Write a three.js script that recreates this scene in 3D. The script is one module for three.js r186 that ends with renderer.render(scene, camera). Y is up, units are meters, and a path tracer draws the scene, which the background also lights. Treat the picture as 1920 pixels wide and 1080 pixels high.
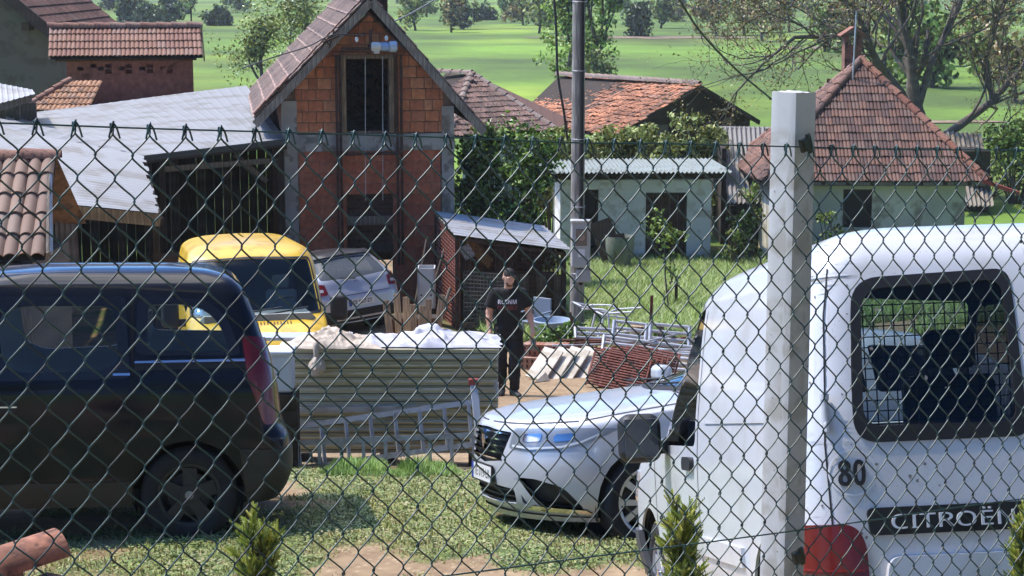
import * as THREE from 'three';
import { Sky } from 'three/addons/objects/Sky.js';
import { RoundedBoxGeometry } from 'three/addons/geometries/RoundedBoxGeometry.js';
import { toCreasedNormals } from 'three/addons/utils/BufferGeometryUtils.js';

// ---------- camera, sky, sun, exposure ----------
const F = 3500, PITCH = 0.1698, CY = 7.5;              // focal length in photo pixels, downward pitch, eye height over the valley floor
const scene = new THREE.Scene();
const camera = new THREE.PerspectiveCamera(2 * Math.atan(540 / F) * 180 / Math.PI, 16 / 9, 0.1, 3000);
camera.position.set(0, CY, 0);
camera.lookAt(0, CY - Math.tan(PITCH) * 100, -100);
scene.add(camera);
const renderer = new THREE.WebGLRenderer({ antialias: true });
renderer.toneMapping = THREE.LinearToneMapping;
renderer.toneMappingExposure = 1.92;
renderer.shadowMap.enabled = true;
renderer.setSize(1024, 576);
const SUN = new THREE.Vector3(-0.5, 0.85, -0.13).normalize();
const sky = new Sky();
sky.name = 'sky'; sky.userData.kind = 'structure';
sky.scale.setScalar(2500);
const su = sky.material.uniforms;
su.sunPosition.value.copy(SUN); su.turbidity.value = 8; su.rayleigh.value = 0.45; su.mieCoefficient.value = 0.004; su.mieDirectionalG.value = 0.8;
if (su.cloudCoverage) { su.cloudCoverage.value = 0.35; su.cloudDensity.value = 0.45; }
scene.add(sky);
scene.environmentIntensity = 0.3;
const sun = new THREE.DirectionalLight(0xffeac8, 2.75);
sun.position.copy(SUN).multiplyScalar(120).add(new THREE.Vector3(0, 0, -35)); sun.target.position.set(0, 0, -35);
sun.castShadow = true; sun.shadow.mapSize.set(4096, 4096); sun.shadow.radius = 1.5;
Object.assign(sun.shadow.camera, { left: -60, right: 60, top: 60, bottom: -60, near: 1, far: 320 });
sun.name = 'sun'; scene.add(sun, sun.target);
scene.fog = new THREE.FogExp2(0xcdd6d6, 0.00035);

// ---------- helpers ----------
const V = (x, y, z) => new THREE.Vector3(x, y, z);
const PI = Math.PI, cos = Math.cos, sin = Math.sin, abs = Math.abs, min = Math.min, max = Math.max, sqrt = Math.sqrt, floor = Math.floor;
const clamp = (v, a = 0, b = 1) => min(b, max(a, v)), lerp = (a, b, t) => a + (b - a) * t;
const sstep = (a, b, v) => { const t = clamp((v - a) / (b - a)); return t * t * (3 - 2 * t); };
function rng(seed) { let s = seed >>> 0; return () => { s = (s + 0x6D2B79F5) >>> 0; let t = s; t = Math.imul(t ^ (t >>> 15), t | 1); t ^= t + Math.imul(t ^ (t >>> 7), t | 61); return ((t ^ (t >>> 14)) >>> 0) / 4294967296; }; }
const R = rng(77); const rr = (a, b) => a + R() * (b - a);
function h2(x, y, s = 0) { let n = Math.imul(x, 374761393) + Math.imul(y, 668265263) + Math.imul(s, 1274126177); n = Math.imul(n ^ (n >>> 13), 1274126177); return ((n ^ (n >>> 16)) >>> 0) / 4294967296; }
const NTAB = new Float32Array(65536); { const r = rng(4242); for (let i = 0; i < 65536; i++) NTAB[i] = r(); }
function vn(x, y, s = 0, per = 0) {
  let xi = floor(x), yi = floor(y); const fx = x - xi, fy = y - yi, u = fx * fx * (3 - 2 * fx), v = fy * fy * (3 - 2 * fy); let x1 = xi + 1, y1 = yi + 1;
  if (per) { xi = ((xi % per) + per) % per; x1 = ((x1 % per) + per) % per; yi = ((yi % per) + per) % per; y1 = ((y1 % per) + per) % per; }
  const sx = s * 37, sy = s * 101, r0 = ((yi + sy) & 255) << 8, r1 = ((y1 + sy) & 255) << 8, c0 = (xi + sx) & 255, c1 = (x1 + sx) & 255;
  const a = NTAB[r0 + c0], b = NTAB[r0 + c1], c = NTAB[r1 + c0], e = NTAB[r1 + c1], p = a + (b - a) * u;
  return p + (c + (e - c) * u - p) * v;
}
function fbm(x, y, o = 4, s = 0, per = 0) { let a = 0, k = 0.5, t = 0; for (let i = 0; i < o; i++) { a += k * vn(x, y, s + i, per); t += k; k *= 0.5; x *= 2; y *= 2; per *= 2; } return a / t; }
// a surveyed point: photo pixel and horizontal distance from the camera, in metres
function at(px, py, d) {
  const u = (px - 960) / F, v = (540 - py) / F, cp = cos(PITCH), sp = sin(PITCH);
  const k = d / (cp + v * sp);
  return V(u * k, CY + (v * cp - sp) * k, -d);
}
// monotone cubic through [t, v] pairs
function curve(p) {
  const n = p.length, m = [], s = [];
  for (let i = 0; i < n - 1; i++) s.push((p[i + 1][1] - p[i][1]) / (p[i + 1][0] - p[i][0]));
  m[0] = s[0]; m[n - 1] = s[n - 2];
  for (let i = 1; i < n - 1; i++) m[i] = s[i - 1] * s[i] <= 0 ? 0 : 2 * s[i - 1] * s[i] / (s[i - 1] + s[i]);
  return (t) => {
    if (t <= p[0][0]) return p[0][1]; if (t >= p[n - 1][0]) return p[n - 1][1];
    let i = 0; while (t > p[i + 1][0]) i++;
    const h = p[i + 1][0] - p[i][0], a = (t - p[i][0]) / h, a2 = a * a, a3 = a2 * a;
    return p[i][1] * (2 * a3 - 3 * a2 + 1) + m[i] * h * (a3 - 2 * a2 + a) + p[i + 1][1] * (-2 * a3 + 3 * a2) + m[i + 1] * h * (a3 - a2);
  };
}
const gBase = curve([[-80, 17], [-6, 6.8], [0, 5.85], [4.5, 5.2], [6.5, 4.84], [9.4, 4.12], [12.5, 3.72], [20, 2.45], [26, 1.48], [32, 1.03], [40, 0.5], [46, 0.16], [56, 0.02], [80, 0], [3000, 0]]);
// ground height at x and distance d
function G(x, d) {
  let h = gBase(d);
  h += (vn(x * 0.35, d * 0.35, 3) - 0.5) * 0.12 * sstep(2, 8, d) * (1 - sstep(60, 90, d)) + (vn(x * 1.3, d * 1.3, 4) - 0.5) * 0.035 * (1 - sstep(40, 60, d));
  h += 0.3 * sstep(1.5, 7, x) * sstep(24, 30, d) * (1 - sstep(35, 43, d));
  const bx = (x + 3.4) / 1.9, bd = (d - 33.8) / 3, b = Math.exp(-bx * bx * bx * bx - bd * bd * bd * bd);   // bank that the grey hatchback leans on
  h += b * 0.13 * (x + 3.7);
  h += 0.055 * clamp(x - 1.6, -1.3, 2.5) * sstep(3, 5.5, d) * (1 - sstep(10.3, 12, d));                // cross fall under the white van
  const cx = (x - 1.5) / 1.9, cd = (d - 13.1) / 1.5; h -= 0.13 * Math.exp(-cx * cx * cx * cx - cd * cd * cd * cd);   // shallow hollow under the silver car
  return h;
}
const Gv = (x, d, up = 0) => V(x, G(x, d) + up, -d);

const used = new Map();
function numbered(n) { const k = used.get(n) || 0; used.set(n, k + 1); return k ? n + '_' + String(k).padStart(3, '0') : n; }
function boxUV(g, s = 1) {
  const p = g.attributes.position, n = g.attributes.normal, uv = new Float32Array(p.count * 2);
  for (let i = 0; i < p.count; i++) {
    const ax = abs(n.getX(i)), ay = abs(n.getY(i)), az = abs(n.getZ(i)), x = p.getX(i), y = p.getY(i), z = p.getZ(i);
    let a, b; if (ay >= ax && ay >= az) { a = x; b = z; } else if (ax >= az) { a = z; b = y; } else { a = x; b = y; }
    uv[2 * i] = a * s; uv[2 * i + 1] = b * s;
  }
  g.setAttribute('uv', new THREE.BufferAttribute(uv, 2)); return g;
}
// merge geometries, positions and normals only
function mg(list) {
  let n = 0; const parts = list.filter(Boolean).map((g) => { const q = g.index ? g.toNonIndexed() : g; n += q.attributes.position.count; return q; });
  const P = new Float32Array(n * 3), N = new Float32Array(n * 3); let o = 0;
  for (const q of parts) { if (!q.attributes.normal) q.computeVertexNormals(); P.set(q.attributes.position.array.subarray(0, q.attributes.position.count * 3), o); N.set(q.attributes.normal.array.subarray(0, q.attributes.position.count * 3), o); o += q.attributes.position.count * 3; }
  const g = new THREE.BufferGeometry(); g.setAttribute('position', new THREE.BufferAttribute(P, 3)); g.setAttribute('normal', new THREE.BufferAttribute(N, 3)); return g;
}
function M(name, geo, mt, parent) {
  if (Array.isArray(geo)) geo = mg(geo);
  if (!geo.attributes.normal) geo.computeVertexNormals();
  if ((mt.map || mt.bumpMap || mt.roughnessMap) && !geo.userData.uv) { boxUV(geo); geo.userData.uv = true; }
  const m = new THREE.Mesh(geo, mt); m.name = parent ? name : numbered(name); m.castShadow = m.receiveShadow = true;
  (parent || scene).add(m); return m;
}
function tag(o, label, category, group, kind) { if (label) o.userData.label = label; if (category) o.userData.category = category; if (group) o.userData.group = group; if (kind) o.userData.kind = kind; return o; }
function thing(name, label, category, pos = [0, 0, 0], turn = 0, group) {
  const o = new THREE.Group(); o.name = numbered(name); if (pos.isVector3) o.position.copy(pos); else o.position.set(...pos); o.rotation.y = turn; scene.add(o);
  return tag(o, label, category, group);
}
function sub(name, parent) { const o = new THREE.Group(); o.name = name; parent.add(o); return o; }
function copy(o, label) { const c = o.clone(); c.name = numbered(o.name.replace(/_\d\d\d$/, '')); c.userData = { ...o.userData }; if (label) c.userData.label = label; scene.add(c); return c; }
const bx = (w, h, d, x = 0, y = 0, z = 0, ry = 0, rx = 0, rz = 0) => { const g = new THREE.BoxGeometry(w, h, d); if (rx) g.rotateX(rx); if (rz) g.rotateZ(rz); if (ry) g.rotateY(ry); return g.translate(x, y, z); };
const rbx = (w, h, d, r, x = 0, y = 0, z = 0) => new RoundedBoxGeometry(w, h, d, 4, r).translate(x, y, z);
function cyl(r1, r2, h, x = 0, y = 0, z = 0, seg = 14) { return new THREE.CylinderGeometry(r1, r2, h, seg).translate(x, y, z); }
function orient(g, a, b) { const d = b.clone().sub(a); g.applyQuaternion(new THREE.Quaternion().setFromUnitVectors(V(0, 1, 0), d.clone().normalize())); return g.translate((a.x + b.x) / 2, (a.y + b.y) / 2, (a.z + b.z) / 2); }
const rod = (a, b, r, r2 = r, seg = 7) => orient(new THREE.CylinderGeometry(r2, r, a.distanceTo(b), seg), a, b);
// square bar from a to b, w wide in the level direction and h deep
function bar(a, b, w, h, up = V(0, 1, 0)) {
  const d = b.clone().sub(a), L = d.length(); d.normalize(); let s = d.clone().cross(up); if (s.length() < 1e-3) s = d.clone().cross(V(1, 0, 0)); s.normalize(); const t = s.clone().cross(d);
  const g = new THREE.BoxGeometry(w, h, L); const m = new THREE.Matrix4().makeBasis(s, t, d.clone().negate()); g.applyMatrix4(m); return g.translate((a.x + b.x) / 2, (a.y + b.y) / 2, (a.z + b.z) / 2);
}
const tube = (pts, r, seg = 40, rad = 6) => new THREE.TubeGeometry(new THREE.CatmullRomCurve3(pts, false, 'centripetal'), seg, r, rad, false);
// chamfered box
function cbx(w, h, d, c = 0.01, x = 0, y = 0, z = 0) {
  const s = new THREE.Shape(); const a = w / 2 - c, b = h / 2 - c; s.moveTo(-a, -b); s.lineTo(a, -b); s.lineTo(a, b); s.lineTo(-a, b); s.closePath();
  const g = new THREE.ExtrudeGeometry(s, { depth: d - 2 * c, bevelEnabled: true, bevelThickness: c, bevelSize: c, bevelSegments: 1, steps: 1 });
  return g.translate(x, y, z - d / 2 + c);
}
function prism(poly, depth, z0 = 0) { const s = new THREE.Shape(poly.map((p) => new THREE.Vector2(p[0], p[1]))); return new THREE.ExtrudeGeometry(s, { depth, bevelEnabled: false }).translate(0, 0, z0); }
// clip polygon with a convex counter-clockwise polygon
function clip(poly, cl) {
  let out = poly;
  for (let i = 0; i < cl.length && out.length; i++) {
    const A = cl[i], B = cl[(i + 1) % cl.length], f = (p) => (B[0] - A[0]) * (p[1] - A[1]) - (B[1] - A[1]) * (p[0] - A[0]); const inp = out; out = [];
    for (let k = 0; k < inp.length; k++) { const p = inp[k], q = inp[(k + 1) % inp.length], a = f(p), b = f(q); if (a >= 0) out.push(p); if (a * b < 0) { const t = a / (a - b); out.push([lerp(p[0], q[0], t), lerp(p[1], q[1], t)]); } }
  }
  return out;
}
const area = (p) => { let a = 0; for (let i = 0; i < p.length; i++) { const q = p[(i + 1) % p.length]; a += p[i][0] * q[1] - q[0] * p[i][1]; } return a / 2; };
// grid surface from f(u, v) -> Vector3
function grid(nu, nv, f, flip = false) {
  const P = [], I = []; for (let j = 0; j <= nv; j++) for (let i = 0; i <= nu; i++) { const p = f(i / nu, j / nv); P.push(p.x, p.y, p.z); }
  for (let j = 0; j < nv; j++) for (let i = 0; i < nu; i++) { const a = j * (nu + 1) + i, b = a + 1, c = a + nu + 1, d = c + 1; flip ? I.push(a, c, b, b, c, d) : I.push(a, b, c, b, d, c); }
  const g = new THREE.BufferGeometry(); g.setAttribute('position', new THREE.Float32BufferAttribute(P, 3)); g.setIndex(I); g.computeVertexNormals(); return g;
}
const quadP = (a, b, c, d) => (u, v) => a.clone().lerp(b, u).lerp(d.clone().lerp(c, u), v);   // a,b near edge; d,c far edge
// sheet of n ribs across quad a b c d, ribs running from a-b to d-c (or along a-b when turned)
function ribbed(a, b, c, d, n, amp, { along = false, sharp = false, per = 4, th = 0.004, sag = 0, seed = 1, jag = 0 } = {}) {
  const q = quadP(a, b, c, d), nn = b.clone().sub(a).cross(d.clone().sub(a)).normalize(); if (nn.y < 0) nn.negate();
  const wave = (t) => { const w = t * n; if (sharp) { const f = w - floor(w); return f < 0.18 ? 1 : f < 0.28 ? 1 - (f - 0.18) / 0.1 : f > 0.9 ? (f - 0.9) / 0.1 : 0; } return 0.5 + 0.5 * cos(w * 2 * PI); };
  const N = n * (sharp ? 10 : per), K = 6;
  const f = (off) => (u, v) => { const ww = along ? v : u, p = q(u, v); if (jag && u > 0.99) p.lerp(q(0, v), jag * (h2(floor(v * n), 5, seed) - 0.5)); return p.addScaledVector(nn, amp * wave(ww) + off + sag * (vn(u * 3, v * 3, seed) - 0.5)); };
  const g1 = along ? grid(K, N, f(0)) : grid(N, K, f(0)), g2 = along ? grid(K, N, f(-th), true) : grid(N, K, f(-th), true);
  return mg([g1, g2]);
}
const rot2 = (x, z, a) => [x * cos(a) + z * sin(a), -x * sin(a) + z * cos(a)];

// ---------- textures and materials ----------
const NT = 512;
function dataTex(size, fn, srgb = true) {
  const d = new Uint8Array(size * size * 4);
  for (let j = 0; j < size; j++) for (let i = 0; i < size; i++) { const c = fn(i / size, j / size, i, j), k = (j * size + i) * 4; d[k] = clamp(c[0]) * 255; d[k + 1] = clamp(c[1]) * 255; d[k + 2] = clamp(c[2]) * 255; d[k + 3] = 255; }
  const t = new THREE.DataTexture(d, size, size); t.wrapS = t.wrapT = THREE.RepeatWrapping; t.magFilter = THREE.LinearFilter; t.minFilter = THREE.LinearMipmapLinearFilter; t.generateMipmaps = true; if (srgb) t.colorSpace = THREE.SRGBColorSpace; t.needsUpdate = true; return t;
}
const T = {};
T.grain = dataTex(NT, (u, v) => { const a = 0.72 + 0.36 * (fbm(u * 8, v * 8, 6, 11, 8) - 0.5) + 0.14 * (h2(floor(u * NT), floor(v * NT), 9) - 0.5) + 0.12; return [a, a, a]; });
T.blotch = dataTex(NT, (u, v) => { const n = fbm(u * 4, v * 4, 6, 21, 4), s = sstep(0.52, 0.7, fbm(u * 8, v * 8, 5, 31, 8)); const a = 0.94 + 0.3 * (n - 0.5) - 0.22 * s; return [a, a * (1 - 0.03 * s), a * (1 - 0.07 * s)]; });
T.wood = dataTex(NT, (u, v) => { const n = fbm(u * 32, v * 2, 5, 41, 4) * 0.6 + fbm(u * 64, v * 4, 3, 47, 4) * 0.4; const a = 0.55 + 0.8 * (n - 0.3); return [a, a * 0.98, a * 0.95]; });
T.clay = dataTex(NT, (u, v) => { const n = fbm(u * 16, v * 16, 5, 51, 16), k = sstep(0.55, 0.75, fbm(u * 8, v * 8, 5, 57, 8)); const a = 0.86 + 0.5 * (n - 0.5); return [a * (1 - 0.3 * k), a * (1 - 0.26 * k), a * (1 - 0.2 * k)]; });
T.dirt = dataTex(NT, (u, v) => { const k = sstep(0.5, 0.78, fbm(u * 8, v * 8, 6, 61, 8)); const a = 1 - 0.12 * k; return [a, a * (1 - 0.02 * k), a * (1 - 0.06 * k)]; });
T.faint = dataTex(NT, (u, v) => { const k = sstep(0.45, 0.8, fbm(u * 8, v * 8, 6, 71, 8)), s = h2(floor(u * NT), floor(v * NT), 5) > 0.997 ? 0.25 : 0; const a = 1 - 0.05 * k - s; return [a, a * (1 - 0.01 * k), a * (1 - 0.025 * k)]; });
function mat(c, rough = 0.8, o = {}) {
  const { tex, rep, bump, phys, ...rest } = o; const K = phys || rest.clearcoat || rest.transmission || rest.sheen ? THREE.MeshPhysicalMaterial : THREE.MeshStandardMaterial;
  const m = new K({ roughness: rough, metalness: 0, ...rest }); if (Array.isArray(c)) m.color.setRGB(...c); else m.color.set(c);
  if (tex) { m.map = T[tex].clone(); m.map.repeat.setScalar(rep || 1); m.map.needsUpdate = true; if (bump) { m.bumpMap = m.map; m.bumpScale = bump; } }
  return m;
}
const tcache = {};
function tmat(c, rough, tex, rep, bump, o = {}) {   // textured material sharing one texture per kind and repeat
  const key = tex + rep; if (!tcache[key]) { const t = T[tex].clone(); t.repeat.setScalar(rep); t.needsUpdate = true; tcache[key] = t; }
  const m = mat(c, rough, o); m.map = tcache[key]; if (bump) { m.bumpMap = tcache[key]; m.bumpScale = bump; } return m;
}
const MT = {
  concrete: tmat([0.42, 0.41, 0.38], 0.9, 'blotch', 1.3, 0.004), concreteGrey: tmat([0.43, 0.42, 0.385], 0.95, 'blotch', 0.7, 0.004),
  galv: tmat([0.55, 0.57, 0.6], 0.45, 'dirt', 0.5, 0, { metalness: 0.55 }), sheet: tmat([0.36, 0.365, 0.37], 0.6, 'dirt', 0.4),
  whiteSheet: tmat([0.72, 0.73, 0.74], 0.5, 'dirt', 0.4), alu: tmat([0.42, 0.435, 0.46], 0.45, 'dirt', 1.5, 0, { metalness: 0.6 }),
  rust: tmat([0.24, 0.09, 0.055], 0.85, 'clay', 2), rustDark: tmat([0.09, 0.045, 0.032], 0.9, 'clay', 2), rustRed: tmat([0.3, 0.1, 0.07], 0.8, 'clay', 2),
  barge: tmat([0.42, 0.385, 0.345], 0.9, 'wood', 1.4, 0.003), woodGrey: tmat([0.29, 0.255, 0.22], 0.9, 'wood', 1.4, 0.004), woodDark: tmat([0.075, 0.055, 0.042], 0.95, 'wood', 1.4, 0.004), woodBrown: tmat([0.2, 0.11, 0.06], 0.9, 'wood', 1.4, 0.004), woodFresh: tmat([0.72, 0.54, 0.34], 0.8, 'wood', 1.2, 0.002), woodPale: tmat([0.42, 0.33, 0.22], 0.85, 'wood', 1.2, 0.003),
  black: mat([0.012, 0.012, 0.013], 0.55), blackRough: mat([0.018, 0.018, 0.019], 0.85), dark: mat([0.03, 0.03, 0.032], 0.9), plasticGrey: mat([0.05, 0.052, 0.055], 0.6),
  tyre: tmat([0.022, 0.022, 0.023], 0.85, 'grain', 3), chrome: mat([0.75, 0.76, 0.78], 0.15, { metalness: 1 }), rim: mat([0.5, 0.52, 0.55], 0.3, { metalness: 0.85 }),
  white: mat([0.78, 0.78, 0.77], 0.6), glassDark: mat([0.75, 0.8, 0.82], 0.02, { transmission: 1, ior: 1.5, thickness: 0 }),
};
// ---------- terrain ----------
// how grassy the yard is at x, d (0 bare earth .. 1 grass)
function grassy(x, d) {
  let n = fbm(x * 0.55 + 3.1, d * 0.4, 5, 101) * 0.55 + fbm(x * 2.2, d * 1.6, 4, 111) * 0.45;
  let k = sstep(0.43, 0.6, n + 0.015);
  k *= 1 - 0.97 * sstep(14.8, 16.4, d) * (1 - sstep(31, 33.5, d + (vn(x * 1.1, d, 7) - 0.5) * 2)) * (1 - sstep(4.2, 5.4, x - (d - 26) * 0.1 + vn(x, d, 8)));   // trodden bare yard
  k = max(k, sstep(31.5, 33.5, d + (vn(x * 1.1, d, 7) - 0.5) * 2) * sstep(-0.2, 0.9, x));
  const tx = (x + 1.0) / 0.6, td = (d - 15.25) / 0.4; k = max(k, 1.1 * Math.exp(-tx * tx * tx * tx - td * td) - 0.05 + 0.2 * (n - 0.5));                       // rank grass at the ladders
  return clamp(k);
}
const YX0 = -9, YX1 = 11, YD0 = -3, YD1 = 50;
{
  const xs = [], ds = [];
  const push = (arr, a, b, n) => { for (let i = 0; i < n; i++) arr.push(a + (b - a) * i / n); };
  push(xs, -900, -120, 10); push(xs, -120, -40, 12); push(xs, -40, YX0, 16); push(xs, YX0, YX1, 80); push(xs, YX1, 40, 14); push(xs, 40, 120, 12); push(xs, 120, 900, 10); xs.push(900);
  push(ds, -60, YD0, 10); push(ds, YD0, YD1, 212); push(ds, YD1, 100, 40); push(ds, 100, 400, 60); push(ds, 400, 1500, 30); ds.push(1500);
  const build = (inYard) => {
    const P = [], U = [], I = [], id = new Map();
    const vert = (i, j) => { const k = i * 4096 + j; if (!id.has(k)) { id.set(k, P.length / 3); const x = xs[i], d = ds[j]; P.push(x, G(x, d), -d); inYard ? U.push((x - YX0) / (YX1 - YX0), (d - YD0) / (YD1 - YD0)) : U.push(x / 260 + 0.5, d / 260); } return id.get(k); };
    for (let i = 0; i < xs.length - 1; i++) for (let j = 0; j < ds.length - 1; j++) {
      const inside = xs[i] >= YX0 - 1e-6 && xs[i + 1] <= YX1 + 1e-6 && ds[j] >= YD0 - 1e-6 && ds[j + 1] <= YD1 + 1e-6; if (inside !== inYard) continue;
      const a = vert(i, j), b = vert(i + 1, j), c = vert(i, j + 1), e = vert(i + 1, j + 1); I.push(a, b, c, b, e, c);
    }
    const g = new THREE.BufferGeometry(); g.setAttribute('position', new THREE.Float32BufferAttribute(P, 3)); g.setAttribute('uv', new THREE.Float32BufferAttribute(U, 2)); g.setIndex(I); g.computeVertexNormals(); g.userData.uv = true; return g;
  };
  const W = 1024, H = 2048, dd = new Uint8Array(W * H * 4);
  for (let j = 0; j < H; j++) for (let i = 0; i < W; i++) {
    const x = YX0 + (YX1 - YX0) * (i + 0.5) / W, d = YD0 + (YD1 - YD0) * (j + 0.5) / H, k = grassy(x, d), f = vn(x * 22, d * 22, 5), c = fbm(x * 3, d * 3, 4, 15), pebble = h2(i, j, 3) > 0.965 ? 0.25 : 0;
    const earth = [0.56 + 0.16 * (c - 0.5) + 0.1 * (f - 0.5) + pebble * 0.5, 0.47 + 0.16 * (c - 0.5) + 0.1 * (f - 0.5) + pebble * 0.5, 0.355 + 0.14 * (c - 0.5) + 0.08 * (f - 0.5) + pebble * 0.5];
    const straw = sstep(0.4, 0.66, fbm(x * 1.4, d * 1.2, 4, 25)), gr = [lerp(0.29, 0.42, straw) + 0.14 * (f - 0.5), lerp(0.36, 0.4, straw) + 0.14 * (f - 0.5), 0.17 + 0.06 * straw + 0.08 * (f - 0.5)];
    const m = sstep(0.25, 0.75, k + (f - 0.5) * 0.5), q = (j * W + i) * 4; for (let n = 0; n < 3; n++) dd[q + n] = clamp(lerp(earth[n], gr[n], m)) * 255; dd[q + 3] = 255;
  }
  const t = new THREE.DataTexture(dd, W, H); t.magFilter = THREE.LinearFilter; t.minFilter = THREE.LinearMipmapLinearFilter; t.generateMipmaps = true; t.colorSpace = THREE.SRGBColorSpace; t.needsUpdate = true;
  const ym = mat([1, 1, 1], 0.95); ym.map = t;
  tag(M('yard_ground', build(true), ym), 'sloping yard of trodden earth and short grass', 'ground', null, 'structure');
  const ft = dataTex(1024, (u, v, i, j) => {
    const n = fbm(u * 16, v * 16, 5, 201, 16), m = fbm(u * 32, v * 32, 5, 211, 32), s = fbm(u * 8, v * 16, 4, 221, 8), fine = h2(i, j, 8) - 0.5;
    const b = 0.92 + 0.6 * (n - 0.5) + 0.6 * (m - 0.5) + 0.12 * fine, y = sstep(0.5, 0.75, s);
    return [(0.375 + 0.08 * y) * b, (0.49 + 0.05 * y) * b, (0.14 + 0.02 * y) * b];
  });
  const fm = mat([1, 1, 1], 0.95); fm.map = ft;
  tag(M('field', build(false), fm), 'wide flat green meadow behind the farm buildings', 'field', null, 'structure');
}
// patches of bare earth at the field edges
for (const [x, d, w, h, lb] of [[14, 205, 26, 7, 'patch of bare brown earth below the far tree line'], [36, 178, 22, 8, 'patch of ploughed brown earth near the right far trees'], [-12, 96, 16, 3, 'strip of dug brown earth beside the far bushes behind the barn'], [20, 92, 9, 1.6, 'narrow strip of bare earth beyond the tiled house']]) {
  const g = grid(30, 6, (u, v) => { const e = 1 + 0.5 * (vn(u * 9, v * 3 + x, 9) - 0.5), a = (u - 0.5) * w, b = (v - 0.5) * h * sqrt(max(0, 1 - (2 * u - 1) ** 2)) * e; return V(x + a, G(x + a, d + b) + 0.05, -d - b); });
  tag(M('earth_patch', g, tmat([0.33, 0.23, 0.15], 0.95, 'clay', 0.15)), lb, 'bare earth', null, 'structure');
}
// ---------- grass ----------
function blades(n, h, w, spread, lean, seed) {
  const r = rng(seed), P = [], N = [];
  for (let i = 0; i < n; i++) {
    const a = r() * 6.28, x = (r() - 0.5) * spread, z = (r() - 0.5) * spread, hh = h * (0.5 + r() * 0.7), l = lean * r() * hh, b = r() * 6.28, ww = w * (0.6 + 0.6 * r());
    const cx = cos(a) * ww / 2, cz = sin(a) * ww / 2, tx = x + cos(b) * l, tz = z + sin(b) * l, mx = x + cos(b) * l * 0.3, mz = z + sin(b) * l * 0.3;
    P.push(x - cx, 0, z - cz, x + cx, 0, z + cz, mx + cx * 0.8, hh * 0.6, mz + cz * 0.8, x - cx, 0, z - cz, mx + cx * 0.8, hh * 0.6, mz + cz * 0.8, mx - cx * 0.8, hh * 0.6, mz - cz * 0.8, mx - cx * 0.8, hh * 0.6, mz - cz * 0.8, mx + cx * 0.8, hh * 0.6, mz + cz * 0.8, tx, hh, tz);
    for (let k = 0; k < 9; k++) { const q = V(-sin(a) * 0.4, 0.9, cos(a) * 0.4).normalize(); N.push(q.x, q.y, q.z); }
  }
  const g = new THREE.BufferGeometry(); g.setAttribute('position', new THREE.Float32BufferAttribute(P, 3)); g.setAttribute('normal', new THREE.Float32BufferAttribute(N, 3)); return g;
}
const grassMat = mat([1, 1, 1], 0.75, { transmission: 0.25, thickness: 0, side: THREE.DoubleSide });
function scatter(name, label, cat, geo, list, colours, seed, mtl = grassMat) {
  const im = new THREE.InstancedMesh(geo, mtl, list.length), m = new THREE.Matrix4(), q = new THREE.Quaternion(), e = new THREE.Euler(), c = new THREE.Color(), r = rng(seed);
  list.forEach(([x, y, z, s, tilt = 0.15], i) => { e.set((r() - 0.5) * tilt, r() * 6.28, (r() - 0.5) * tilt); q.setFromEuler(e); m.compose(V(x, y, z), q, V(s, s * (0.8 + 0.4 * r()), s)); im.setMatrixAt(i, m); const a = colours[floor(r() * colours.length)], f = 0.8 + 0.4 * r(); c.setRGB(a[0] * f, a[1] * f, a[2] * f); im.setColorAt(i, c); });
  im.name = numbered(name); im.castShadow = im.receiveShadow = true; scene.add(im); return tag(im, label, cat, null, 'stuff');
}
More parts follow.
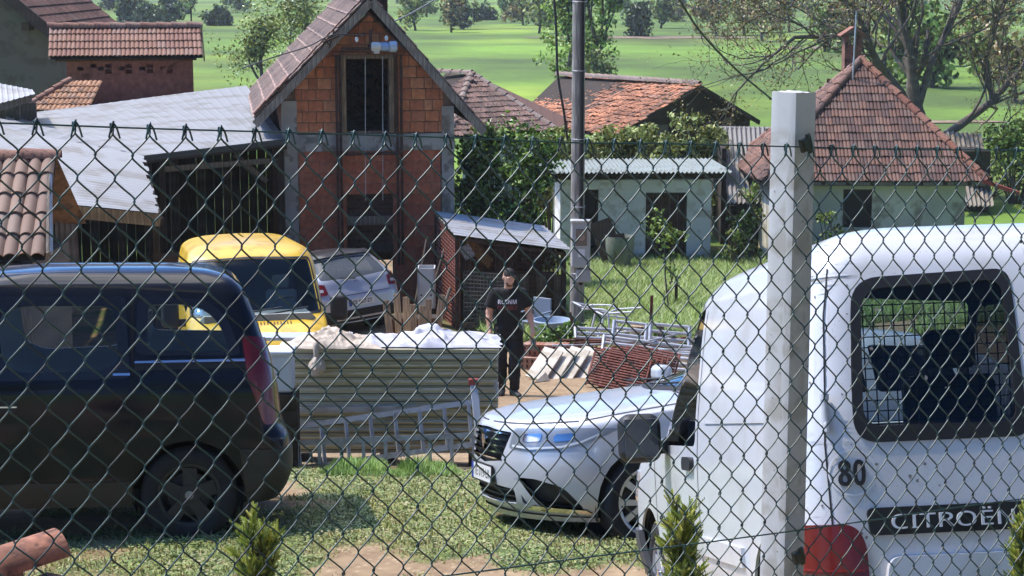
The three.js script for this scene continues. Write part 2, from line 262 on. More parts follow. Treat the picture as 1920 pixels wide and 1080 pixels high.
{
  const near = [], clover = [], r = rng(5), lush = [], mead = [];
  for (let i = 0; i < 100000; i++) {
    const d = 4 + 14 * Math.pow(r(), 0.8), hw = d * 0.29 + 0.4, x = (r() * 2 - 1) * hw, k = grassy(x, d);
    if (r() < k * 0.7 - 0.06) (r() < 0.45 ? near : clover).push([x, G(x, d) - 0.003, -d, 0.6 + 0.7 * r() * (0.4 + k)]);
  }
  for (let i = 0; i < 9000; i++) { const a = r() * 6.28, q = sqrt(r()), x = -1.0 + cos(a) * q * 0.62, d = 15.25 + sin(a) * q * 0.36 + 0.08 * (x + 1), cl = vn(x * 5, d * 5, 44); if (cl < 0.3) continue; lush.push([x, G(x, d) - 0.01, -d, (0.35 + 0.9 * r() * cl) * (1 - 0.55 * q * q)]); }
  for (let i = 0; i < 60000; i++) { const d = 30.5 + 17 * r(), x = -0.5 + 9.5 * r(); if (grassy(x, d) > 0.4 + 0.3 * r()) mead.push([x, G(x, d) - 0.02, -d, 0.6 + 0.9 * r()]); }
  const greens = [[0.22, 0.29, 0.07], [0.27, 0.32, 0.09], [0.36, 0.37, 0.14], [0.19, 0.26, 0.06], [0.45, 0.4, 0.2], [0.29, 0.33, 0.11]];
  scatter('yard_grass', 'short patchy grass and clover on the yard', 'grass', blades(6, 0.034, 0.009, 0.12, 1.2, 3), near, greens, 8);
  scatter('clover_mat', 'low clover and weed leaves covering the yard', 'clover', (() => { const q = rng(14), P = []; for (let i = 0; i < 9; i++) { const x = (q() - 0.5) * 0.13, z = (q() - 0.5) * 0.13, y = 0.004 + 0.02 * q(), s = 0.005 + 0.007 * q(), a = q() * 6.28, tx = (q() - 0.5) * 0.9, tz = (q() - 0.5) * 0.9, c = [[s, 0], [0, s * 0.8], [-s, 0], [0, -s * 0.8]].map(([u, v]) => { const xx = u * cos(a) - v * sin(a), zz = u * sin(a) + v * cos(a); return [x + xx, y + xx * tx + zz * tz, z + zz]; }); P.push(...c[0], ...c[2], ...c[1], ...c[0], ...c[3], ...c[2]); } const g = new THREE.BufferGeometry(); g.setAttribute('position', new THREE.Float32BufferAttribute(P, 3)); g.computeVertexNormals(); return g; })(), clover, [[0.17, 0.24, 0.045], [0.24, 0.3, 0.06], [0.12, 0.19, 0.035], [0.33, 0.33, 0.11], [0.2, 0.28, 0.05], [0.4, 0.36, 0.17]], 12);
  scatter('tall_grass', 'lush green grass tuft growing against the ladders', 'grass', blades(8, 0.17, 0.012, 0.1, 0.9, 4), lush, [[0.18, 0.33, 0.055], [0.23, 0.38, 0.08], [0.14, 0.27, 0.05]], 9);
  scatter('meadow_grass', 'bright green meadow grass behind the scrap pile', 'grass', blades(11, 0.17, 0.014, 0.28, 0.9, 6), mead, [[0.24, 0.37, 0.07], [0.3, 0.42, 0.09], [0.19, 0.31, 0.055], [0.42, 0.48, 0.24]], 10);
}
// ---------- chain-link fence and its post ----------
{
  const A = V(-0.97, 0, -3.54), DIR = V(2.38, 0, -1.61), LEN = DIR.length(), ang = Math.atan2(1.61, 2.38), P = 0.0772, RH = 0.0455;
  const topY = (t) => CY - lerp(0.289, 0.4986, t) - 0.008 * sin(clamp(t) * PI);
  const fence = thing('chain_link_fence', 'dark green chain link fence of diamond wire mesh across the whole view', 'fence', [A.x, 0, A.z], ang);
  const slope = (topY(1) - topY(0)) / LEN;
  const green = mat([0.012, 0.05, 0.038], 0.42, { clearcoat: 0.25, clearcoatRoughness: 0.3 }); const greenDark = mat([0.008, 0.02, 0.018], 0.5);
  const NR = 36, half = P / 2, rw = 0.002;
  const mk = (phase, seed) => {
    const r = rng(seed), pts = [], e = 0.0016, zt = 0.004;
    const X = (j) => ((j + phase) % 2 === 0 ? -e : half + e);
    const x0 = X(0), inn = phase % 2 === 0 ? 1 : -1;
    // knuckle: tail, loop over the line wire
    pts.push(V(x0 + inn * 0.013, -0.018 - 0.008 * r(), 0.006), V(x0 + inn * 0.007, -0.002, 0.0065), V(x0 + inn * 0.002, 0.0075, 0.003), V(x0 - inn * 0.002, 0.006, -0.004), V(x0 - inn * 0.001, -0.004, -0.005));
    for (let j = 0; j < NR; j++) {
      const xa = X(j), xb = X(j + 1), ya = -RH * (j + 0.25), yb = -RH * (j + 1.25), up = xb < xa; const z = up ? zt : -zt;   // strokes that rise to the right lie in front
      pts.push(V(lerp(xa, xb, 0.1), lerp(ya, yb, 0.16), z * 0.75), V(lerp(xa, xb, 0.5), lerp(ya, yb, 0.5) + (r() - 0.5) * 0.001, z * (1 + 0.3 * r())), V(lerp(xa, xb, 0.9), lerp(ya, yb, 0.84), z * 0.75), V(xb, yb, 0));
    }
    return new THREE.TubeGeometry(new THREE.CatmullRomCurve3(pts, false, 'catmullrom', 0.35), NR * 8, rw, 6, false);
  };
  const vars = [[mk(0, 1), mk(0, 2)], [mk(1, 3), mk(1, 4)]], r = rng(12), t0 = 0.0245 * LEN;
  for (let k = -34; k < 128; k++) {
    const x = t0 + k * half, ph = ((k % 2) + 2) % 2, w = M('wire', vars[ph][r() < 0.5 ? 0 : 1], r() < 0.7 ? green : greenDark, fence);
    w.position.set(x, topY(x / LEN), 0); w.rotation.z = (r() - 0.5) * 0.004 + 0.006 * sin(k * 0.23); w.rotation.y = (r() - 0.5) * 0.02;
  }
  const line = (dy, dz, x0, x1, seed) => { const pts = []; for (let i = 0; i <= 24; i++) { const x = lerp(x0, x1, i / 24); pts.push(V(x, topY(x / LEN) + dy + 0.004 * (vn(x * 3, seed, 2) - 0.5), dz)); } return tube(pts, 0.002, 96, 6); };
  M('line_wire', line(0, 0, -1.3, 5.0, 1), green, fence); M('line_wire', line(-1.0, 0.002, -1.3, 5.0, 5), green, fence);
  // post
  const pp = A.clone().addScaledVector(DIR, 0.703), post = thing('concrete_fence_post', 'pale concrete fence post behind the wire mesh by the white van', 'post', [pp.x + 0.014, 0, pp.z - 0.092], 0);
  const gy = G(pp.x, -pp.z), top = at(1487, 172, -pp.z + 0.06).y, H = top - gy + 0.4;
  {
    const g = new THREE.BoxGeometry(0.086, H, 0.086, 6, 40, 6), p = g.attributes.position;
    for (let i = 0; i < p.count; i++) {
      let x = p.getX(i), y = p.getY(i), z = p.getZ(i); const k = abs(x) > 0.04 && abs(z) > 0.04 ? 0.94 : 1; x *= k; z *= k; const f = lerp(1.04, 0.97, (y + H / 2) / H); x *= f; z *= f;
      if (y > H / 2 - 0.001) y -= 0.004 * vn(x * 90, z * 90, 3) + (x > 0.02 && z > -0.01 ? 0.006 * vn(x * 200, z * 200, 7) : 0);
      p.setXYZ(i, x, y, z);
    }
    g.computeVertexNormals(); const q = toCreasedNormals(g, 0.5); q.rotateY(0.74); q.translate(0, gy - 0.4 + H / 2, 0);
    M('post', q, tmat([0.52, 0.51, 0.485], 0.92, 'dirt', 2.3, 0.001), post);
  }
  const holes = []; const r2 = rng(31);   // air bubbles in the cast faces
  for (let i = 0; i < 34; i++) { const s = r2() < 0.5 ? 0 : 1, a = (r2() - 0.5) * 0.066, y = gy + 0.2 + r2() * (H - 0.7), q = new THREE.SphereGeometry(0.0009 + 0.0012 * r2(), 6, 4); q.translate(s ? a : -0.0427, y, s ? 0.0427 : a); q.rotateY(0.74); holes.push(q); }
  M('air_hole', holes, mat([0.12, 0.115, 0.1], 1), post);
  for (const [px, py] of [[1511, 270], [1497, 1043]]) {
    const q = at(px, py, -pp.z - 0.008), c = M('wire_clip', [cbx(0.036, 0.034, 0.022, 0.006), cbx(0.014, 0.05, 0.01, 0.003, 0.006, 0, 0.006)], mat([0.01, 0.016, 0.016], 0.4), post);
    c.position.set(q.x - post.position.x, q.y, q.z - post.position.z); c.rotation.set(0, ang, 0.3);
  }
}
// ---------- tiled roofs ----------
function tileGeo(w, l, h = 0.02, rolls = 2, t = 0.014) {
  const n = rolls * 5, P = [], I = []; const y = (u) => { const f = (u * rolls) % 1; return h * Math.pow(abs(sin(PI * f)), 0.8) - 0.004; };
  for (let i = 0; i <= n; i++) { const u = i / n, x = (u - 0.5) * w * 0.985, yy = y(u * 0.9999); P.push(x, yy, 0, x, yy + 0.0098, l * 0.945, x, yy + 0.0099, l * 0.95, x, yy + 0.012, l * 1.06, x, yy + 0.012 - t, l * 1.06); }
  for (let i = 0; i < n; i++) { const a = i * 5, b = a + 5; for (let k = 0; k < 4; k++) I.push(a + k, a + k + 1, b + k, b + k, a + k + 1, b + k + 1); }
  P.push(-w * 0.49, -0.02, 0, -w * 0.49, -0.01, l * 1.06, w * 0.49, -0.02, 0, w * 0.49, -0.01, l * 1.06); const k = (n + 1) * 5; I.push(0, k, 3, 3, k, k + 1, n * 5, n * 5 + 3, k + 2, n * 5 + 3, k + 3, k + 2);
  const g = new THREE.BufferGeometry(); g.setAttribute('position', new THREE.Float32BufferAttribute(P, 3)); g.setIndex(I); return toCreasedNormals(g.toNonIndexed(), 0.9);
}
// O eave corner, U along the eave, S up the slope (unit vectors); inside(u, v) keeps a tile
function tileRoof(parent, O, U, S, L, Hs, o) {
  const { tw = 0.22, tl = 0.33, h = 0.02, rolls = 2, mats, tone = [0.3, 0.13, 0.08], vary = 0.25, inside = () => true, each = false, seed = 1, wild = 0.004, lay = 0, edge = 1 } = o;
  const N = U.clone().cross(S); if (N.y < 0) N.negate(); const D = S.clone().negate(), r = rng(seed), geo = tileGeo(tw, tl, h, rolls), nr = Math.ceil(Hs / tl), nc = Math.ceil(L / tw); let count = 0; const rest = [];
  const X = D.clone().cross(N).negate().normalize(); // right-handed: X, N, D
  for (let j = 0; j < nr; j++) {
    const row = [];
    for (let i = 0; i < nc; i++) {
      const u = (i + 0.5) * tw, v = (j + 1) * tl; if (!inside(u, v - tl / 2)) continue;
      const p = O.clone().addScaledVector(U, u + (r() - 0.5) * wild).addScaledVector(S, v + (r() - 0.5) * wild * 2.5).addScaledVector(N, (r() - 0.3) * wild + lay);
      const sl = 0.045 + (r() - 0.5) * wild * 4, Dn = D.clone().multiplyScalar(cos(sl)).addScaledVector(N, sin(sl)), Nn = N.clone().multiplyScalar(cos(sl)).addScaledVector(D, -sin(sl));
      const X2 = Nn.clone().cross(Dn), m = new THREE.Matrix4().makeBasis(X2, Nn, Dn).setPosition(p);
      if (each && count < 300) { const me = new THREE.Mesh(geo, mats[floor(r() * mats.length)]); me.name = 'tile'; me.castShadow = me.receiveShadow = true; m.decompose(me.position, me.quaternion, me.scale); parent.add(me); count++; } else row.push([m, 1 + (r() - 0.5) * 2 * vary, vn(u * 0.8, v * 0.8, seed), r()]);
    }
    if (row.length) rest.push(row);
  }
  for (const row of rest) {
    const n = geo.attributes.position.count, P = new Float32Array(n * 3 * row.length), Nn = new Float32Array(P.length), C = new Float32Array(P.length); let k = 0;
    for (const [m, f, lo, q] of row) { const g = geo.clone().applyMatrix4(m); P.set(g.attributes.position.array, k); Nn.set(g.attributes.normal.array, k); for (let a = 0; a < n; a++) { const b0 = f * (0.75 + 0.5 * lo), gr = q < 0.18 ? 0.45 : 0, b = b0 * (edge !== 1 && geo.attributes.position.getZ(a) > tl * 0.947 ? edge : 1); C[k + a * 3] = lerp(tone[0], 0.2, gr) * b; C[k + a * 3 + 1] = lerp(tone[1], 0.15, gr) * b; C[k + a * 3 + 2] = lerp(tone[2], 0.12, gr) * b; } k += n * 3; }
    const g = new THREE.BufferGeometry(); g.setAttribute('position', new THREE.BufferAttribute(P, 3)); g.setAttribute('normal', new THREE.BufferAttribute(Nn, 3)); g.setAttribute('color', new THREE.BufferAttribute(C, 3));
    if (!tileRoof.m) tileRoof.m = tmat([1.15, 1.15, 1.15], 0.9, 'clay', 1.5, 0, { vertexColors: true });
    M('tile_row', g, tileRoof.m, parent).userData.kind = 'stuff';
  }
  return N;
}
function tones(list, rough = 0.9) { return list.map((c) => tmat(c, rough, 'clay', 2.2, 0.002)); }
const TL = {
  red: tones([[0.36, 0.145, 0.085], [0.4, 0.175, 0.105], [0.32, 0.125, 0.08], [0.43, 0.2, 0.13], [0.28, 0.12, 0.08]]),
  old: tones([[0.22, 0.115, 0.085], [0.27, 0.14, 0.1], [0.18, 0.1, 0.08], [0.3, 0.165, 0.12], [0.16, 0.095, 0.08], [0.25, 0.155, 0.12]]),
  pink: tones([[0.38, 0.2, 0.135], [0.42, 0.235, 0.165], [0.35, 0.18, 0.13], [0.4, 0.25, 0.19]]),
  pale: tones([[0.4, 0.29, 0.23], [0.36, 0.27, 0.22], [0.43, 0.33, 0.27]]),
};
TL.pink = TL.pink; for (const k in TL) TL[k].forEach((m) => { m.userData.k = k; });
// row of half-round cap tiles from A to B
function caps(parent, A, B, rad, len, mats, seed = 1, name = 'ridge_tile') {
  const d = B.clone().sub(A), L = d.length(), n = Math.round(L / len), r = rng(seed), g = new THREE.CylinderGeometry(rad, rad * 0.86, len * 1.12, 9, 1, true, -PI / 2, PI); g.computeVertexNormals();
  d.normalize(); let s = V(0, 1, 0).cross(d).normalize(); const up = d.clone().cross(s);
  for (let i = 0; i < n; i++) { const p = A.clone().addScaledVector(d, (i + 0.5) * L / n); const me = new THREE.Mesh(g, mats[floor(r() * mats.length)]); me.name = name; me.castShadow = me.receiveShadow = true; const dd = d.clone().addScaledVector(up, -0.03).normalize(); const u2 = dd.clone().cross(s); me.quaternion.setFromRotationMatrix(new THREE.Matrix4().makeBasis(s, dd.clone().negate(), u2)); me.position.copy(p).addScaledVector(up, -rad * 0.25 + (r() - 0.5) * 0.01); parent.add(me); }
}
// wall of hollow clay blocks: courses clipped by convex poly, openings [x0,x1,y0,y1]
function blockWall(parent, poly, { bw = 0.28, bh = 0.2, j = 0.012, z = 0, proud = 0.02, mats, open = [], seed = 1, name = 'brick' }) {
  const r = rng(seed), xs = poly.map((p) => p[0]), ys = poly.map((p) => p[1]), x0 = min(...xs), x1 = max(...xs), y0 = min(...ys), y1 = max(...ys); const gcache = new Map();
  for (let k = 0, y = y0; y < y1 - 0.03; k++, y += bh) {
    let spans = [[x0, x1]];
    for (const [a, b, c, d] of open) if (y + bh * 0.5 > c && y + bh * 0.5 < d) spans = spans.flatMap(([s, e]) => (b <= s || a >= e ? [[s, e]] : [[s, a], [b, e]].filter(([p, q]) => q - p > 0.02)));
    for (const [s, e] of spans) {
      let x = s - (k % 2 ? bw * 0.5 : 0) - r() * 0.02;
      while (x < e) {
        const w = bw * (r() < 0.12 ? 0.6 : 1), a = max(x, s) + j / 2, b = min(x + w, e) - j / 2; x += w; if (b - a < 0.03) continue;
        const q = clip([[a, y + j / 2], [b, y + j / 2], [b, min(y + bh, y1) - j / 2], [a, min(y + bh, y1) - j / 2]], poly); if (q.length < 3 || area(q) < 0.003) continue;
        const p = proud + (r() - 0.5) * 0.01; let g, ox = 0, oy = 0;
        if (abs(area(q) - (bw - j) * (bh - j)) < 1e-6) { const key = Math.round(p * 400); if (!gcache.has(key)) gcache.set(key, prism([[0, 0], [bw - j, 0], [bw - j, bh - j], [0, bh - j]], 0.06 + key / 400, -0.06)); g = gcache.get(key); ox = a; oy = y + j / 2; } else g = prism(q, 0.06 + p, -0.06);
        const me = M(name, g, mats[floor(r() * mats.length)], parent); me.position.set(ox, oy, z);
      }
    }
  }
}
// ---------- brick barn with a hoist ----------
const brickTones = (l) => l.map((c) => tmat(c, 0.9, 'grain', 1.3, 0.003));
const BK = brickTones([[0.74, 0.27, 0.12], [0.79, 0.31, 0.14], [0.68, 0.24, 0.11], [0.75, 0.33, 0.17], [0.64, 0.23, 0.115]]);
const BR = brickTones([[0.58, 0.18, 0.095], [0.62, 0.2, 0.105], [0.53, 0.165, 0.09], [0.58, 0.21, 0.12]]);
{
  const D = 36.4, p0 = at(535, 578, D), gy = G(p0.x + 1.6, D) - 0.05;
  const b = thing('brick_barn', 'small orange hollow brick barn with a steep tiled roof and loft door', 'barn', [p0.x, gy, -D], 0.155); b.scale.y = 1.08;
  const W = 3.38, Hs = 3.0, He = 3.95, AX = 1.74, AY = 5.5, L = 7, th = 0.22;
  // mortar core behind the blocks
  const core = (poly, z, holes = []) => { const s = new THREE.Shape(poly.map((p) => new THREE.Vector2(...p))); for (const [a, c, e, f] of holes) s.holes.push(new THREE.Path([[a, e], [a, f], [c, f], [c, e]].map((p) => new THREE.Vector2(...p)))); return new THREE.ExtrudeGeometry(s, { depth: th, bevelEnabled: false }).translate(0, 0, z - th); };
  const door = [1.27, 2.1, 3.36, 4.66], low = [1.24, 2.16, 0, 2.25];
  const lg = (x) => x < AX ? lerp(3.92, AY, x / AX) : lerp(AY, 3.78, (x - AX) / (W - AX));
  const gable = [[0, Hs], [W, Hs], [W, 3.95], [AX, AY], [0, 4.08]];
  const mort = tmat([0.25, 0.17, 0.12], 0.95, 'blotch', 1.2, 0.003);
  M('wall', [core([[0, 0], [W, 0], [W, Hs], [0, Hs]], 0, [[low[0], low[1], 0.02, low[3]]]), core(gable, 0, [door])], mort, b);
  M('wall', [bx(th, 3.8, L - 2 * th, th / 2, 1.9, -L / 2), bx(th, 3.7, L - 2 * th, W - th / 2, 1.85, -L / 2), prism([[0, 0], [W, 0], [W, 3.95], [AX, AY], [0, 4.08]], th, -L)], tmat([0.38, 0.16, 0.09], 0.95, 'clay', 1.5), b);
  blockWall(b, [[0.27, Hs + 0.32], [W - 0.2, Hs + 0.32], [W - 0.2, 4.1], [AX, AY - 0.05], [0.27, 4.28]], { mats: BK, open: [[door[0] - 0.14, door[1] + 0.14, door[2], door[3] + 0.06]], seed: 4, j: 0.018 });
  blockWall(b, [[0.32, 0], [W - 0.27, 0], [W - 0.27, Hs], [0.32, Hs]], { mats: BR, open: [[low[0], low[1], 0, low[3]]], seed: 7, j: 0.011, proud: 0.012 });
  M('concrete_column', bx(0.3, 3.92, 0.1, 0.15, 1.96, 0), MT.concreteGrey, b); M('concrete_column', bx(0.24, 3.8, 0.1, W - 0.12, 1.9, 0), MT.concreteGrey, b);
  M('floor_slab', bx(W + 0.02, 0.3, th + 0.12, W / 2, Hs + 0.155, -th / 2 + 0.005), MT.concreteGrey, b); M('floor_slab', bx(W - 0.44, 0.2, L - 0.5, W / 2, Hs + 0.1, -L / 2), MT.concreteGrey, b);
  // loft opening
  for (const x of [door[0] - 0.05, door[1] + 0.05]) M('door_post', bx(0.09, door[3] - door[2] + 0.05, 0.14, x, (door[2] + door[3]) / 2, 0.0), MT.woodPale, b);
  M('lintel', bx(1.2, 0.1, 0.14, 1.68, door[3] + 0.07, 0.01), MT.woodGrey, b);
  for (const x of [1.64, 1.98]) M('hoist_rope', rod(V(x, door[3] + 0.05, 0.1), V(x - 0.03, 2.1, 0.12), 0.008), mat([0.45, 0.44, 0.42], 0.8), b);
  // lower opening with a half closed rusty shutter
  M('shutter', ribbed(V(low[0] + 0.02, 1.2, -0.1), V(low[1] - 0.02, 1.2, -0.1), V(low[1] - 0.02, 2.22, -0.1), V(low[0] + 0.02, 2.22, -0.1), 7, 0.02, { along: true, sharp: true }), MT.rustDark, b);
  M('plank', bx(0.9, 0.16, 0.04, 1.7, 1.72, 0.02), MT.woodGrey, b); M('plank', bx(0.9, 0.14, 0.04, 1.7, 1.2, 0.02), MT.woodDark, b);
  // hoist
  const h = sub('hoist', b);
  for (const x of [1.07, 1.14, 2.25, 2.33]) M('rail', bx(0.045, 3.9, 0.06, x, 2.85, 0.16), MT.rustDark, h);
  M('beam', bx(1.42, 0.05, 0.07, 1.7, 4.77, 0.2), MT.rust, h); M('beam', bx(1.3, 0.05, 0.06, 1.7, 2.96, 0.18), MT.rustDark, h);
  M('bracket', [bx(0.6, 0.05, 0.05, 1.45, 4.87, 0.48), bx(0.05, 0.3, 0.05, 1.72, 5.06, 0.48), bx(0.05, 0.05, 0.4, 1.72, 4.9, 0.3)], MT.rustDark, h);
  const mo = (c, x, r, l) => M('motor', [new THREE.CylinderGeometry(r, r, l, 16).rotateZ(PI / 2).translate(x, 4.9, 0.52), new THREE.CylinderGeometry(r * 0.8, r * 0.8, l + 0.04, 16).rotateZ(PI / 2).translate(x, 4.9, 0.52)], c, h);
  mo(mat([0.62, 0.62, 0.6], 0.5), 1.82, 0.085, 0.15); mo(mat([0.3, 0.42, 0.62], 0.45), 2.0, 0.08, 0.16); mo(mat([0.42, 0.52, 0.66], 0.45), 2.14, 0.1, 0.13); M('motor_mount', bx(0.1, 0.14, 0.3, 1.83, 4.85, 0.42), mat([0.6, 0.6, 0.58], 0.5), h);
  // roof
  const fo = 0.42, eL = V(-0.52, 3.66, fo), eR = V(W + 0.55, 3.46, fo), ap = V(AX, AY + 0.32, fo), back = V(0, 0, -1);
  const SL = ap.clone().sub(eL), SR = ap.clone().sub(eR), hl = SL.length(), hr = SR.length(); SL.normalize(); SR.normalize(); const Lr = L + 2 * fo - 0.1;
  const rd = sub('roof', b);
  M('deck', [grid(1, 1, quadP(eL, eL.clone().addScaledVector(back, Lr), ap.clone().addScaledVector(back, Lr), ap)).translate(0, -0.035, 0), grid(1, 1, quadP(eR, eR.clone().addScaledVector(back, Lr), ap.clone().addScaledVector(back, Lr), ap)).translate(0, -0.035, 0)], MT.woodDark, rd);
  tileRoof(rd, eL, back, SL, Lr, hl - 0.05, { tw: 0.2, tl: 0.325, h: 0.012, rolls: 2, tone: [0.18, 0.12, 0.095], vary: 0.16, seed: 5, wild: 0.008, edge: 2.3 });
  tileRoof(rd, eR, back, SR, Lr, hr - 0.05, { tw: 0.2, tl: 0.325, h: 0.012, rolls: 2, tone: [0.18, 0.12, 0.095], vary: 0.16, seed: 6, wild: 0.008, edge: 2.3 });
  caps(rd, ap.clone().add(V(0, 0.02, 0)), ap.clone().addScaledVector(back, Lr).add(V(0, 0.02, 0)), 0.13, 0.36, TL.pink, 8);
  // replaced lighter tiles at the eave
  for (let i = 0; i < 4; i++) for (let k = 0; k < 3; k++) { const p = eL.clone().addScaledVector(SL, 0.02 + k * 0.31).addScaledVector(back, 0.13 + i * 0.2), N = V(-SL.y, SL.x, 0); const me = M('new_tile', bx(0.31, 0.014, 0.19), TL.pink[(i + k) % 4], rd); me.position.copy(p).addScaledVector(SL, 0.16).addScaledVector(N, 0.05); me.rotation.z = Math.atan2(SL.y, SL.x) + 0.04; }
  for (let i = 0; i < 9; i++) { const me = M('verge_tile', bx(0.34, 0.03, 0.12), TL.pink[i % 4], rd); me.position.copy(eL).addScaledVector(SL, (i + 0.5) * hl / 9).add(V(-0.03, 0.06, 0.0)); me.rotation.z = Math.atan2(SL.y, SL.x) + 0.03; }
  const dn = V(0, -0.13, 0);
  M('barge_board', bar(eL.clone().add(dn), ap.clone().add(dn), 0.035, 0.15), MT.barge, b); M('barge_board', bar(ap.clone().add(dn), eR.clone().add(dn), 0.035, 0.15), MT.barge, b);
  for (const [e, s, hh] of [[eL, SL, hl], [eR, SR, hr]]) for (let i = 0; i < 4; i++) { const q = e.clone().addScaledVector(s, 0.2 + i * (hh - 0.3) / 3).add(V(0, -0.1, 0)); M('purlin', bar(q.clone().add(V(0, 0, -0.02)), q.clone().add(V(0, 0, -Lr + 0.1)), 0.08, 0.1), MT.woodDark, b); }
  // chimney and wire insulators
  const ch = sub('chimney', b); M('stack', bx(0.36, 1.4, 0.42, 2.02, 5.45, -1.35), tmat([0.12, 0.06, 0.045], 0.95, 'clay', 2), ch); M('cap', bx(0.44, 0.06, 0.5, 2.02, 6.18, -1.35), MT.woodGrey, ch);
  for (const [x, y] of [[1.45, 5.0], [2.02, 5.02]]) { const i = sub('insulator', b); M('bracket', rod(V(x, y, fo + 0.02), V(x, y, fo + 0.12), 0.012), MT.rustDark, i); M('porcelain', new THREE.SphereGeometry(0.035, 10, 8).scale(1, 1.4, 1).translate(x, y + 0.03, fo + 0.12), MT.white, i); }
  M('mast_bracket', [rod(V(0.92, 4.85, fo), V(1.02, 5.2, fo + 0.1), 0.015), rod(V(0.8, 4.98, fo + 0.1), V(1.12, 5.1, fo + 0.1), 0.018), rod(V(0.95, 4.9, fo + 0.1), V(0.84, 5.05, fo + 0.1), 0.012)], MT.rustDark, b);
}
// ---------- vehicles: a body is a stack of rounded-rectangle outlines; panels are outlines drawn on that surface ----------
function Surf({ w, xf, xr, rf, rr }) {       // half width, front x, rear x by height; corner radii [along x, along z] by height
  const dims = (y) => { const W = max(0.001, w(y)), a = xf(y), b = xr(y), m = (a - b) / 2, f = rf(y), r = rr(y), fa = min(f[0], m * 0.98), fb = min(f[1], W), ra = min(r[0], m * 0.98), rb = min(r[1], W); return { W, a, b, fa, fb, ra, rb, lf: PI / 2 * sqrt((fa * fa + fb * fb) / 2), lr: PI / 2 * sqrt((ra * ra + rb * rb) / 2) }; };
  const side = (u, y) => {
    const q = dims(y);
    if (u > q.a - q.fa) { const s = u - (q.a - q.fa); if (s < q.lf) { const t = s / q.lf * PI / 2; return V(q.a - q.fa + q.fa * sin(t), y, q.W - q.fb + q.fb * cos(t)); } return V(q.a, y, q.W - q.fb - (s - q.lf)); }
    if (u < q.b + q.ra) { const s = q.b + q.ra - u; if (s < q.lr) { const t = s / q.lr * PI / 2; return V(q.b + q.ra - q.ra * sin(t), y, q.W - q.rb + q.rb * cos(t)); } return V(q.b, y, q.W - q.rb - (s - q.lr)); }
    return V(u, y, q.W);
  };
  const uF = (y) => { const q = dims(y); return q.a - q.fa + q.lf + q.W - q.fb; }, uR = (y) => { const q = dims(y); return q.b + q.ra - q.lr - (q.W - q.rb); };
  const map = { s: side, f: (q, y) => { const p = side(uF(y) - abs(q), y); if (q < 0) p.z *= -1; return p; }, r: (q, y) => { const p = side(uR(y) + abs(q), y); if (q < 0) p.z *= -1; return p; } };
  const nrm = (ch, u, y) => { const e = 0.004, a = map[ch](u - e, y), b = map[ch](u + e, y), c = map[ch](u, y - e), d = map[ch](u, y + e); const n = b.sub(a).cross(d.sub(c)); if (n.lengthSq() < 1e-14) return V(0, 1, 0); return n.normalize(); };
  return { side, uF, uR, map, nrm };
}
const densify = (p, step) => { const o = []; for (let i = 0; i < p.length; i++) { const a = p[i], b = p[(i + 1) % p.length], n = max(1, Math.ceil(Math.hypot(b[0] - a[0], b[1] - a[1]) / step)); for (let k = 0; k < n; k++) o.push([lerp(a[0], b[0], k / n), lerp(a[1], b[1], k / n)]); } return o; };
// outline with rounded corners, r per corner
function rnd(p, r, n = 5) {
  const o = []; for (let i = 0; i < p.length; i++) {
    const a = p[(i + p.length - 1) % p.length], b = p[i], c = p[(i + 1) % p.length], k = Array.isArray(r) ? r[i] : r, la = Math.hypot(a[0] - b[0], a[1] - b[1]), lc = Math.hypot(c[0] - b[0], c[1] - b[1]), q = min(k, la * 0.48, lc * 0.48);
    const s = [b[0] + (a[0] - b[0]) * q / la, b[1] + (a[1] - b[1]) * q / la], e = [b[0] + (c[0] - b[0]) * q / lc, b[1] + (c[1] - b[1]) * q / lc];
    for (let j = 0; j <= n; j++) { const t = j / n; o.push([(1 - t) * (1 - t) * s[0] + 2 * t * (1 - t) * b[0] + t * t * e[0], (1 - t) * (1 - t) * s[1] + 2 * t * (1 - t) * b[1] + t * t * e[1]]); }
  } return o;
}
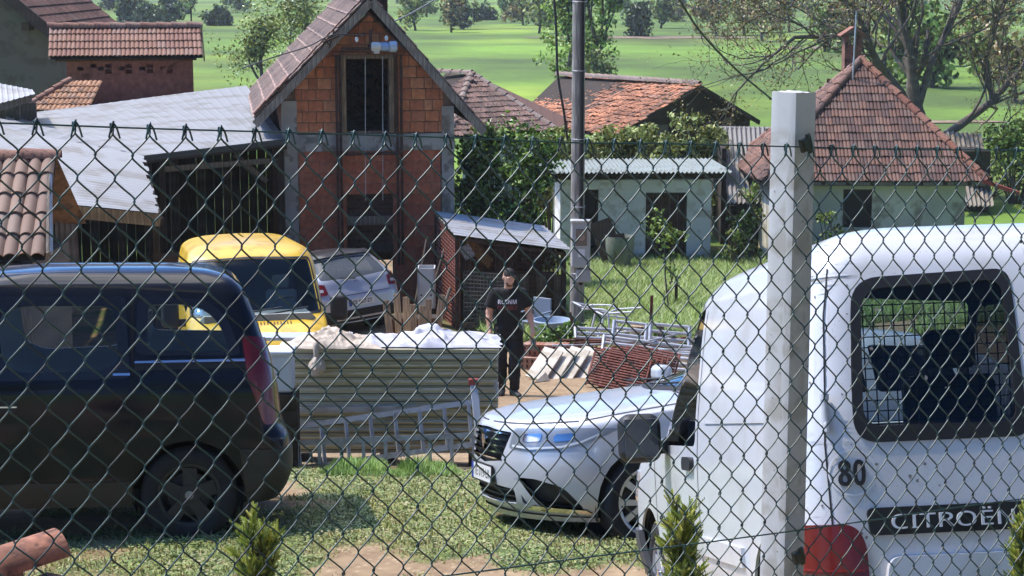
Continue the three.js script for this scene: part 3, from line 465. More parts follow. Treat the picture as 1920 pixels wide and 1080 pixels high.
// panel on a surface: outline and holes in chart ch ('s' side by x, 'f' front and 'r' rear by z from the middle)
function panel(S, ch, poly, { holes = [], off = 0, cell = 0.07, rim = 0, mirror = false, both = false } = {}) {
  const v2 = (p) => p.map((q) => new THREE.Vector2(q[0], q[1])); let c = poly; if (area(c) < 0) c = c.slice().reverse(); const hs = holes.map((h) => (area(h) > 0 ? h.slice().reverse() : h));
  const cv = v2(c), hv = hs.map(v2), tris = THREE.ShapeUtils.triangulateShape(cv, hv), pts = [...c, ...hs.flat()], P = [], N = [];
  const cache = new Map(), pt = (q) => { const k = q[0].toFixed(5) + ',' + q[1].toFixed(5); if (!cache.has(k)) cache.set(k, [S.map[ch](q[0], q[1]), S.nrm(ch, q[0], q[1])]); return cache.get(k); };
  const sgn = { v: ch === 'f' ? -1 : 1 };
  const long = (a, b) => { const p = pt(a)[0], q = pt(b)[0]; return p.distanceTo(q) > cell; }, mid = (a, b) => [(a[0] + b[0]) / 2, (a[1] + b[1]) / 2];
  const put = (q) => { const [p, n0] = pt(q), s = sgn.v, n = n0.clone().multiplyScalar(s); P.push(p.x + n.x * off, p.y + n.y * off, p.z + n.z * off); N.push(n.x, n.y, n.z); };
  const rec = (a, b, d, k) => {
    if (k > 7) { put(a); put(b); put(d); return; }
    const x = long(a, b), y = long(b, d), z = long(d, a); if (!x && !y && !z) { put(a); put(b); put(d); return; }
    const ab = mid(a, b), bd = mid(b, d), da = mid(d, a);
    if (x && y && z) { rec(a, ab, da, k + 1); rec(ab, b, bd, k + 1); rec(da, bd, d, k + 1); rec(ab, bd, da, k + 1); }
    else if (x && y) { rec(a, ab, d, k + 1); rec(ab, b, bd, k + 1); rec(ab, bd, d, k + 1); } else if (y && z) { rec(b, bd, a, k + 1); rec(bd, d, da, k + 1); rec(bd, da, a, k + 1); } else if (x && z) { rec(a, ab, da, k + 1); rec(ab, b, d, k + 1); rec(ab, d, da, k + 1); }
    else if (x) { rec(a, ab, d, k + 1); rec(ab, b, d, k + 1); } else if (y) { rec(b, bd, a, k + 1); rec(bd, d, a, k + 1); } else { rec(d, da, b, k + 1); rec(da, a, b, k + 1); }
  };
  for (const t of tris) rec(pts[t[0]], pts[t[1]], pts[t[2]], 0);
  if (rim) for (const loop of [c, ...hs]) { const l = densify(loop, cell); for (let i = 0; i < l.length; i++) { const a = l[i], b = l[(i + 1) % l.length], A = pt(a), B = pt(b), s = sgn.v, e = [A[0].clone().addScaledVector(A[1], off * s), B[0].clone().addScaledVector(B[1], off * s), B[0].clone().addScaledVector(B[1], (off - rim) * s), A[0].clone().addScaledVector(A[1], (off - rim) * s)]; const n = e[1].clone().sub(e[0]).cross(e[3].clone().sub(e[0])).normalize(); for (const k of [0, 1, 2, 0, 2, 3]) { P.push(e[k].x, e[k].y, e[k].z); N.push(n.x, n.y, n.z); } } }
  const mk = (z) => { const g = new THREE.BufferGeometry(), p = P.slice(), n = N.slice(); if (z < 0) for (let i = 2; i < p.length; i += 3) { p[i] *= -1; n[i] *= -1; } if (z * sgn.v < 0) { for (let i = 0; i < p.length; i += 9) for (let k = 0; k < 3; k++) { let t = p[i + 3 + k]; p[i + 3 + k] = p[i + 6 + k]; p[i + 6 + k] = t; t = n[i + 3 + k]; n[i + 3 + k] = n[i + 6 + k]; n[i + 6 + k] = t; } } g.setAttribute('position', new THREE.Float32BufferAttribute(p, 3)); g.setAttribute('normal', new THREE.Float32BufferAttribute(n, 3)); return g; };
  return both ? mg([mk(1), mk(-1)]) : mk(mirror ? -1 : 1);
}
// strip of width w along a path on the surface
function strip(S, ch, path, w, o = {}) { const l = [], r = []; for (let i = 0; i < path.length; i++) { const a = path[max(0, i - 1)], b = path[min(path.length - 1, i + 1)], L = Math.hypot(b[0] - a[0], b[1] - a[1]) || 1, nx = -(b[1] - a[1]) / L * w / 2, ny = (b[0] - a[0]) / L * w / 2; l.push([path[i][0] + nx, path[i][1] + ny]); r.unshift([path[i][0] - nx, path[i][1] - ny]); } return panel(S, ch, [...l, ...r], { off: 0.0015, cell: 0.12, ...o }); }
// half body outline in the side chart, with wheel arches
function bodyOutline(S, y0, y1, arches, sill = y0, fc = [], rc = [], n = 84) {
  const o = [], edge = (uE, sg, cuts) => {   // boundary at the middle of the car, stepping round openings that cross it
    const e = [], cs = cuts.map((c) => c.filter((p, i) => !i || Math.hypot(p[0] - c[i - 1][0], p[1] - c[i - 1][1]) > 1e-4)).sort((a, b) => a[0][1] - b[0][1]); let k = 0;
    for (let i = 0; i <= n; i++) { const y = lerp(y0, y1, 1 - Math.pow(1 - i / n, 1.9)); while (k < cs.length && y > cs[k][0][1]) { for (const [q, yy] of cs[k]) e.push([uE(yy) - sg * q, yy]); k++; } const last = e.length ? e[e.length - 1][1] : -1; if (y > last + 1e-3) e.push([uE(y), y]); } return e;
  };
  o.push(...edge(S.uF, 1, fc), ...edge(S.uR, -1, rc).reverse());
  const arc = []; for (const [x, cy, r] of arches.slice().sort((a, b) => a[0] - b[0])) { const h = sill - cy, a0 = Math.asin(clamp(h / r, -1, 1)); for (let i = 0; i <= 18; i++) { const t = PI - a0 - (PI - 2 * a0) * i / 18; arc.push([x + r * cos(t), cy + r * sin(t)]); } }
  return [...o, ...arc];
}
function wheel(parent, x, y, z, R, rimR, style, turn = 0, rimMat = MT.rim, wd = 0.2) {
  const g = sub('wheel', parent); g.position.set(x, y, z); g.rotation.y = turn; const s = Math.sign(z) || 1, h = wd / 2;
  const prof = [[rimR, -h * 0.8], [rimR + 0.02, -h * 0.98], [(R + rimR) / 2, -h], [R - 0.025, -h * 0.92], [R - 0.005, -h * 0.7], [R, -h * 0.3], [R, h * 0.3], [R - 0.005, h * 0.7], [R - 0.025, h * 0.92], [(R + rimR) / 2, h], [rimR + 0.02, h * 0.98], [rimR, h * 0.8], [rimR, -h * 0.8]].map((p) => new THREE.Vector2(...p));
  M('tyre', new THREE.LatheGeometry(prof, 40).rotateX(PI / 2), MT.tyre, g);
  const parts = [new THREE.LatheGeometry([[rimR + 0.012, h * 0.86], [rimR - 0.008, h * 0.92], [rimR - 0.02, h * 0.7], [rimR - 0.03, -h * 0.8]].map((p) => new THREE.Vector2(...p)), 40).rotateX(PI / 2)];
  const n = style.n || 5, hubR = style.hub || 0.065;
  for (let i = 0; i < n; i++) { const a = i / n * 2 * PI + 0.3, L = rimR - 0.02, w0 = style.w0 || 0.07, w1 = style.w1 || 0.09; if (style.split) for (const q of [-1, 1]) { const sg = prism([[hubR * 0.5, -w0 / 4 + q * 0.018], [L, -w1 / 4 + q * w1 * 0.75], [L, w1 / 4 + q * w1 * 0.75], [hubR * 0.5, w0 / 4 + q * 0.018]], 0.02, h * 0.62); parts.push(sg.rotateZ(a)); } else parts.push(prism([[hubR * 0.5, -w0 / 2], [L, -w1 / 2], [L, w1 / 2], [hubR * 0.5, w0 / 2]], 0.02, h * 0.62).rotateZ(a)); }
  parts.push(new THREE.CylinderGeometry(hubR, hubR + 0.01, 0.03, 24).rotateX(PI / 2).translate(0, 0, h * 0.72));
  const rim = mg(parts); if (s < 0) rim.rotateY(PI); M('rim', rim, rimMat, g);
  const cap = new THREE.CylinderGeometry(0.028, 0.03, 0.012, 20).rotateX(PI / 2).translate(0, 0, h * 0.9); if (s < 0) cap.rotateY(PI); M('hub_cap', cap, style.cap || MT.chrome, g);
  const br = new THREE.CylinderGeometry(rimR * 0.72, rimR * 0.72, 0.02, 24).rotateX(PI / 2); M('brake_disc', br, MT.plasticGrey, g); return g;
}
function wheelWell(x, cy, r, z, dep) { const parts = []; for (const s of [-1, 1]) { const g = new THREE.CylinderGeometry(r, r, dep, 20, 1, true, -PI / 2 - 0.35, PI + 0.7).rotateX(PI / 2); g.rotateZ(PI); parts.push(g.translate(x, cy, s * (z - dep / 2)));
  parts.push(new THREE.CircleGeometry(r, 24).translate(x, cy, s * (z - dep))); } return mg(parts); }
// stand a vehicle on the ground at x, d heading by angle (0 = to the right, +90 deg = away from the camera)
function park(g, x, d, head, wb = 2.6) {
  const f = V(cos(head), 0, -sin(head)), l = V(-sin(head), 0, -cos(head)), y = (p) => G(p.x, -p.z), c = V(x, 0, -d), e = wb / 2;
  const pf = y(c.clone().addScaledVector(f, e)), pb = y(c.clone().addScaledVector(f, -e)), pl = y(c.clone().addScaledVector(l, 0.7)), pr = y(c.clone().addScaledVector(l, -0.7));
  const X = V(f.x, (pf - pb) / wb, f.z).normalize(), Z0 = V(-l.x, (pr - pl) / 1.4, -l.z).normalize(), Y = Z0.clone().cross(X).normalize(), Z = X.clone().cross(Y);
  g.position.set(x, (pf + pb + pl + pr) / 4 - 0.012, -d); g.quaternion.setFromRotationMatrix(new THREE.Matrix4().makeBasis(X, Y, Z)); return g;
}
const shifted = (f, dx) => (y) => f(y) + dx;
const GLASS = mat([0.62, 0.7, 0.7], 0.03, { transmission: 1, thickness: 0, ior: 1.5 }), GLASS_TINT = mat([0.3, 0.34, 0.35], 0.03, { transmission: 1, thickness: 0, ior: 1.5 }), LENS = mat([0.9, 0.93, 0.95], 0.05, { transmission: 1, thickness: 0, ior: 1.5 }), REDLENS = mat([0.15, 0.004, 0.004], 0.25, { clearcoat: 0.5, clearcoatRoughness: 0.1 });
const paint = (c, r = 0.35, o = {}) => mat(c, r, { clearcoat: 0.8, clearcoatRoughness: 0.08, ...o });
function seats(parent, list, m = MT.dark) { for (const [x, z, y = 0.45] of list) { const g = [cbx(0.46, 0.16, 0.46, 0.04, x, y, z), cbx(0.12, 0.6, 0.44, 0.04, x - 0.26, y + 0.36, z), cbx(0.09, 0.18, 0.24, 0.03, x - 0.3, y + 0.78, z)]; M('seat', g, m, parent); } }
function plate(parent, name, text, w, h, blue) {
  const c = document.createElement('canvas'); c.width = 256; c.height = 56; const x = c.getContext('2d'); x.fillStyle = '#e8e8e4'; x.fillRect(0, 0, 256, 56); if (blue) { x.fillStyle = '#1c3f9a'; x.fillRect(0, 0, 28, 56); } x.fillStyle = '#16181c'; x.font = 'bold 44px sans-serif'; x.fillText(text, blue ? 36 : 14, 44);
  const t = new THREE.CanvasTexture(c); t.colorSpace = THREE.SRGBColorSpace; const m = mat([0.8, 0.8, 0.8], 0.5); m.map = t; const g = new THREE.PlaneGeometry(w, h); g.userData.uv = true; return M(name, g, m, parent);
}
function baseBody(v, S, o) {   // paint shell with openings, inner lining, glass, floor
  const shell = bodyOutline(S, o.y0, o.y1, o.arches, o.sill, o.front || [], o.rear || []);
  M('body', panel(S, 's', shell, { holes: o.holes, cell: 0.07, both: true, rim: 0.012 }), o.paint, v);
  M('inner_lining', panel(S, 's', bodyOutline(S, o.y0, o.y1 - 0.05, o.arches, o.sill, o.front || [], o.rear || []), { holes: o.holes, cell: 0.12, both: true, off: -0.03 }), o.lining || MT.dark, v);
  M('floor_pan', bx(o.x1 - o.x0, 0.1, o.wid, (o.x0 + o.x1) / 2, o.sill + 0.04, 0), MT.blackRough, v);
}
function sideGlass(v, S, list, m, name = 'side_window') { for (const p of list) for (const z of [false, true]) M(name, panel(S, 's', p, { off: -0.008, cell: 0.1, mirror: z }), m, v); }
const inF = (S, p) => p.map(([q, y]) => [S.uF(y) - q, y]), inR = (S, p) => p.map(([q, y]) => [S.uR(y) + q, y]);
// ---------- black van ----------
{
  const S = Surf({
    w: curve([[0.2, 0.83], [0.45, 0.9], [0.75, 0.915], [1.0, 0.905], [1.15, 0.885], [1.35, 0.835], [1.6, 0.765], [1.7, 0.715], [1.77, 0.6], [1.805, 0.4], [1.82, 0.002]]),
    xr: curve([[0.25, -1.93], [0.36, -2.0], [0.5, -2.035], [0.68, -2.02], [0.78, -1.96], [1.05, -1.92], [1.35, -1.84], [1.62, -1.74], [1.73, -1.66], [1.79, -1.5], [1.82, -1.2]]),
    xf: curve([[0.2, 2.1], [0.45, 2.2], [0.7, 2.16], [0.9, 2.0], [1.02, 1.55], [1.07, 1.25], [1.4, 0.8], [1.68, 0.4], [1.77, 0.1], [1.82, -0.4]]),
    rf: () => [0.5, 0.6], rr: (y) => [lerp(0.17, 0.13, clamp(y - 0.6)), lerp(0.3, 0.17, clamp(y - 0.3))],
  });
  const v = thing('black_van', 'black passenger van seen from its side with a sliding door', 'van');
  const w1 = rnd([[-0.9, 1.2], [-0.86, 1.57], [-0.25, 1.575], [-0.12, 1.5], [-0.16, 1.2], [-0.3, 1.14], [-0.8, 1.16]], 0.07), w2 = rnd([[-1.62, 1.27], [-1.56, 1.44], [-1.46, 1.55], [-1.3, 1.585], [-1.09, 1.58], [-1.08, 1.28]], [0.04, 0.1, 0.1, 0.05, 0.05, 0.06]), w0 = rnd([[0.02, 1.14], [0.04, 1.56], [0.42, 1.56], [0.98, 1.12]], 0.06);
  const fw = rnd([[0, 1.09], [0.72, 1.09], [0.6, 1.66], [0, 1.7]], [1e-5, 0.06, 0.06, 1e-5]), rw = rnd([[0.0, 1.18], [0.68, 1.18], [0.6, 1.62], [0, 1.64]], [1e-5, 0.08, 0.08, 1e-5]);
  const blk = paint([0.007, 0.008, 0.013], 0.4, { clearcoat: 0.55, clearcoatRoughness: 0.06, specularIntensity: 0.15 });
  baseBody(v, S, { y0: 0.24, y1: 1.8195, sill: 0.26, arches: [[-1.35, 0.32, 0.365], [1.35, 0.32, 0.365]], holes: [w1, w2, w0], front: [fw], rear: [rw], paint: blk, lining: mat([0.36, 0.37, 0.36], 0.9), x0: -1.75, x1: 1.6, wid: 1.55 });
  const tint = mat([0.8, 0.86, 0.84], 0.03, { transmission: 1, thickness: 0, ior: 1.5 });
  sideGlass(v, S, [w1, w2, w0], tint);
  const sym = (p) => [...p, ...p.slice().reverse().map(([a, b]) => [-a, b])];
  M('windscreen', panel(S, 'f', sym(fw), { off: -0.008, cell: 0.1 }), GLASS, v); M('rear_window', panel(S, 'r', sym(rw), { off: -0.008, cell: 0.1 }), tint, v);
  // black plastic lower cladding, seams, trims
  const seam = mat([0.002, 0.002, 0.002], 0.9);
  M('door_seam', [[[-0.985, 0.3], [-0.985, 1.66]], [[-0.03, 0.3], [-0.03, 1.64]]].flatMap((p) => [panelStrip(S, p, 0.012)]), seam, v);
  M('roof_rail', panelStrip(S, [[-1.5, 1.655], [-0.9, 1.69], [-0.2, 1.7], [0.3, 1.69]], 0.014), seam, v);
  M('window_surround', [panel(S, 's', rnd([[-0.97, 1.1], [-0.94, 1.63], [0.0, 1.635], [0.0, 1.09]], 0.04), { holes: [w1], off: 0.003, both: true, cell: 0.1 }), panel(S, 's', rnd([[-1.7, 1.24], [-1.6, 1.5], [-1.46, 1.61], [-1.02, 1.64], [-1.0, 1.25]], 0.06), { holes: [w2], off: 0.003, both: true, cell: 0.1 })], mat([0.008, 0.008, 0.009], 0.25, { clearcoat: 0.5 }), v);
  M('sliding_rail', panel(S, 's', [[-1.74, 1.205], [-1.74, 1.222], [-1.0, 1.212], [-1.0, 1.198]], { off: 0.008, rim: 0.012, both: true, cell: 0.2 }), MT.chrome, v); M('sliding_track', panel(S, 's', [[-1.72, 1.165], [-1.72, 1.2], [-1.0, 1.195], [-1.0, 1.15]], { off: 0.003, both: true, cell: 0.2 }), MT.black, v);
  for (const [x, y] of [[-0.17, 0.93], [0.12, 0.93]]) { for (const z of [false, true]) M('door_handle', panel(S, 's', rnd([[x - 0.09, y - 0.035], [x - 0.09, y + 0.035], [x + 0.09, y + 0.035], [x + 0.09, y - 0.035]], 0.03), { off: 0.012, rim: 0.02, mirror: z }), MT.black, v); M('handle_trim', panel(S, 's', [[x - 0.08, y - 0.01], [x - 0.08, y], [x + 0.08, y], [x + 0.08, y - 0.01]], { off: 0.016, rim: 0.01, both: true }), MT.chrome, v); }
  M('latch', panel(S, 's', [[-0.97, 1.12], [-0.97, 1.135], [-0.86, 1.135], [-0.86, 1.12]], { off: 0.01, rim: 0.01, both: true }), MT.chrome, v);
  M('bumper', [panel(S, 's', [[S.uR(0.3) + 0.02, 0.27], [S.uR(0.6) + 0.02, 0.6], [-1.68, 0.62], [-1.7, 0.5], [-1.73, 0.27]], { off: 0.012, rim: 0.02, both: true }), panel(S, 's', [[-0.98, 0.25], [-0.98, 0.42], [0.97, 0.42], [0.97, 0.25]], { off: 0.008, rim: 0.01, both: true })], tmat([0.03, 0.029, 0.027], 0.55, 'dirt', 1.5), v);
  for (const z of [false, true]) { M('tail_light', panel(S, 's', rnd(inR(S, [[0.62, 0.8], [0.95, 0.78], [1.0, 1.1], [0.9, 1.37], [0.66, 1.34]]), 0.04), { off: 0.016, rim: 0.02, mirror: z }), REDLENS, v); M('headlight', panel(S, 's', rnd(inF(S, [[0.4, 0.72], [0.8, 0.66], [1.1, 0.78], [1.15, 0.92], [0.7, 0.86]]), 0.04), { off: 0.01, rim: 0.02, mirror: z }), MT.chrome, v); M('wing_mirror', cbx(0.14, 0.24, 0.2, 0.04, 0.78, 1.12, z ? -1.03 : 1.03), MT.black, v); }
  M('wheel_arch_liner', [wheelWell(-1.35, 0.32, 0.363, 0.86, 0.3), wheelWell(1.35, 0.32, 0.363, 0.86, 0.3)], MT.blackRough, v);
  const st = { n: 5, w0: 0.075, w1: 0.1 }, gun = mat([0.035, 0.036, 0.038], 0.45, { metalness: 0.4 });
  for (const [x, z] of [[-1.35, 0.79], [-1.35, -0.79], [1.35, 0.79], [1.35, -0.79]]) wheel(v, x, 0.318, z, 0.318, 0.2, { ...st, cap: mat([0.3, 0.31, 0.32], 0.4, { metalness: 0.5 }) }, 0, gun, 0.2);
  seats(v, [[0.35, -0.4, 0.62], [0.35, 0.4, 0.62], [-0.75, -0.4, 0.62], [-0.75, 0.4, 0.62], [-0.75, 0, 0.62]], mat([0.2, 0.2, 0.21], 0.9));
  M('dashboard', cbx(0.4, 0.3, 1.4, 0.06, 1.05, 0.92, 0), MT.dark, v);
  park(v, -3.62, 12.55, PI + 0.17, 2.7);
}
function panelStrip(S, path, w) { return strip(S, 's', path, w, { both: true }); }
// ---------- white van ----------
{
  const S = Surf({
    w: curve([[0.2, 0.8], [0.5, 0.86], [0.85, 0.865], [1.05, 0.855], [1.3, 0.825], [1.6, 0.775], [1.7, 0.725], [1.76, 0.62], [1.795, 0.43], [1.81, 0.002]]),
    xr: curve([[0.25, -1.92], [0.4, -1.99], [0.55, -1.995], [0.98, -1.985], [1.3, -1.945], [1.62, -1.88], [1.72, -1.81], [1.785, -1.62], [1.81, -1.3]]),
    xf: curve([[0.2, 2.0], [0.42, 2.1], [0.65, 2.09], [0.8, 2.02], [0.9, 1.88], [0.99, 1.45], [1.03, 1.2], [1.08, 1.12], [1.4, 0.76], [1.63, 0.5], [1.73, 0.25], [1.79, -0.1], [1.81, -0.5]]),
    rf: () => [0.42, 0.5], rr: (y) => [lerp(0.13, 0.1, clamp(y - 0.6)), lerp(0.17, 0.13, clamp(y - 0.5))],
  });
  const v = thing('white_van', 'white panel van with 80 sticker and black name strip on its rear doors', 'van');
  const white = tmat([0.65, 0.655, 0.66], 0.35, 'faint', 0.7, 0, { clearcoat: 0.8, clearcoatRoughness: 0.08 });
  const wd = rnd([[0.04, 0.98], [0.04, 1.62], [0.46, 1.61], [1.06, 1.06], [1.04, 0.98]], 0.05), fw = rnd([[0, 1.05], [0.7, 1.05], [0.6, 1.64], [0, 1.68]], [1e-5, 0.06, 0.06, 1e-5]);
  const rwS = rnd([[0.07, 1.0], [0.7, 1.0], [0.655, 1.58], [0.07, 1.6]], [0.05, 0.1, 0.11, 0.06], 7);
  baseBody(v, S, { y0: 0.24, y1: 1.8095, sill: 0.26, arches: [[-1.345, 0.3, 0.35], [1.345, 0.3, 0.35]], holes: [wd, inR(S, rwS)], front: [fw], paint: white, lining: mat([0.12, 0.12, 0.125], 0.9), x0: -1.75, x1: 1.55, wid: 1.45 });
  sideGlass(v, S, [wd], mat([0.12, 0.13, 0.14], 0.04, { transmission: 1, thickness: 0, ior: 1.5 }));
  const sym = (p) => [...p, ...p.slice().reverse().map(([a, b]) => [-a, b])], neg = (p) => p.map(([a, b]) => [-a, b]);
  M('windscreen', panel(S, 'f', sym(fw), { off: -0.008, cell: 0.1 }), GLASS, v);
  const rglass = mat([0.5, 0.56, 0.58], 0.02, { transmission: 1, thickness: 0, ior: 1.5 });
  const inner = rnd([[0.105, 1.055], [0.66, 1.055], [0.622, 1.54], [0.105, 1.56]], [0.05, 0.08, 0.09, 0.06], 7);
  for (const k of [1, -1]) { const f = k > 0 ? (p) => p : neg; M('rear_window', panel(S, 'r', f(rwS), { off: -0.006, cell: 0.08 }), rglass, v); M('window_seal', panel(S, 'r', f(rwS), { holes: [f(inner)], off: 0.004, rim: 0.01, cell: 0.08 }), MT.black, v); }
  const seam = mat([0.015, 0.015, 0.016], 0.9), S1 = (p, w = 0.01) => strip(S, 's', p, w, { both: true });
  M('door_seam', [S1([[-0.02, 0.3], [-0.02, 1.66], [0.5, 1.66]]), S1([[1.08, 0.34], [1.1, 0.9], [1.06, 1.02]]), strip(S, 'r', [[0.004, 0.4], [0.004, 1.7]], 0.008), strip(S, 'r', [[-0.775, 0.55], [-0.79, 1.0], [-0.755, 1.45], [-0.72, 1.62]], 0.006), strip(S, 'r', [[0.775, 0.55], [0.79, 1.0], [0.755, 1.45], [0.72, 1.62]], 0.006)], seam, v);
  M('side_panel', [panel(S, 's', rnd([[-1.7, 1.08], [-1.66, 1.5], [-1.5, 1.56], [-0.15, 1.56], [-0.15, 1.08]], 0.06), { off: 0.006, rim: 0.008, both: true })], white, v);
  for (const [x, y] of [[0.16, 0.9]]) for (const z of [false, true]) M('door_handle', panel(S, 's', rnd([[x - 0.1, y - 0.03], [x - 0.1, y + 0.03], [x + 0.1, y + 0.03], [x + 0.1, y - 0.03]], 0.03), { off: 0.022, rim: 0.03, mirror: z }), MT.black, v);
  for (const k of [-1, 1]) for (const y of [1.12]) { const p = S.map.r(k * 0.78, y), hg = M('hinge', [cyl(0.014, 0.014, 0.11, 0, 0, 0, 10), cbx(0.05, 0.035, 0.02, 0.006, 0.02 * 0, -0.06, 0), cyl(0.017, 0.017, 0.02, 0, 0.045, 0, 10)], mat([0.5, 0.51, 0.52], 0.5), v); hg.position.copy(p).add(V(-0.018, 0, k * 0.006)); }
  // mirror
  for (const k of [-1, 1]) { const mr = sub('wing_mirror', v); M('housing', rbx(0.14, 0.24, 0.21, 0.06, 0.72, 1.02, k * 1.0), MT.black, mr); M('arm', cbx(0.08, 0.06, 0.16, 0.02, 0.76, 0.97, k * 0.9), MT.black, mr); M('mirror_glass', rbx(0.012, 0.19, 0.165, 0.005, 0.648, 1.02, k * 1.0), mat([0.03, 0.032, 0.035], 0.15, { clearcoat: 0.5 }), mr); }
  // rear lights: red lens over a dark lower band
  for (const k of [-1, 1]) {
    const f = k > 0 ? (p) => p : neg, t = sub('tail_light', v), xo = rnd([[0.67, 0.38], [0.93, 0.38], [0.95, 0.72], [0.72, 0.725], [0.68, 0.66]], [0.02, 0.02, 0.03, 0.05, 0.04]);
    M('lens', panel(S, 'r', f(xo), { off: 0.022, rim: 0.03, cell: 0.06 }), REDLENS, t);
    M('dark_lens', panel(S, 'r', f(rnd([[0.75, 0.4], [0.89, 0.4], [0.89, 0.555], [0.745, 0.55]], 0.015)), { off: 0.026, rim: 0.006, cell: 0.06 }), mat([0.05, 0.035, 0.03], 0.15, { clearcoat: 1 }), t);
    M('lens_bar', panel(S, 'r', f([[0.69, 0.56], [0.94, 0.566], [0.94, 0.572], [0.69, 0.566]]), { off: 0.026, rim: 0.006 }), mat([0.25, 0.01, 0.01], 0.3), t);
  }
  // name strip
  const stripO = rnd([[-0.66, 0.68], [-0.67, 0.775], [0.67, 0.775], [0.66, 0.68]], 0.025); M('name_strip', panel(S, 'r', stripO, { off: 0.014, rim: 0.016, cell: 0.08 }), mat([0.012, 0.012, 0.012], 0.45), v);
  const { FontLoader } = await import('three/addons/loaders/FontLoader.js'), { TextGeometry } = await import('three/addons/geometries/TextGeometry.js');
  const font = await new FontLoader().loadAsync('fonts/droid/droid_sans_bold.typeface.json'), fontR = await new FontLoader().loadAsync('fonts/droid/droid_sans_regular.typeface.json');
  const onRear = (txt, size, q0, y0, width, off, fnt, m, name, sx = 1) => {
    const g = new TextGeometry(txt, { font: fnt, size, depth: 0.004, curveSegments: 5, bevelEnabled: false }); g.computeBoundingBox(); const b = g.boundingBox, k = width / (b.max.x - b.min.x); g.translate(-b.min.x, 0, 0); g.scale(k, 1, 1);
    const p = g.attributes.position; for (let i = 0; i < p.count; i++) { const q = q0 + p.getX(i), y = y0 + p.getY(i), s = S.map.r(q, y); p.setXYZ(i, s.x - off - p.getZ(i), s.y, s.z); } g.computeVertexNormals(); return M(name, g, m, v);
  };
  onRear('CITROËN', 0.05, -0.585, 0.7, 0.44, 0.014, fontR, mat([0.75, 0.76, 0.78], 0.35), 'lettering');
  onRear('80', 0.088, -0.755, 0.855, 0.092, 0.002, font, mat([0.015, 0.015, 0.015], 0.5), 'number_sticker');
  { const ring = []; for (let i = 0; i <= 40; i++) { const a = i / 40 * 2 * PI; ring.push([-0.705 + 0.078 * cos(a), 0.9 + 0.078 * sin(a)]); } M('sticker_ring', strip(S, 'r', ring, 0.006, { off: 0.003 }), mat([0.7, 0.71, 0.72], 0.4), v); }
  M('plate_recess', panel(S, 'r', rnd([[-0.62, 0.5], [-0.6, 0.605], [0.6, 0.605], [0.62, 0.5]], 0.04), { off: 0.03, rim: 0.04 }), white, v);
  M('bumper', panel(S, 's', [[S.uR(0.28) + 0.01, 0.28], [S.uR(0.44) + 0.01, 0.44], [-1.66, 0.44], [-1.68, 0.28]], { off: 0.03, rim: 0.04, both: true }), MT.plasticGrey, v);
  M('rub_strip', panel(S, 's', [[-0.9, 0.5], [-0.9, 0.58], [0.92, 0.58], [0.92, 0.5]], { off: 0.015, rim: 0.02, both: true }), white, v);
  M('front_bumper', panel(S, 's', inF(S, [[0, 0.26], [1.15, 0.26], [1.15, 0.52], [0, 0.55]]), { off: 0.02, rim: 0.03, both: true }), MT.plasticGrey, v);
  M('fuel_dust_spot', (() => { const r = rng(61), l = []; for (let i = 0; i < 26; i++) { const q = -0.3 - r() * 0.55, y = 0.62 + r() * 1.0, s = 0.003 + 0.005 * r() * r(); const p = []; for (let k = 0; k < 7; k++) p.push([q + s * cos(k * 0.9) * (0.6 + r()), y + s * sin(k * 0.9) * (0.6 + r())]); l.push(panel(S, 'r', p, { off: 0.0012 })); } return l; })(), mat([0.2, 0.19, 0.18], 0.9), v);
  for (const z of [false, true]) M('headlight', panel(S, 's', rnd(inF(S, [[0.45, 0.66], [0.8, 0.62], [1.05, 0.7], [1.1, 0.84], [0.6, 0.84]]), 0.04), { off: 0.01, rim: 0.02, mirror: z }), MT.chrome, v);
  // cargo partition: wire mesh behind the seats
  const cage = []; for (let i = 0; i <= 26; i++) cage.push(bx(0.005, 0.78, 0.005, -0.12, 1.2, -0.62 + i * 0.0477)); for (let i = 0; i <= 16; i++) cage.push(bx(0.005, 0.005, 1.26, -0.12, 0.82 + i * 0.0477, 0)); M('cargo_partition', cage, MT.black, v);
  M('partition_panel', bx(0.01, 0.5, 1.4, -0.12, 0.56, 0), MT.dark, v);
  seats(v, [[0.42, -0.38, 0.6], [0.42, 0.38, 0.6]], mat([0.06, 0.06, 0.065], 0.9)); M('dashboard', cbx(0.4, 0.26, 1.3, 0.06, 1.02, 0.9, 0), MT.dark, v);
  M('rear_wiper', [cbx(0.02, 0.02, 0.3, 0.006, -2.0, 1.04, 0.25), cyl(0.02, 0.02, 0.03, -1.99, 1.0, 0.1)], MT.black, v);
  M('wheel_arch_liner', [wheelWell(-1.345, 0.3, 0.348, 0.82, 0.28), wheelWell(1.345, 0.3, 0.348, 0.82, 0.28)], MT.blackRough, v);
  for (const [x, z] of [[-1.345, 0.74], [-1.345, -0.74], [1.345, 0.74], [1.345, -0.74]]) wheel(v, x, 0.3, z, 0.3, 0.185, { n: 8, w0: 0.05, w1: 0.06, hub: 0.08 }, 0, mat([0.3, 0.31, 0.32], 0.5, { metalness: 0.3 }), 0.19);
  park(v, 1.73, 8.05, PI / 2 + 0.1, 2.69);
}
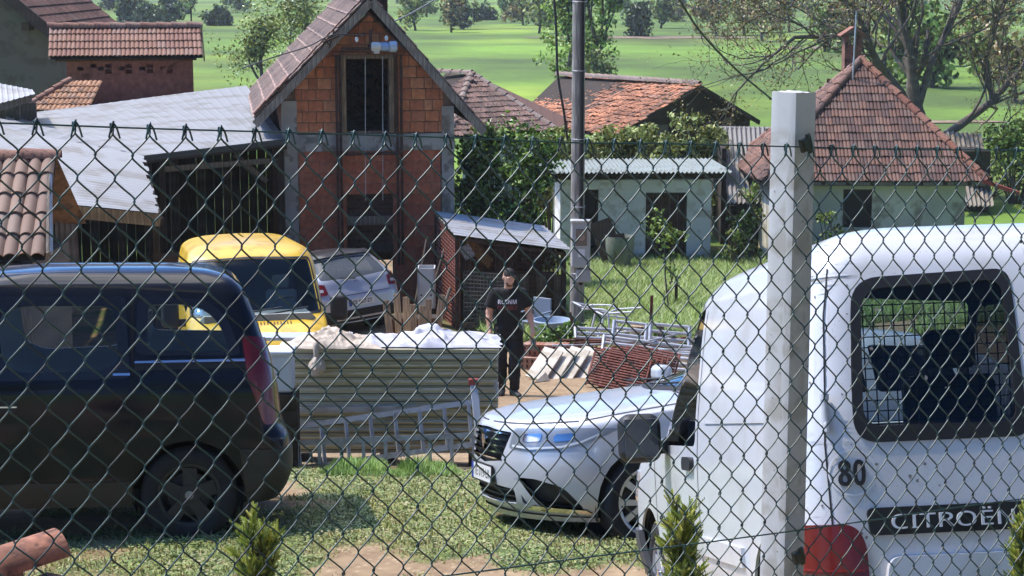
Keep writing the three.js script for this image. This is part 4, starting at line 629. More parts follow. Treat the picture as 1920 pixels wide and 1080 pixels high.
// ---------- silver car ----------
{
  const S = Surf({
    w: curve([[0.18, 0.8], [0.35, 0.885], [0.6, 0.905], [0.8, 0.9], [0.94, 0.87], [1.03, 0.83], [1.12, 0.78], [1.3, 0.67], [1.38, 0.59], [1.43, 0.42], [1.45, 0.002]]),
    xr: curve([[0.2, -2.0], [0.4, -2.1], [0.6, -2.1], [0.85, -2.02], [1.0, -1.9], [1.25, -1.45], [1.38, -1.1], [1.43, -0.8], [1.45, -0.5]]),
    xf: curve([[0.18, 2.12], [0.3, 2.2], [0.55, 2.235], [0.74, 2.21], [0.83, 2.16], [0.88, 2.02], [0.94, 1.62], [0.99, 1.22], [1.02, 1.0], [1.05, 0.9], [1.22, 0.42], [1.37, 0.0], [1.42, -0.3], [1.45, -0.5]]),
    rf: (y) => [0.62, 0.78], rr: () => [0.4, 0.5],
  });
  const v = thing('silver_car', 'silver hatchback car with its headlight and chrome grille facing the ladders', 'car');
  const sil = paint([0.52, 0.54, 0.57], 0.32, { metalness: 0.15, clearcoat: 0.7, clearcoatRoughness: 0.08 });
  const w1 = rnd([[0.02, 1.02], [0.02, 1.33], [-0.05, 1.35], [0.66, 1.03]].map(([a, b]) => [a === 0.02 ? -0.28 : a, b]), 0.03), w2 = rnd([[-1.0, 1.04], [-0.95, 1.32], [-0.36, 1.34], [-0.35, 1.02]], 0.04);
  const YM = (p) => p.map(([q, y]) => [q, 0.19 + (y - 0.19) * 1.22]), fw = rnd([[0, 1.045], [0.7, 1.055], [0.56, 1.37], [0, 1.39]], [1e-5, 0.05, 0.05, 1e-5]), rw = rnd([[0, 1.02], [0.6, 1.02], [0.5, 1.34], [0, 1.36]], [1e-5, 0.06, 0.06, 1e-5]);
  // front openings
  const gr = YM(rnd([[0, 0.47], [0.34, 0.5], [0.42, 0.66], [0, 0.67]], [1e-5, 0.03, 0.02, 1e-5])), lower = YM(rnd([[0.0, 0.26], [0.44, 0.27], [0.46, 0.35], [0, 0.375]], [1e-5, 0.02, 0.03, 1e-5])), fog = YM(rnd([[0.5, 0.27], [0.98, 0.26], [0.88, 0.38], [0.66, 0.42], [0.52, 0.42]], [0.02, 0.04, 0.06, 0.04, 0.02]));
  baseBody(v, S, { y0: 0.19, y1: 1.4495, sill: 0.2, arches: [[-1.335, 0.32, 0.355], [1.335, 0.32, 0.365]], holes: [w1, w2, inF(S, fog)], front: [fw, gr, lower], rear: [rw], paint: sil, x0: -1.6, x1: 1.45, wid: 1.5 });
  sideGlass(v, S, [w1, w2], GLASS_TINT);
  const sym = (p) => [...p, ...p.slice().reverse().map(([a, b]) => [-a, b])], neg = (p) => p.map(([a, b]) => [-a, b]);
  M('windscreen', panel(S, 'f', sym(fw), { off: -0.006, cell: 0.1 }), GLASS, v); M('rear_window', panel(S, 'r', sym(rw), { off: -0.006, cell: 0.1 }), GLASS_TINT, v);
  M('cowl', panel(S, 'f', sym([[0, 1.015], [0.76, 1.03], [0.72, 1.052], [0, 1.043]]), { off: 0.004, cell: 0.1 }), MT.black, v);
  M('wiper', [rod(V(0.97, 1.05, 0.1), V(0.84, 1.09, -0.5), 0.008), rod(V(0.97, 1.05, 0.6), V(0.86, 1.085, 0.1), 0.008)], MT.black, v);
  M('grille', panel(S, 'f', sym(gr), { off: -0.03, cell: 0.1 }), MT.black, v); M('air_intake', [panel(S, 'f', sym(lower), { off: -0.04 }), panel(S, 'f', fog, { off: -0.05 }), panel(S, 'f', neg(fog), { off: -0.05 })], MT.black, v);
  for (let i = 0; i < 5; i++) { const y = 0.572 + i * 0.043, e = 0.35 + 0.014 * i; M('grille_bar', [panel(S, 'f', [[-e, y], [e, y], [e, y + 0.011], [-e, y + 0.011]], { off: 0.004, rim: 0.03, cell: 0.1 })], MT.chrome, v); }
  for (let i = 0; i < 3; i++) { const y = 0.292 + i * 0.038; M('grille_bar', panel(S, 'f', [[-0.44, y], [0.44, y], [0.44, y + 0.01], [-0.44, y + 0.01]], { off: -0.008, rim: 0.02, cell: 0.1 }), MT.plasticGrey, v); }
  M('emblem', prism([[0, -0.07], [0.05, 0], [0, 0.07], [-0.05, 0]], 0.02).rotateY(PI / 2).translate(S.map.f(0, 0.7).x - 0.005, 0.69, 0), MT.chrome, v);
  for (const k of [1, -1]) {
    const f = k > 0 ? (p) => p : neg, h = sub('headlight', v), o = YM(rnd([[0.43, 0.575], [0.62, 0.565], [0.9, 0.59], [1.12, 0.645], [1.24, 0.7], [0.8, 0.7], [0.44, 0.68]], [0.02, 0.05, 0.1, 0.05, 0.02, 0.1, 0.02]));
    M('housing', panel(S, 'f', f(o), { off: 0.004, cell: 0.06 }), mat([0.3, 0.31, 0.33], 0.3, { metalness: 0.2, clearcoat: 0.6 }), h);
    for (const [q, y, a, b] of [[0.62, 0.635, 0.075, 0.022], [0.86, 0.645, 0.07, 0.02]]) M('reflector', panel(S, 'f', f(YM(rnd([[q - a, y - b], [q + a, y - b + 0.012], [q + a, y + b + 0.01], [q - a, y + b]], 0.02))), { off: 0.008, rim: 0.004, cell: 0.05 }), MT.chrome, h);
    M('light_strip', strip(S, 'f', f(YM([[0.46, 0.59], [0.62, 0.582], [0.86, 0.6], [1.0, 0.63], [1.12, 0.675]])), 0.014, { off: 0.01, cell: 0.05 }), MT.white, h);
    M('lens', panel(S, 'f', f(o), { off: 0.016, rim: 0.014, cell: 0.06 }), LENS, h);
    M('fog_trim', panel(S, 'f', f(YM(rnd([[0.52, 0.25], [1.0, 0.24], [0.98, 0.262], [0.6, 0.275]], 0.006))), { off: 0.012, rim: 0.02 }), MT.chrome, v);
    M('intake_blade', panel(S, 'f', f(YM(rnd([[0.47, 0.41], [0.53, 0.41], [0.64, 0.28], [0.72, 0.258], [0.56, 0.262]], 0.01))), { off: 0.006, rim: 0.03 }), sil, v);
    M('wing_mirror', rbx(0.13, 0.13, 0.2, 0.05, 0.56, 1.08, k * 0.98), sil, v);
  }
  M('bonnet_seam', [panelStrip(S, inF(S, [[0.06, 0.815], [0.5, 0.825], [0.86, 0.855]]), 0.008), panelStrip(S, inF(S, [[0.88, 0.86], [0.93, 0.9], [0.86, 0.97], [0.8, 1.01]]), 0.007), panelStrip(S, [[0.86, 0.3], [0.9, 0.6], [0.8, 1.0]], 0.007), panelStrip(S, [[-0.32, 0.28], [-0.32, 0.97]], 0.007)], mat([0.05, 0.05, 0.055], 0.9), v);
  M('front_lip', panel(S, 'f', sym([[0, 0.19], [0.98, 0.195], [1.02, 0.225], [0, 0.235]]), { off: 0.012, rim: 0.02, cell: 0.1 }), sil, v);
  const fp = plate(v, 'number_plate', 'TE 019-LK', 0.52, 0.11, true); fp.position.set(S.map.f(0, 0.45).x + 0.02, 0.46, 0); fp.rotation.y = PI / 2; M('plate_holder', bx(0.012, 0.13, 0.54, S.map.f(0, 0.45).x + 0.011, 0.46, 0), MT.black, v);
  for (const z of [false, true]) M('tail_light', panel(S, 's', rnd(inR(S, [[0.4, 0.8], [0.9, 0.78], [1.0, 0.9], [0.4, 0.9]]), 0.03), { off: 0.01, rim: 0.02, mirror: z }), REDLENS, v);
  M('wheel_arch_liner', [wheelWell(-1.335, 0.32, 0.353, 0.86, 0.3), wheelWell(1.335, 0.32, 0.363, 0.86, 0.3)], MT.blackRough, v);
  for (const [x, z] of [[-1.335, 0.78], [-1.335, -0.78], [1.335, 0.78], [1.335, -0.78]]) wheel(v, x, 0.322, z, 0.322, 0.222, { n: 5, split: true, w0: 0.07, w1: 0.09, hub: 0.06 }, x > 0 ? 0.12 : 0, mat([0.55, 0.57, 0.6], 0.3, { metalness: 0.7 }), 0.215);
  seats(v, [[0.1, -0.38, 0.42], [0.1, 0.38, 0.42], [-0.8, -0.4, 0.42], [-0.8, 0.4, 0.42]], MT.dark); M('dashboard', cbx(0.5, 0.2, 1.3, 0.06, 0.72, 0.92, 0), MT.dark, v);
  park(v, 1.95, 13.05, PI + 0.27, 2.67);
}
// ---------- yellow van ----------
{
  const S = Surf({
    w: curve([[0.25, 0.88], [0.6, 0.95], [1.1, 0.955], [1.5, 0.94], [1.85, 0.905], [2.05, 0.86], [2.14, 0.76], [2.21, 0.5], [2.235, 0.002]]),
    xr: curve([[0.3, -2.4], [0.6, -2.45], [1.8, -2.4], [2.1, -2.33], [2.2, -2.15], [2.235, -1.9]]),
    xf: curve([[0.25, 2.25], [0.5, 2.36], [0.8, 2.34], [0.98, 2.22], [1.12, 2.0], [1.24, 1.72], [1.5, 1.42], [1.95, 0.95], [2.08, 0.78], [2.16, 0.5], [2.2, 0.1], [2.235, -0.6]]),
    rf: () => [0.32, 0.4], rr: () => [0.12, 0.14],
  });
  const v = thing('yellow_van', 'yellow cargo van parked half under the metal shed roof', 'van');
  const yel = paint([0.72, 0.46, 0.035], 0.4, { clearcoat: 0.5, clearcoatRoughness: 0.2 }); const yt = tmat([0.74, 0.47, 0.035], 0.42, 'dirt', 0.8, 0, { clearcoat: 0.5, clearcoatRoughness: 0.2 });
  const fw = rnd([[0, 1.27], [0.9, 1.29], [0.88, 1.4], [0.82, 1.97], [0, 2.0]], [1e-5, 0.08, 0.05, 0.07, 1e-5], 6), wd = rnd([[0.5, 1.3], [0.52, 1.88], [0.85, 1.86], [1.35, 1.4], [1.35, 1.28]], 0.05);
  const shell = { y0: 0.3, y1: 2.2345, sill: 0.32, arches: [[-1.45, 0.34, 0.39], [1.5, 0.34, 0.39]], holes: [wd], front: [fw], paint: yt, lining: mat([0.2, 0.21, 0.21], 0.9), x0: -2.2, x1: 1.85, wid: 1.6 };
  baseBody(v, S, shell); sideGlass(v, S, [wd], GLASS);
  const sym = (p) => [...p, ...p.slice().reverse().map(([a, b]) => [-a, b])], neg = (p) => p.map(([a, b]) => [-a, b]);
  M('windscreen', panel(S, 'f', sym(fw), { off: -0.005, cell: 0.1 }), mat([0.55, 0.62, 0.64], 0.03, { transmission: 1, thickness: 0, ior: 1.5 }), v);
  M('windscreen_seal', panel(S, 'f', sym(rnd([[0, 1.235], [0.94, 1.26], [0.92, 1.42], [0.85, 1.995], [0, 2.025]], [1e-5, 0.08, 0.05, 0.07, 1e-5], 6)), { holes: [sym(fw)], off: 0.004, cell: 0.1 }), MT.black, v);
  M('wiper', [rod(V(1.72, 1.27, 0.5), V(1.62, 1.36, -0.35), 0.012), rod(V(1.72, 1.27, -0.1), V(1.62, 1.35, -0.7), 0.012)], MT.black, v);
  M('bonnet_vent', [...Array(14)].map((_, i) => panel(S, 'f', [[-0.45 + i * 0.045, 1.15], [-0.43 + i * 0.045, 1.15], [-0.43 + i * 0.045, 1.185], [-0.45 + i * 0.045, 1.185]], { off: 0.002 })), mat([0.12, 0.07, 0.01], 0.8), v);
  M('primer_patch', panel(S, 'f', rnd([[0.62, 0.85], [1.08, 0.84], [1.1, 1.06], [1.0, 1.15], [0.82, 1.07], [0.64, 1.02]], 0.08), { off: 0.002, cell: 0.06, mirror: false }), tmat([0.4, 0.4, 0.38], 0.8, 'blotch', 2), v);
  for (const k of [1, -1]) {
    const f = k > 0 ? (p) => p : neg; M('headlight', panel(S, 'f', f(rnd([[0.5, 0.68], [0.95, 0.7], [1.02, 0.86], [0.62, 0.82]], 0.05)), { off: 0.008, rim: 0.02 }), mat([0.5, 0.52, 0.52], 0.15, { clearcoat: 1 }), v);
    const mr = sub('wing_mirror', v); M('housing', rbx(0.16, 0.36, 0.24, 0.07, 1.35, 1.3, k * 1.16), MT.black, mr); M('arm', cbx(0.06, 0.1, 0.2, 0.02, 1.36, 1.18, k * 1.0), MT.black, mr);
  }
  M('bumper', panel(S, 'f', sym([[0, 0.32], [1.2, 0.32], [1.24, 0.58], [0, 0.6]]), { off: 0.03, rim: 0.04, cell: 0.12 }), MT.plasticGrey, v); M('grille', panel(S, 'f', sym([[0, 0.66], [0.45, 0.66], [0.5, 0.78], [0, 0.78]]), { off: 0.01 }), MT.black, v);
  for (const z of [false, true]) { M('side_window_panel', panel(S, 's', rnd([[-0.95, 1.32], [-0.95, 1.84], [0.28, 1.84], [0.28, 1.32]], 0.06), { off: 0.006, rim: 0.008, mirror: z }), MT.black, v); M('side_window_panel', panel(S, 's', rnd([[-2.2, 1.32], [-2.2, 1.84], [-1.1, 1.84], [-1.1, 1.32]], 0.06), { off: 0.006, rim: 0.008, mirror: z }), mat([0.25, 0.24, 0.2], 0.5), v); }
  M('wheel_arch_liner', [wheelWell(-1.45, 0.34, 0.388, 0.9, 0.3), wheelWell(1.5, 0.34, 0.388, 0.9, 0.3)], MT.blackRough, v);
  for (const [x, z] of [[-1.45, 0.82], [-1.45, -0.82], [1.5, 0.82], [1.5, -0.82]]) wheel(v, x, 0.34, z, 0.34, 0.2, { n: 6, w0: 0.06, w1: 0.08 }, 0, MT.plasticGrey);
  seats(v, [[0.6, -0.45, 0.85], [0.6, 0.45, 0.85]], mat([0.3, 0.33, 0.33], 0.9)); M('dashboard', cbx(0.7, 0.25, 1.6, 0.08, 1.45, 1.16, 0), mat([0.3, 0.33, 0.32], 0.7), v); M('steering_wheel', new THREE.TorusGeometry(0.2, 0.018, 8, 24).rotateY(PI / 2).rotateZ(-0.6).translate(1.1, 1.3, -0.45), MT.black, v);
  park(v, -3.8, 26.6, -PI / 2 + 0.21, 2.9);
}
// ---------- grey hatchback seen from behind ----------
{
  const S = Surf({
    w: curve([[0.2, 0.8], [0.45, 0.87], [0.75, 0.875], [0.95, 0.85], [1.15, 0.77], [1.35, 0.68], [1.42, 0.6], [1.47, 0.4], [1.49, 0.002]]),
    xr: curve([[0.25, -1.95], [0.45, -2.06], [0.65, -2.06], [0.85, -1.99], [1.0, -1.93], [1.3, -1.6], [1.4, -1.45], [1.46, -1.2], [1.49, -0.8]]),
    xf: curve([[0.2, 1.95], [0.5, 2.05], [0.7, 1.95], [0.85, 1.5], [0.95, 1.05], [1.2, 0.55], [1.38, 0.15], [1.45, -0.2], [1.49, -0.7]]),
    rf: () => [0.5, 0.6], rr: () => [0.26, 0.36],
  });
  const v = thing('grey_hatchback', 'silver grey hatchback with dark roof parked behind the yellow van', 'car');
  const sil = paint([0.5, 0.52, 0.57], 0.3, { metalness: 0.3, clearcoat: 1 }), neg = (p) => p.map(([a, b]) => [-a, b]), sym = (p) => [...p, ...p.slice().reverse().map(([a, b]) => [-a, b])];
  const rw = rnd([[0, 1.0], [0.66, 1.03], [0.58, 1.34], [0, 1.37]], [1e-5, 0.06, 0.06, 1e-5]), w1 = rnd([[-1.2, 1.0], [-1.15, 1.33], [0.3, 1.33], [0.75, 1.0]], 0.05), fw = rnd([[0, 0.98], [0.62, 0.98], [0.52, 1.38], [0, 1.4]], [1e-5, 0.05, 0.05, 1e-5]);
  baseBody(v, S, { y0: 0.22, y1: 1.4895, sill: 0.24, arches: [[-1.27, 0.3, 0.34], [1.27, 0.3, 0.34]], holes: [w1], front: [fw], rear: [rw], paint: sil, x0: -1.6, x1: 1.4, wid: 1.4 });
  sideGlass(v, S, [w1], GLASS_TINT); M('rear_window', panel(S, 'r', sym(rw), { off: -0.004, cell: 0.1 }), mat([0.35, 0.38, 0.4], 0.04, { transmission: 0.75, thickness: 0 }), v); M('windscreen', panel(S, 'f', sym(fw), { off: -0.005 }), GLASS, v);
  M('roof', panel(S, 's', (() => { const o = []; for (let i = 0; i <= 12; i++) { const y = lerp(1.385, 1.4885, i / 12); o.push([S.uF(y) - 0.4, y]); } for (let i = 12; i >= 0; i--) { const y = lerp(1.385, 1.4885, i / 12); o.push([S.uR(y), y]); } return o; })(), { off: 0.004, both: true, cell: 0.1 }), mat([0.03, 0.03, 0.033], 0.4, { clearcoat: 0.6 }), v);
  M('rear_spoiler', panel(S, 'r', sym([[0, 1.375], [0.6, 1.35], [0.62, 1.4], [0, 1.43]]), { off: 0.05, rim: 0.06, cell: 0.1 }), mat([0.04, 0.04, 0.045], 0.4, { clearcoat: 0.6 }), v);
  for (const k of [1, -1]) { const f = k > 0 ? (p) => p : neg; M('tail_light', panel(S, 'r', f(rnd([[0.6, 0.78], [0.9, 0.76], [1.02, 0.9], [0.98, 0.99], [0.62, 0.96]], 0.05)), { off: 0.016, rim: 0.02 }), REDLENS, v); M('light_lens', panel(S, 'r', f(rnd([[0.66, 0.83], [0.86, 0.82], [0.88, 0.88], [0.66, 0.88]], 0.02)), { off: 0.02, rim: 0.004 }), mat([0.5, 0.5, 0.5], 0.2, { clearcoat: 1 }), v); }
  M('tailgate_seam', [strip(S, 'r', [[-0.62, 0.97], [-0.6, 0.72], [0.6, 0.72], [0.62, 0.97]], 0.012)], mat([0.06, 0.06, 0.07], 0.9), v);
  M('bumper', panel(S, 'r', sym([[0, 0.24], [1.1, 0.24], [1.12, 0.4], [0.8, 0.42], [0.6, 0.46], [0, 0.46]]), { off: 0.012, rim: 0.02, cell: 0.1 }), MT.blackRough, v); M('bumper_trim', panel(S, 'r', sym([[0, 0.3], [0.5, 0.3], [0.5, 0.33], [0, 0.33]]), { off: 0.02, rim: 0.01 }), mat([0.6, 0.6, 0.6], 0.4), v);
  M('badge', panel(S, 'r', [[-0.05, 0.93], [0, 0.95], [0.05, 0.93], [0.05, 0.945], [0, 0.965], [-0.05, 0.945]], { off: 0.004, rim: 0.004 }), MT.chrome, v); M('rear_wiper', rod(S.map.r(0.0, 0.99).add(V(-0.02, 0, 0)), S.map.r(-0.3, 1.03).add(V(-0.02, 0, 0)), 0.01), MT.black, v);
  const q = S.map.r(0, 0.58), pl = plate(v, 'number_plate', 'TE 037-ZT', 0.52, 0.12, true); pl.position.set(q.x - 0.012, 0.58, 0); pl.rotation.y = -PI / 2;
  M('wheel_arch_liner', [wheelWell(-1.27, 0.3, 0.338, 0.82, 0.28), wheelWell(1.27, 0.3, 0.338, 0.82, 0.28)], MT.blackRough, v);
  for (const [x, z] of [[-1.27, 0.75], [-1.27, -0.75], [1.27, 0.75], [1.27, -0.75]]) wheel(v, x, 0.3, z, 0.3, 0.19, { n: 7, w0: 0.05, w1: 0.06 });
  seats(v, [[0.1, -0.36, 0.42], [0.1, 0.36, 0.42], [-0.8, -0.36, 0.42], [-0.8, 0.36, 0.42]], MT.dark);
  park(v, -3.74, 34.1, PI / 2 + 0.6, 2.54);
}
// ---------- metal shed beside the barn ----------
{
  const s = thing('metal_shed', 'open shed with pale sheet metal roofs against the brick barn', 'shed', [-6, 0, -34]);
  const L = (px, py, d) => at(px, py, d).sub(s.position);
  const A = L(266, 294, 33.2), B = L(534, 262, 35.9), C = L(462, 160, 43.5), D0 = L(20, 216, 41.5);
  M('roof_sheet', ribbed(A, B, C, D0, 22, 0.005, { sharp: true, sag: 0.03, seed: 3 }), tmat([0.25, 0.255, 0.26], 0.7, 'dirt', 0.3), s);
  M('edge_trim', [bar(A.clone().add(V(0, -0.03, 0.02)), B.clone().add(V(0, -0.03, 0.02)), 0.04, 0.1)], MT.plasticGrey, s);
  // lower sheet, ribs level
  const E = L(300, 402, 30.2), Fp = L(-60, 366, 28.9), A2 = L(268, 292, 33.1), H2 = L(-60, 228, 33.5);
  M('roof_sheet', ribbed(Fp, E, A2, H2, 26, 0.014, { along: true, sag: 0.02, seed: 5, jag: 0.03, per: 6 }), tmat([0.33, 0.335, 0.34], 0.65, 'dirt', 0.3), s);
  M('roof_sheet', ribbed(H2, A2, L(266, 294, 33.2), D0, 8, 0.012, { sharp: true, sag: 0.02 }), tmat([0.29, 0.295, 0.3], 0.65, 'dirt', 0.3), s);
  M('fascia_board', bar(Fp.clone().add(V(0, -0.1, 0.0)), E.clone().add(V(0, -0.1, 0)), 0.03, 0.2), MT.woodPale, s);
  const gy = (p) => G(p.x + s.position.x, -(p.z + s.position.z)) - 0.1;
  for (const [px, py, d, w] of [[526, 268, 36.0, 0.12], [303, 300, 33.6, 0.1], [110, 392, 30.0, 0.12], [292, 410, 30.6, 0.1], [-30, 380, 29.6, 0.12]]) { const t = L(px, py, d); M('post', bar(V(t.x, gy(t), t.z), t.clone().add(V(0, -0.08, 0)), w, w), MT.woodDark, s); }
  for (const [a, b] of [[B, C], [A, D0], [Fp, H2], [E, A2]]) M('beam', bar(a.clone().add(V(0, -0.13, 0)), b.clone().add(V(0, -0.13, 0)), 0.08, 0.12), MT.woodDark, s);
  for (let i = 0; i < 5; i++) M('rafter', bar(A.clone().lerp(D0, i / 5).add(V(0, -0.09, 0)), B.clone().lerp(C, i / 5).add(V(0, -0.09, 0)), 0.05, 0.07), MT.woodDark, s);
  // back and left walls of upright boards
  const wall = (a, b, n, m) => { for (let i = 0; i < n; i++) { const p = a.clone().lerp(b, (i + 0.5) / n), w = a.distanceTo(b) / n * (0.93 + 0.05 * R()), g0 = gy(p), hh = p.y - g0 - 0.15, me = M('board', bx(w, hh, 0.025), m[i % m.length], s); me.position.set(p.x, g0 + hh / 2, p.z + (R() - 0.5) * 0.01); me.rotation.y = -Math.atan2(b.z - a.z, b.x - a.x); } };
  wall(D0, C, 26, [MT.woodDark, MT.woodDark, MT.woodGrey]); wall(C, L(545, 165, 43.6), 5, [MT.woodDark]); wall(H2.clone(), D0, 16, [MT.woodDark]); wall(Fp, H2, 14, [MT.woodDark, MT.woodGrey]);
  // hay rack, tyres of clutter in the dark
  M('tie_beam', [bar(L(300, 318, 34), L(520, 300, 36.2), 0.08, 0.1)], MT.woodGrey, s); M('brace', [bar(L(440, 290, 36), L(500, 340, 36.3), 0.07, 0.09)], MT.woodGrey, s);
}
// clutter under the shed
{
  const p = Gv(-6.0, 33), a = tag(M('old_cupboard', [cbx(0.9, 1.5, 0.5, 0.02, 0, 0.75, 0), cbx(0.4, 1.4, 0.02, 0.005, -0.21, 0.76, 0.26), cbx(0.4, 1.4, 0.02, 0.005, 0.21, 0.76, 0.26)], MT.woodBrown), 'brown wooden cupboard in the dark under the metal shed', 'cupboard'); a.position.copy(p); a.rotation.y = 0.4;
  const q = Gv(-7.2, 32.5), b = thing('plastic_sheet', 'wavy grey plastic sheet leaning at the corner of the metal shed', 'sheet', at(104, 470, 23.2)); M('sheet', ribbed(V(0, -0.9, 0), V(0.3, -0.75, -0.1), V(0.26, 0.42, -0.2), V(0, 0.55, -0.1), 4, 0.02, { along: false }).rotateY(0.2), tmat([0.3, 0.27, 0.24], 0.8, 'wood', 2), b); void q;
}
// ---------- near shed with profiled tiles at the left edge ----------
{
  const s = thing('tiled_shed', 'small shed with big pinkish profiled roof tiles beside the black van', 'shed', [-5, 0, -22]);
  const L = (px, py, d) => at(px, py, d).sub(s.position), eR = L(84, 480, 20.6), U = V(1, 0, -0.12).normalize(), W = 3.0, ti = L(84, 292, 22.0), S = ti.clone().sub(eR); S.x = 0.12 * -0; const S2 = S.clone().addScaledVector(U, -S.dot(U)).normalize(), Hs = S.length();
  const O = eR.clone().addScaledVector(U, -W);
  const pale = tones([[0.4, 0.27, 0.2], [0.44, 0.3, 0.225], [0.37, 0.25, 0.19], [0.42, 0.31, 0.24]]);
  tileRoof(s, O, U, S2, W, Hs, { tw: 0.3, tl: Hs / 4.98, h: 0.045, rolls: 2, mats: pale, each: true, seed: 9 });
  caps(s, O.clone().addScaledVector(S2, Hs), O.clone().addScaledVector(S2, Hs).addScaledVector(U, W + 0.04), 0.12, 0.42, TL.pink, 3);
  M('deck', grid(1, 1, quadP(O, O.clone().addScaledVector(U, W), O.clone().addScaledVector(U, W).addScaledVector(S2, Hs), O.clone().addScaledVector(S2, Hs))).translate(0, -0.05, 0), MT.woodDark, s);
  const b2 = (k) => k.clone().add(V(0, -0.05, -1.6)).setY(k.y - 0.05); const rA = O.clone().addScaledVector(S2, Hs), rB = rA.clone().addScaledVector(U, W); M('back_slope', grid(1, 1, quadP(rA, rB, rB.clone().add(V(0, -1, -1.4)), rA.clone().add(V(0, -1, -1.4)))), tileRoofBack(), s); void b2;
  M('barge_board', bar(eR.clone().addScaledVector(U, 0.03).add(V(0, -0.04, 0)), ti.clone().addScaledVector(U, 0.05).add(V(0, -0.04, 0)), 0.03, 0.2), MT.woodGrey, s);
  M('drain_pipe', rod(L(93, 310, 21.8), L(94, 475, 20.7), 0.03), MT.galv, s);
  const gy = G(-5, 21.5), wx = eR.x - 0.25; M('wall', [bx(W - 0.3, 3.2, 0.15, wx - W / 2 + 0.15, eR.y - 1.75, eR.z - 0.35), bx(0.15, 3.2, 1.8, wx - 0.08, eR.y - 1.75, eR.z - 1.3)], MT.woodGrey, s); void gy;
  M('bracket', bar(V(wx, eR.y - 0.5, eR.z - 0.25), V(eR.x, eR.y - 0.1, eR.z + 0.0), 0.06, 0.06), MT.woodPale, s);
}
function tileRoofBack() { return tmat([0.28, 0.15, 0.1], 0.9, 'clay', 1); }
// ---------- left background: stucco house, brick hut, small roofs ----------
{
  const s = thing('brick_hut', 'red brick hut with pierced vents and a small tiled saddle roof', 'hut', at(128, 205, 45.5), 0.2);
  const k = 45.5 / F * 1.003, W = 232 * k, Hh = 100 * k;
  const vents = [[152, 130], [160, 134.5], [176, 125], [189, 130], [203, 125.5], [203, 135.5], [227, 130], [240, 126], [240, 136], [265, 131], [279, 126], [279, 136], [304, 131], [315, 136]].map(([x, y]) => [(x - 128) * k, (205 - y) * k]);
  const sh = new THREE.Shape([[0, -2.2], [W, -2.2], [W, Hh], [0, Hh]].map((p) => new THREE.Vector2(...p))); for (const [x, y] of vents) sh.holes.push(new THREE.Path([[x - 0.06, y - 0.05], [x - 0.06, y + 0.05], [x + 0.09, y + 0.05], [x + 0.09, y - 0.05]].map((p) => new THREE.Vector2(...p))));
  M('wall', new THREE.ExtrudeGeometry(sh, { depth: 0.12, bevelEnabled: false }).translate(0, 0, -0.12), brickTex(), s);
  M('wall', [bx(0.12, Hh + 2.2, 2.2, 0.06, (Hh - 2.2) / 2, -1.25), bx(0.12, Hh + 2.2, 2.2, W - 0.06, (Hh - 2.2) / 2, -1.25), bx(W, Hh + 2.2, 0.12, W / 2, (Hh - 2.2) / 2, -2.4)], brickTex(), s);
  const eL = V((97 - 128) * k, Hh - 0.02, 0.32), eR = V((378 - 128) * k, Hh - 0.02, 0.32), rise = 0.66, run = 1.2, S = V(0, rise, -run).normalize(), Hs = Math.hypot(rise, run), U = V(1, 0, 0), Wr = eR.x - eL.x;
  const rf = sub('roof', s); tileRoof(rf, eL, U, S, Wr, Hs, { tw: Wr / 17, tl: Hs / 3.98, h: 0.03, rolls: 2, mats: TL.pink, each: true, seed: 12 });
  tileRoof(rf, V(eR.x, eL.y, eL.z - 2 * run), V(-1, 0, 0), V(0, rise, run).normalize(), Wr, Hs, { tw: Wr / 17, tl: Hs / 3.98, h: 0.03, tone: [0.36, 0.17, 0.11], seed: 13 });
  caps(rf, V(eL.x - 0.04, eL.y + rise + 0.03, eL.z - run), V(eR.x + 0.04, eL.y + rise + 0.03, eL.z - run), 0.14, Wr / 10.2, TL.pink, 5);
  M('deck', [grid(1, 1, quadP(eL, eR, V(eR.x, eL.y + rise, eL.z - run), V(eL.x, eL.y + rise, eL.z - run))).translate(0, -0.06, 0), grid(1, 1, quadP(V(eL.x, eL.y, eL.z - 2 * run), V(eR.x, eL.y, eL.z - 2 * run), V(eR.x, eL.y + rise, eL.z - run), V(eL.x, eL.y + rise, eL.z - run))).translate(0, -0.06, 0)], MT.woodDark, rf);
  M('eave_board', bx(Wr - 0.3, 0.12, 0.05, Wr / 2 + eL.x, Hh - 0.08, 0.12), MT.woodBrown, s); M('barge_board', [bar(eR.clone().add(V(0.03, -0.08, 0)), V(eR.x + 0.03, eL.y + rise - 0.05, eL.z - run), 0.03, 0.14), bar(V(eR.x + 0.03, eL.y + rise - 0.05, eL.z - run), V(eR.x + 0.03, eL.y - 0.08, eL.z - 2 * run), 0.03, 0.14)], MT.woodDark, rf);
  M('flue_pipe', cyl(0.02, 0.02, 0.5, 3.05, Hh + rise + 0.2, -1.2), MT.black, s);
}
function brickTex() { if (!brickTex.m) brickTex.m = tmat([0.5, 0.19, 0.12], 0.95, 'grain', 1.5, 0.004); return brickTex.m; }
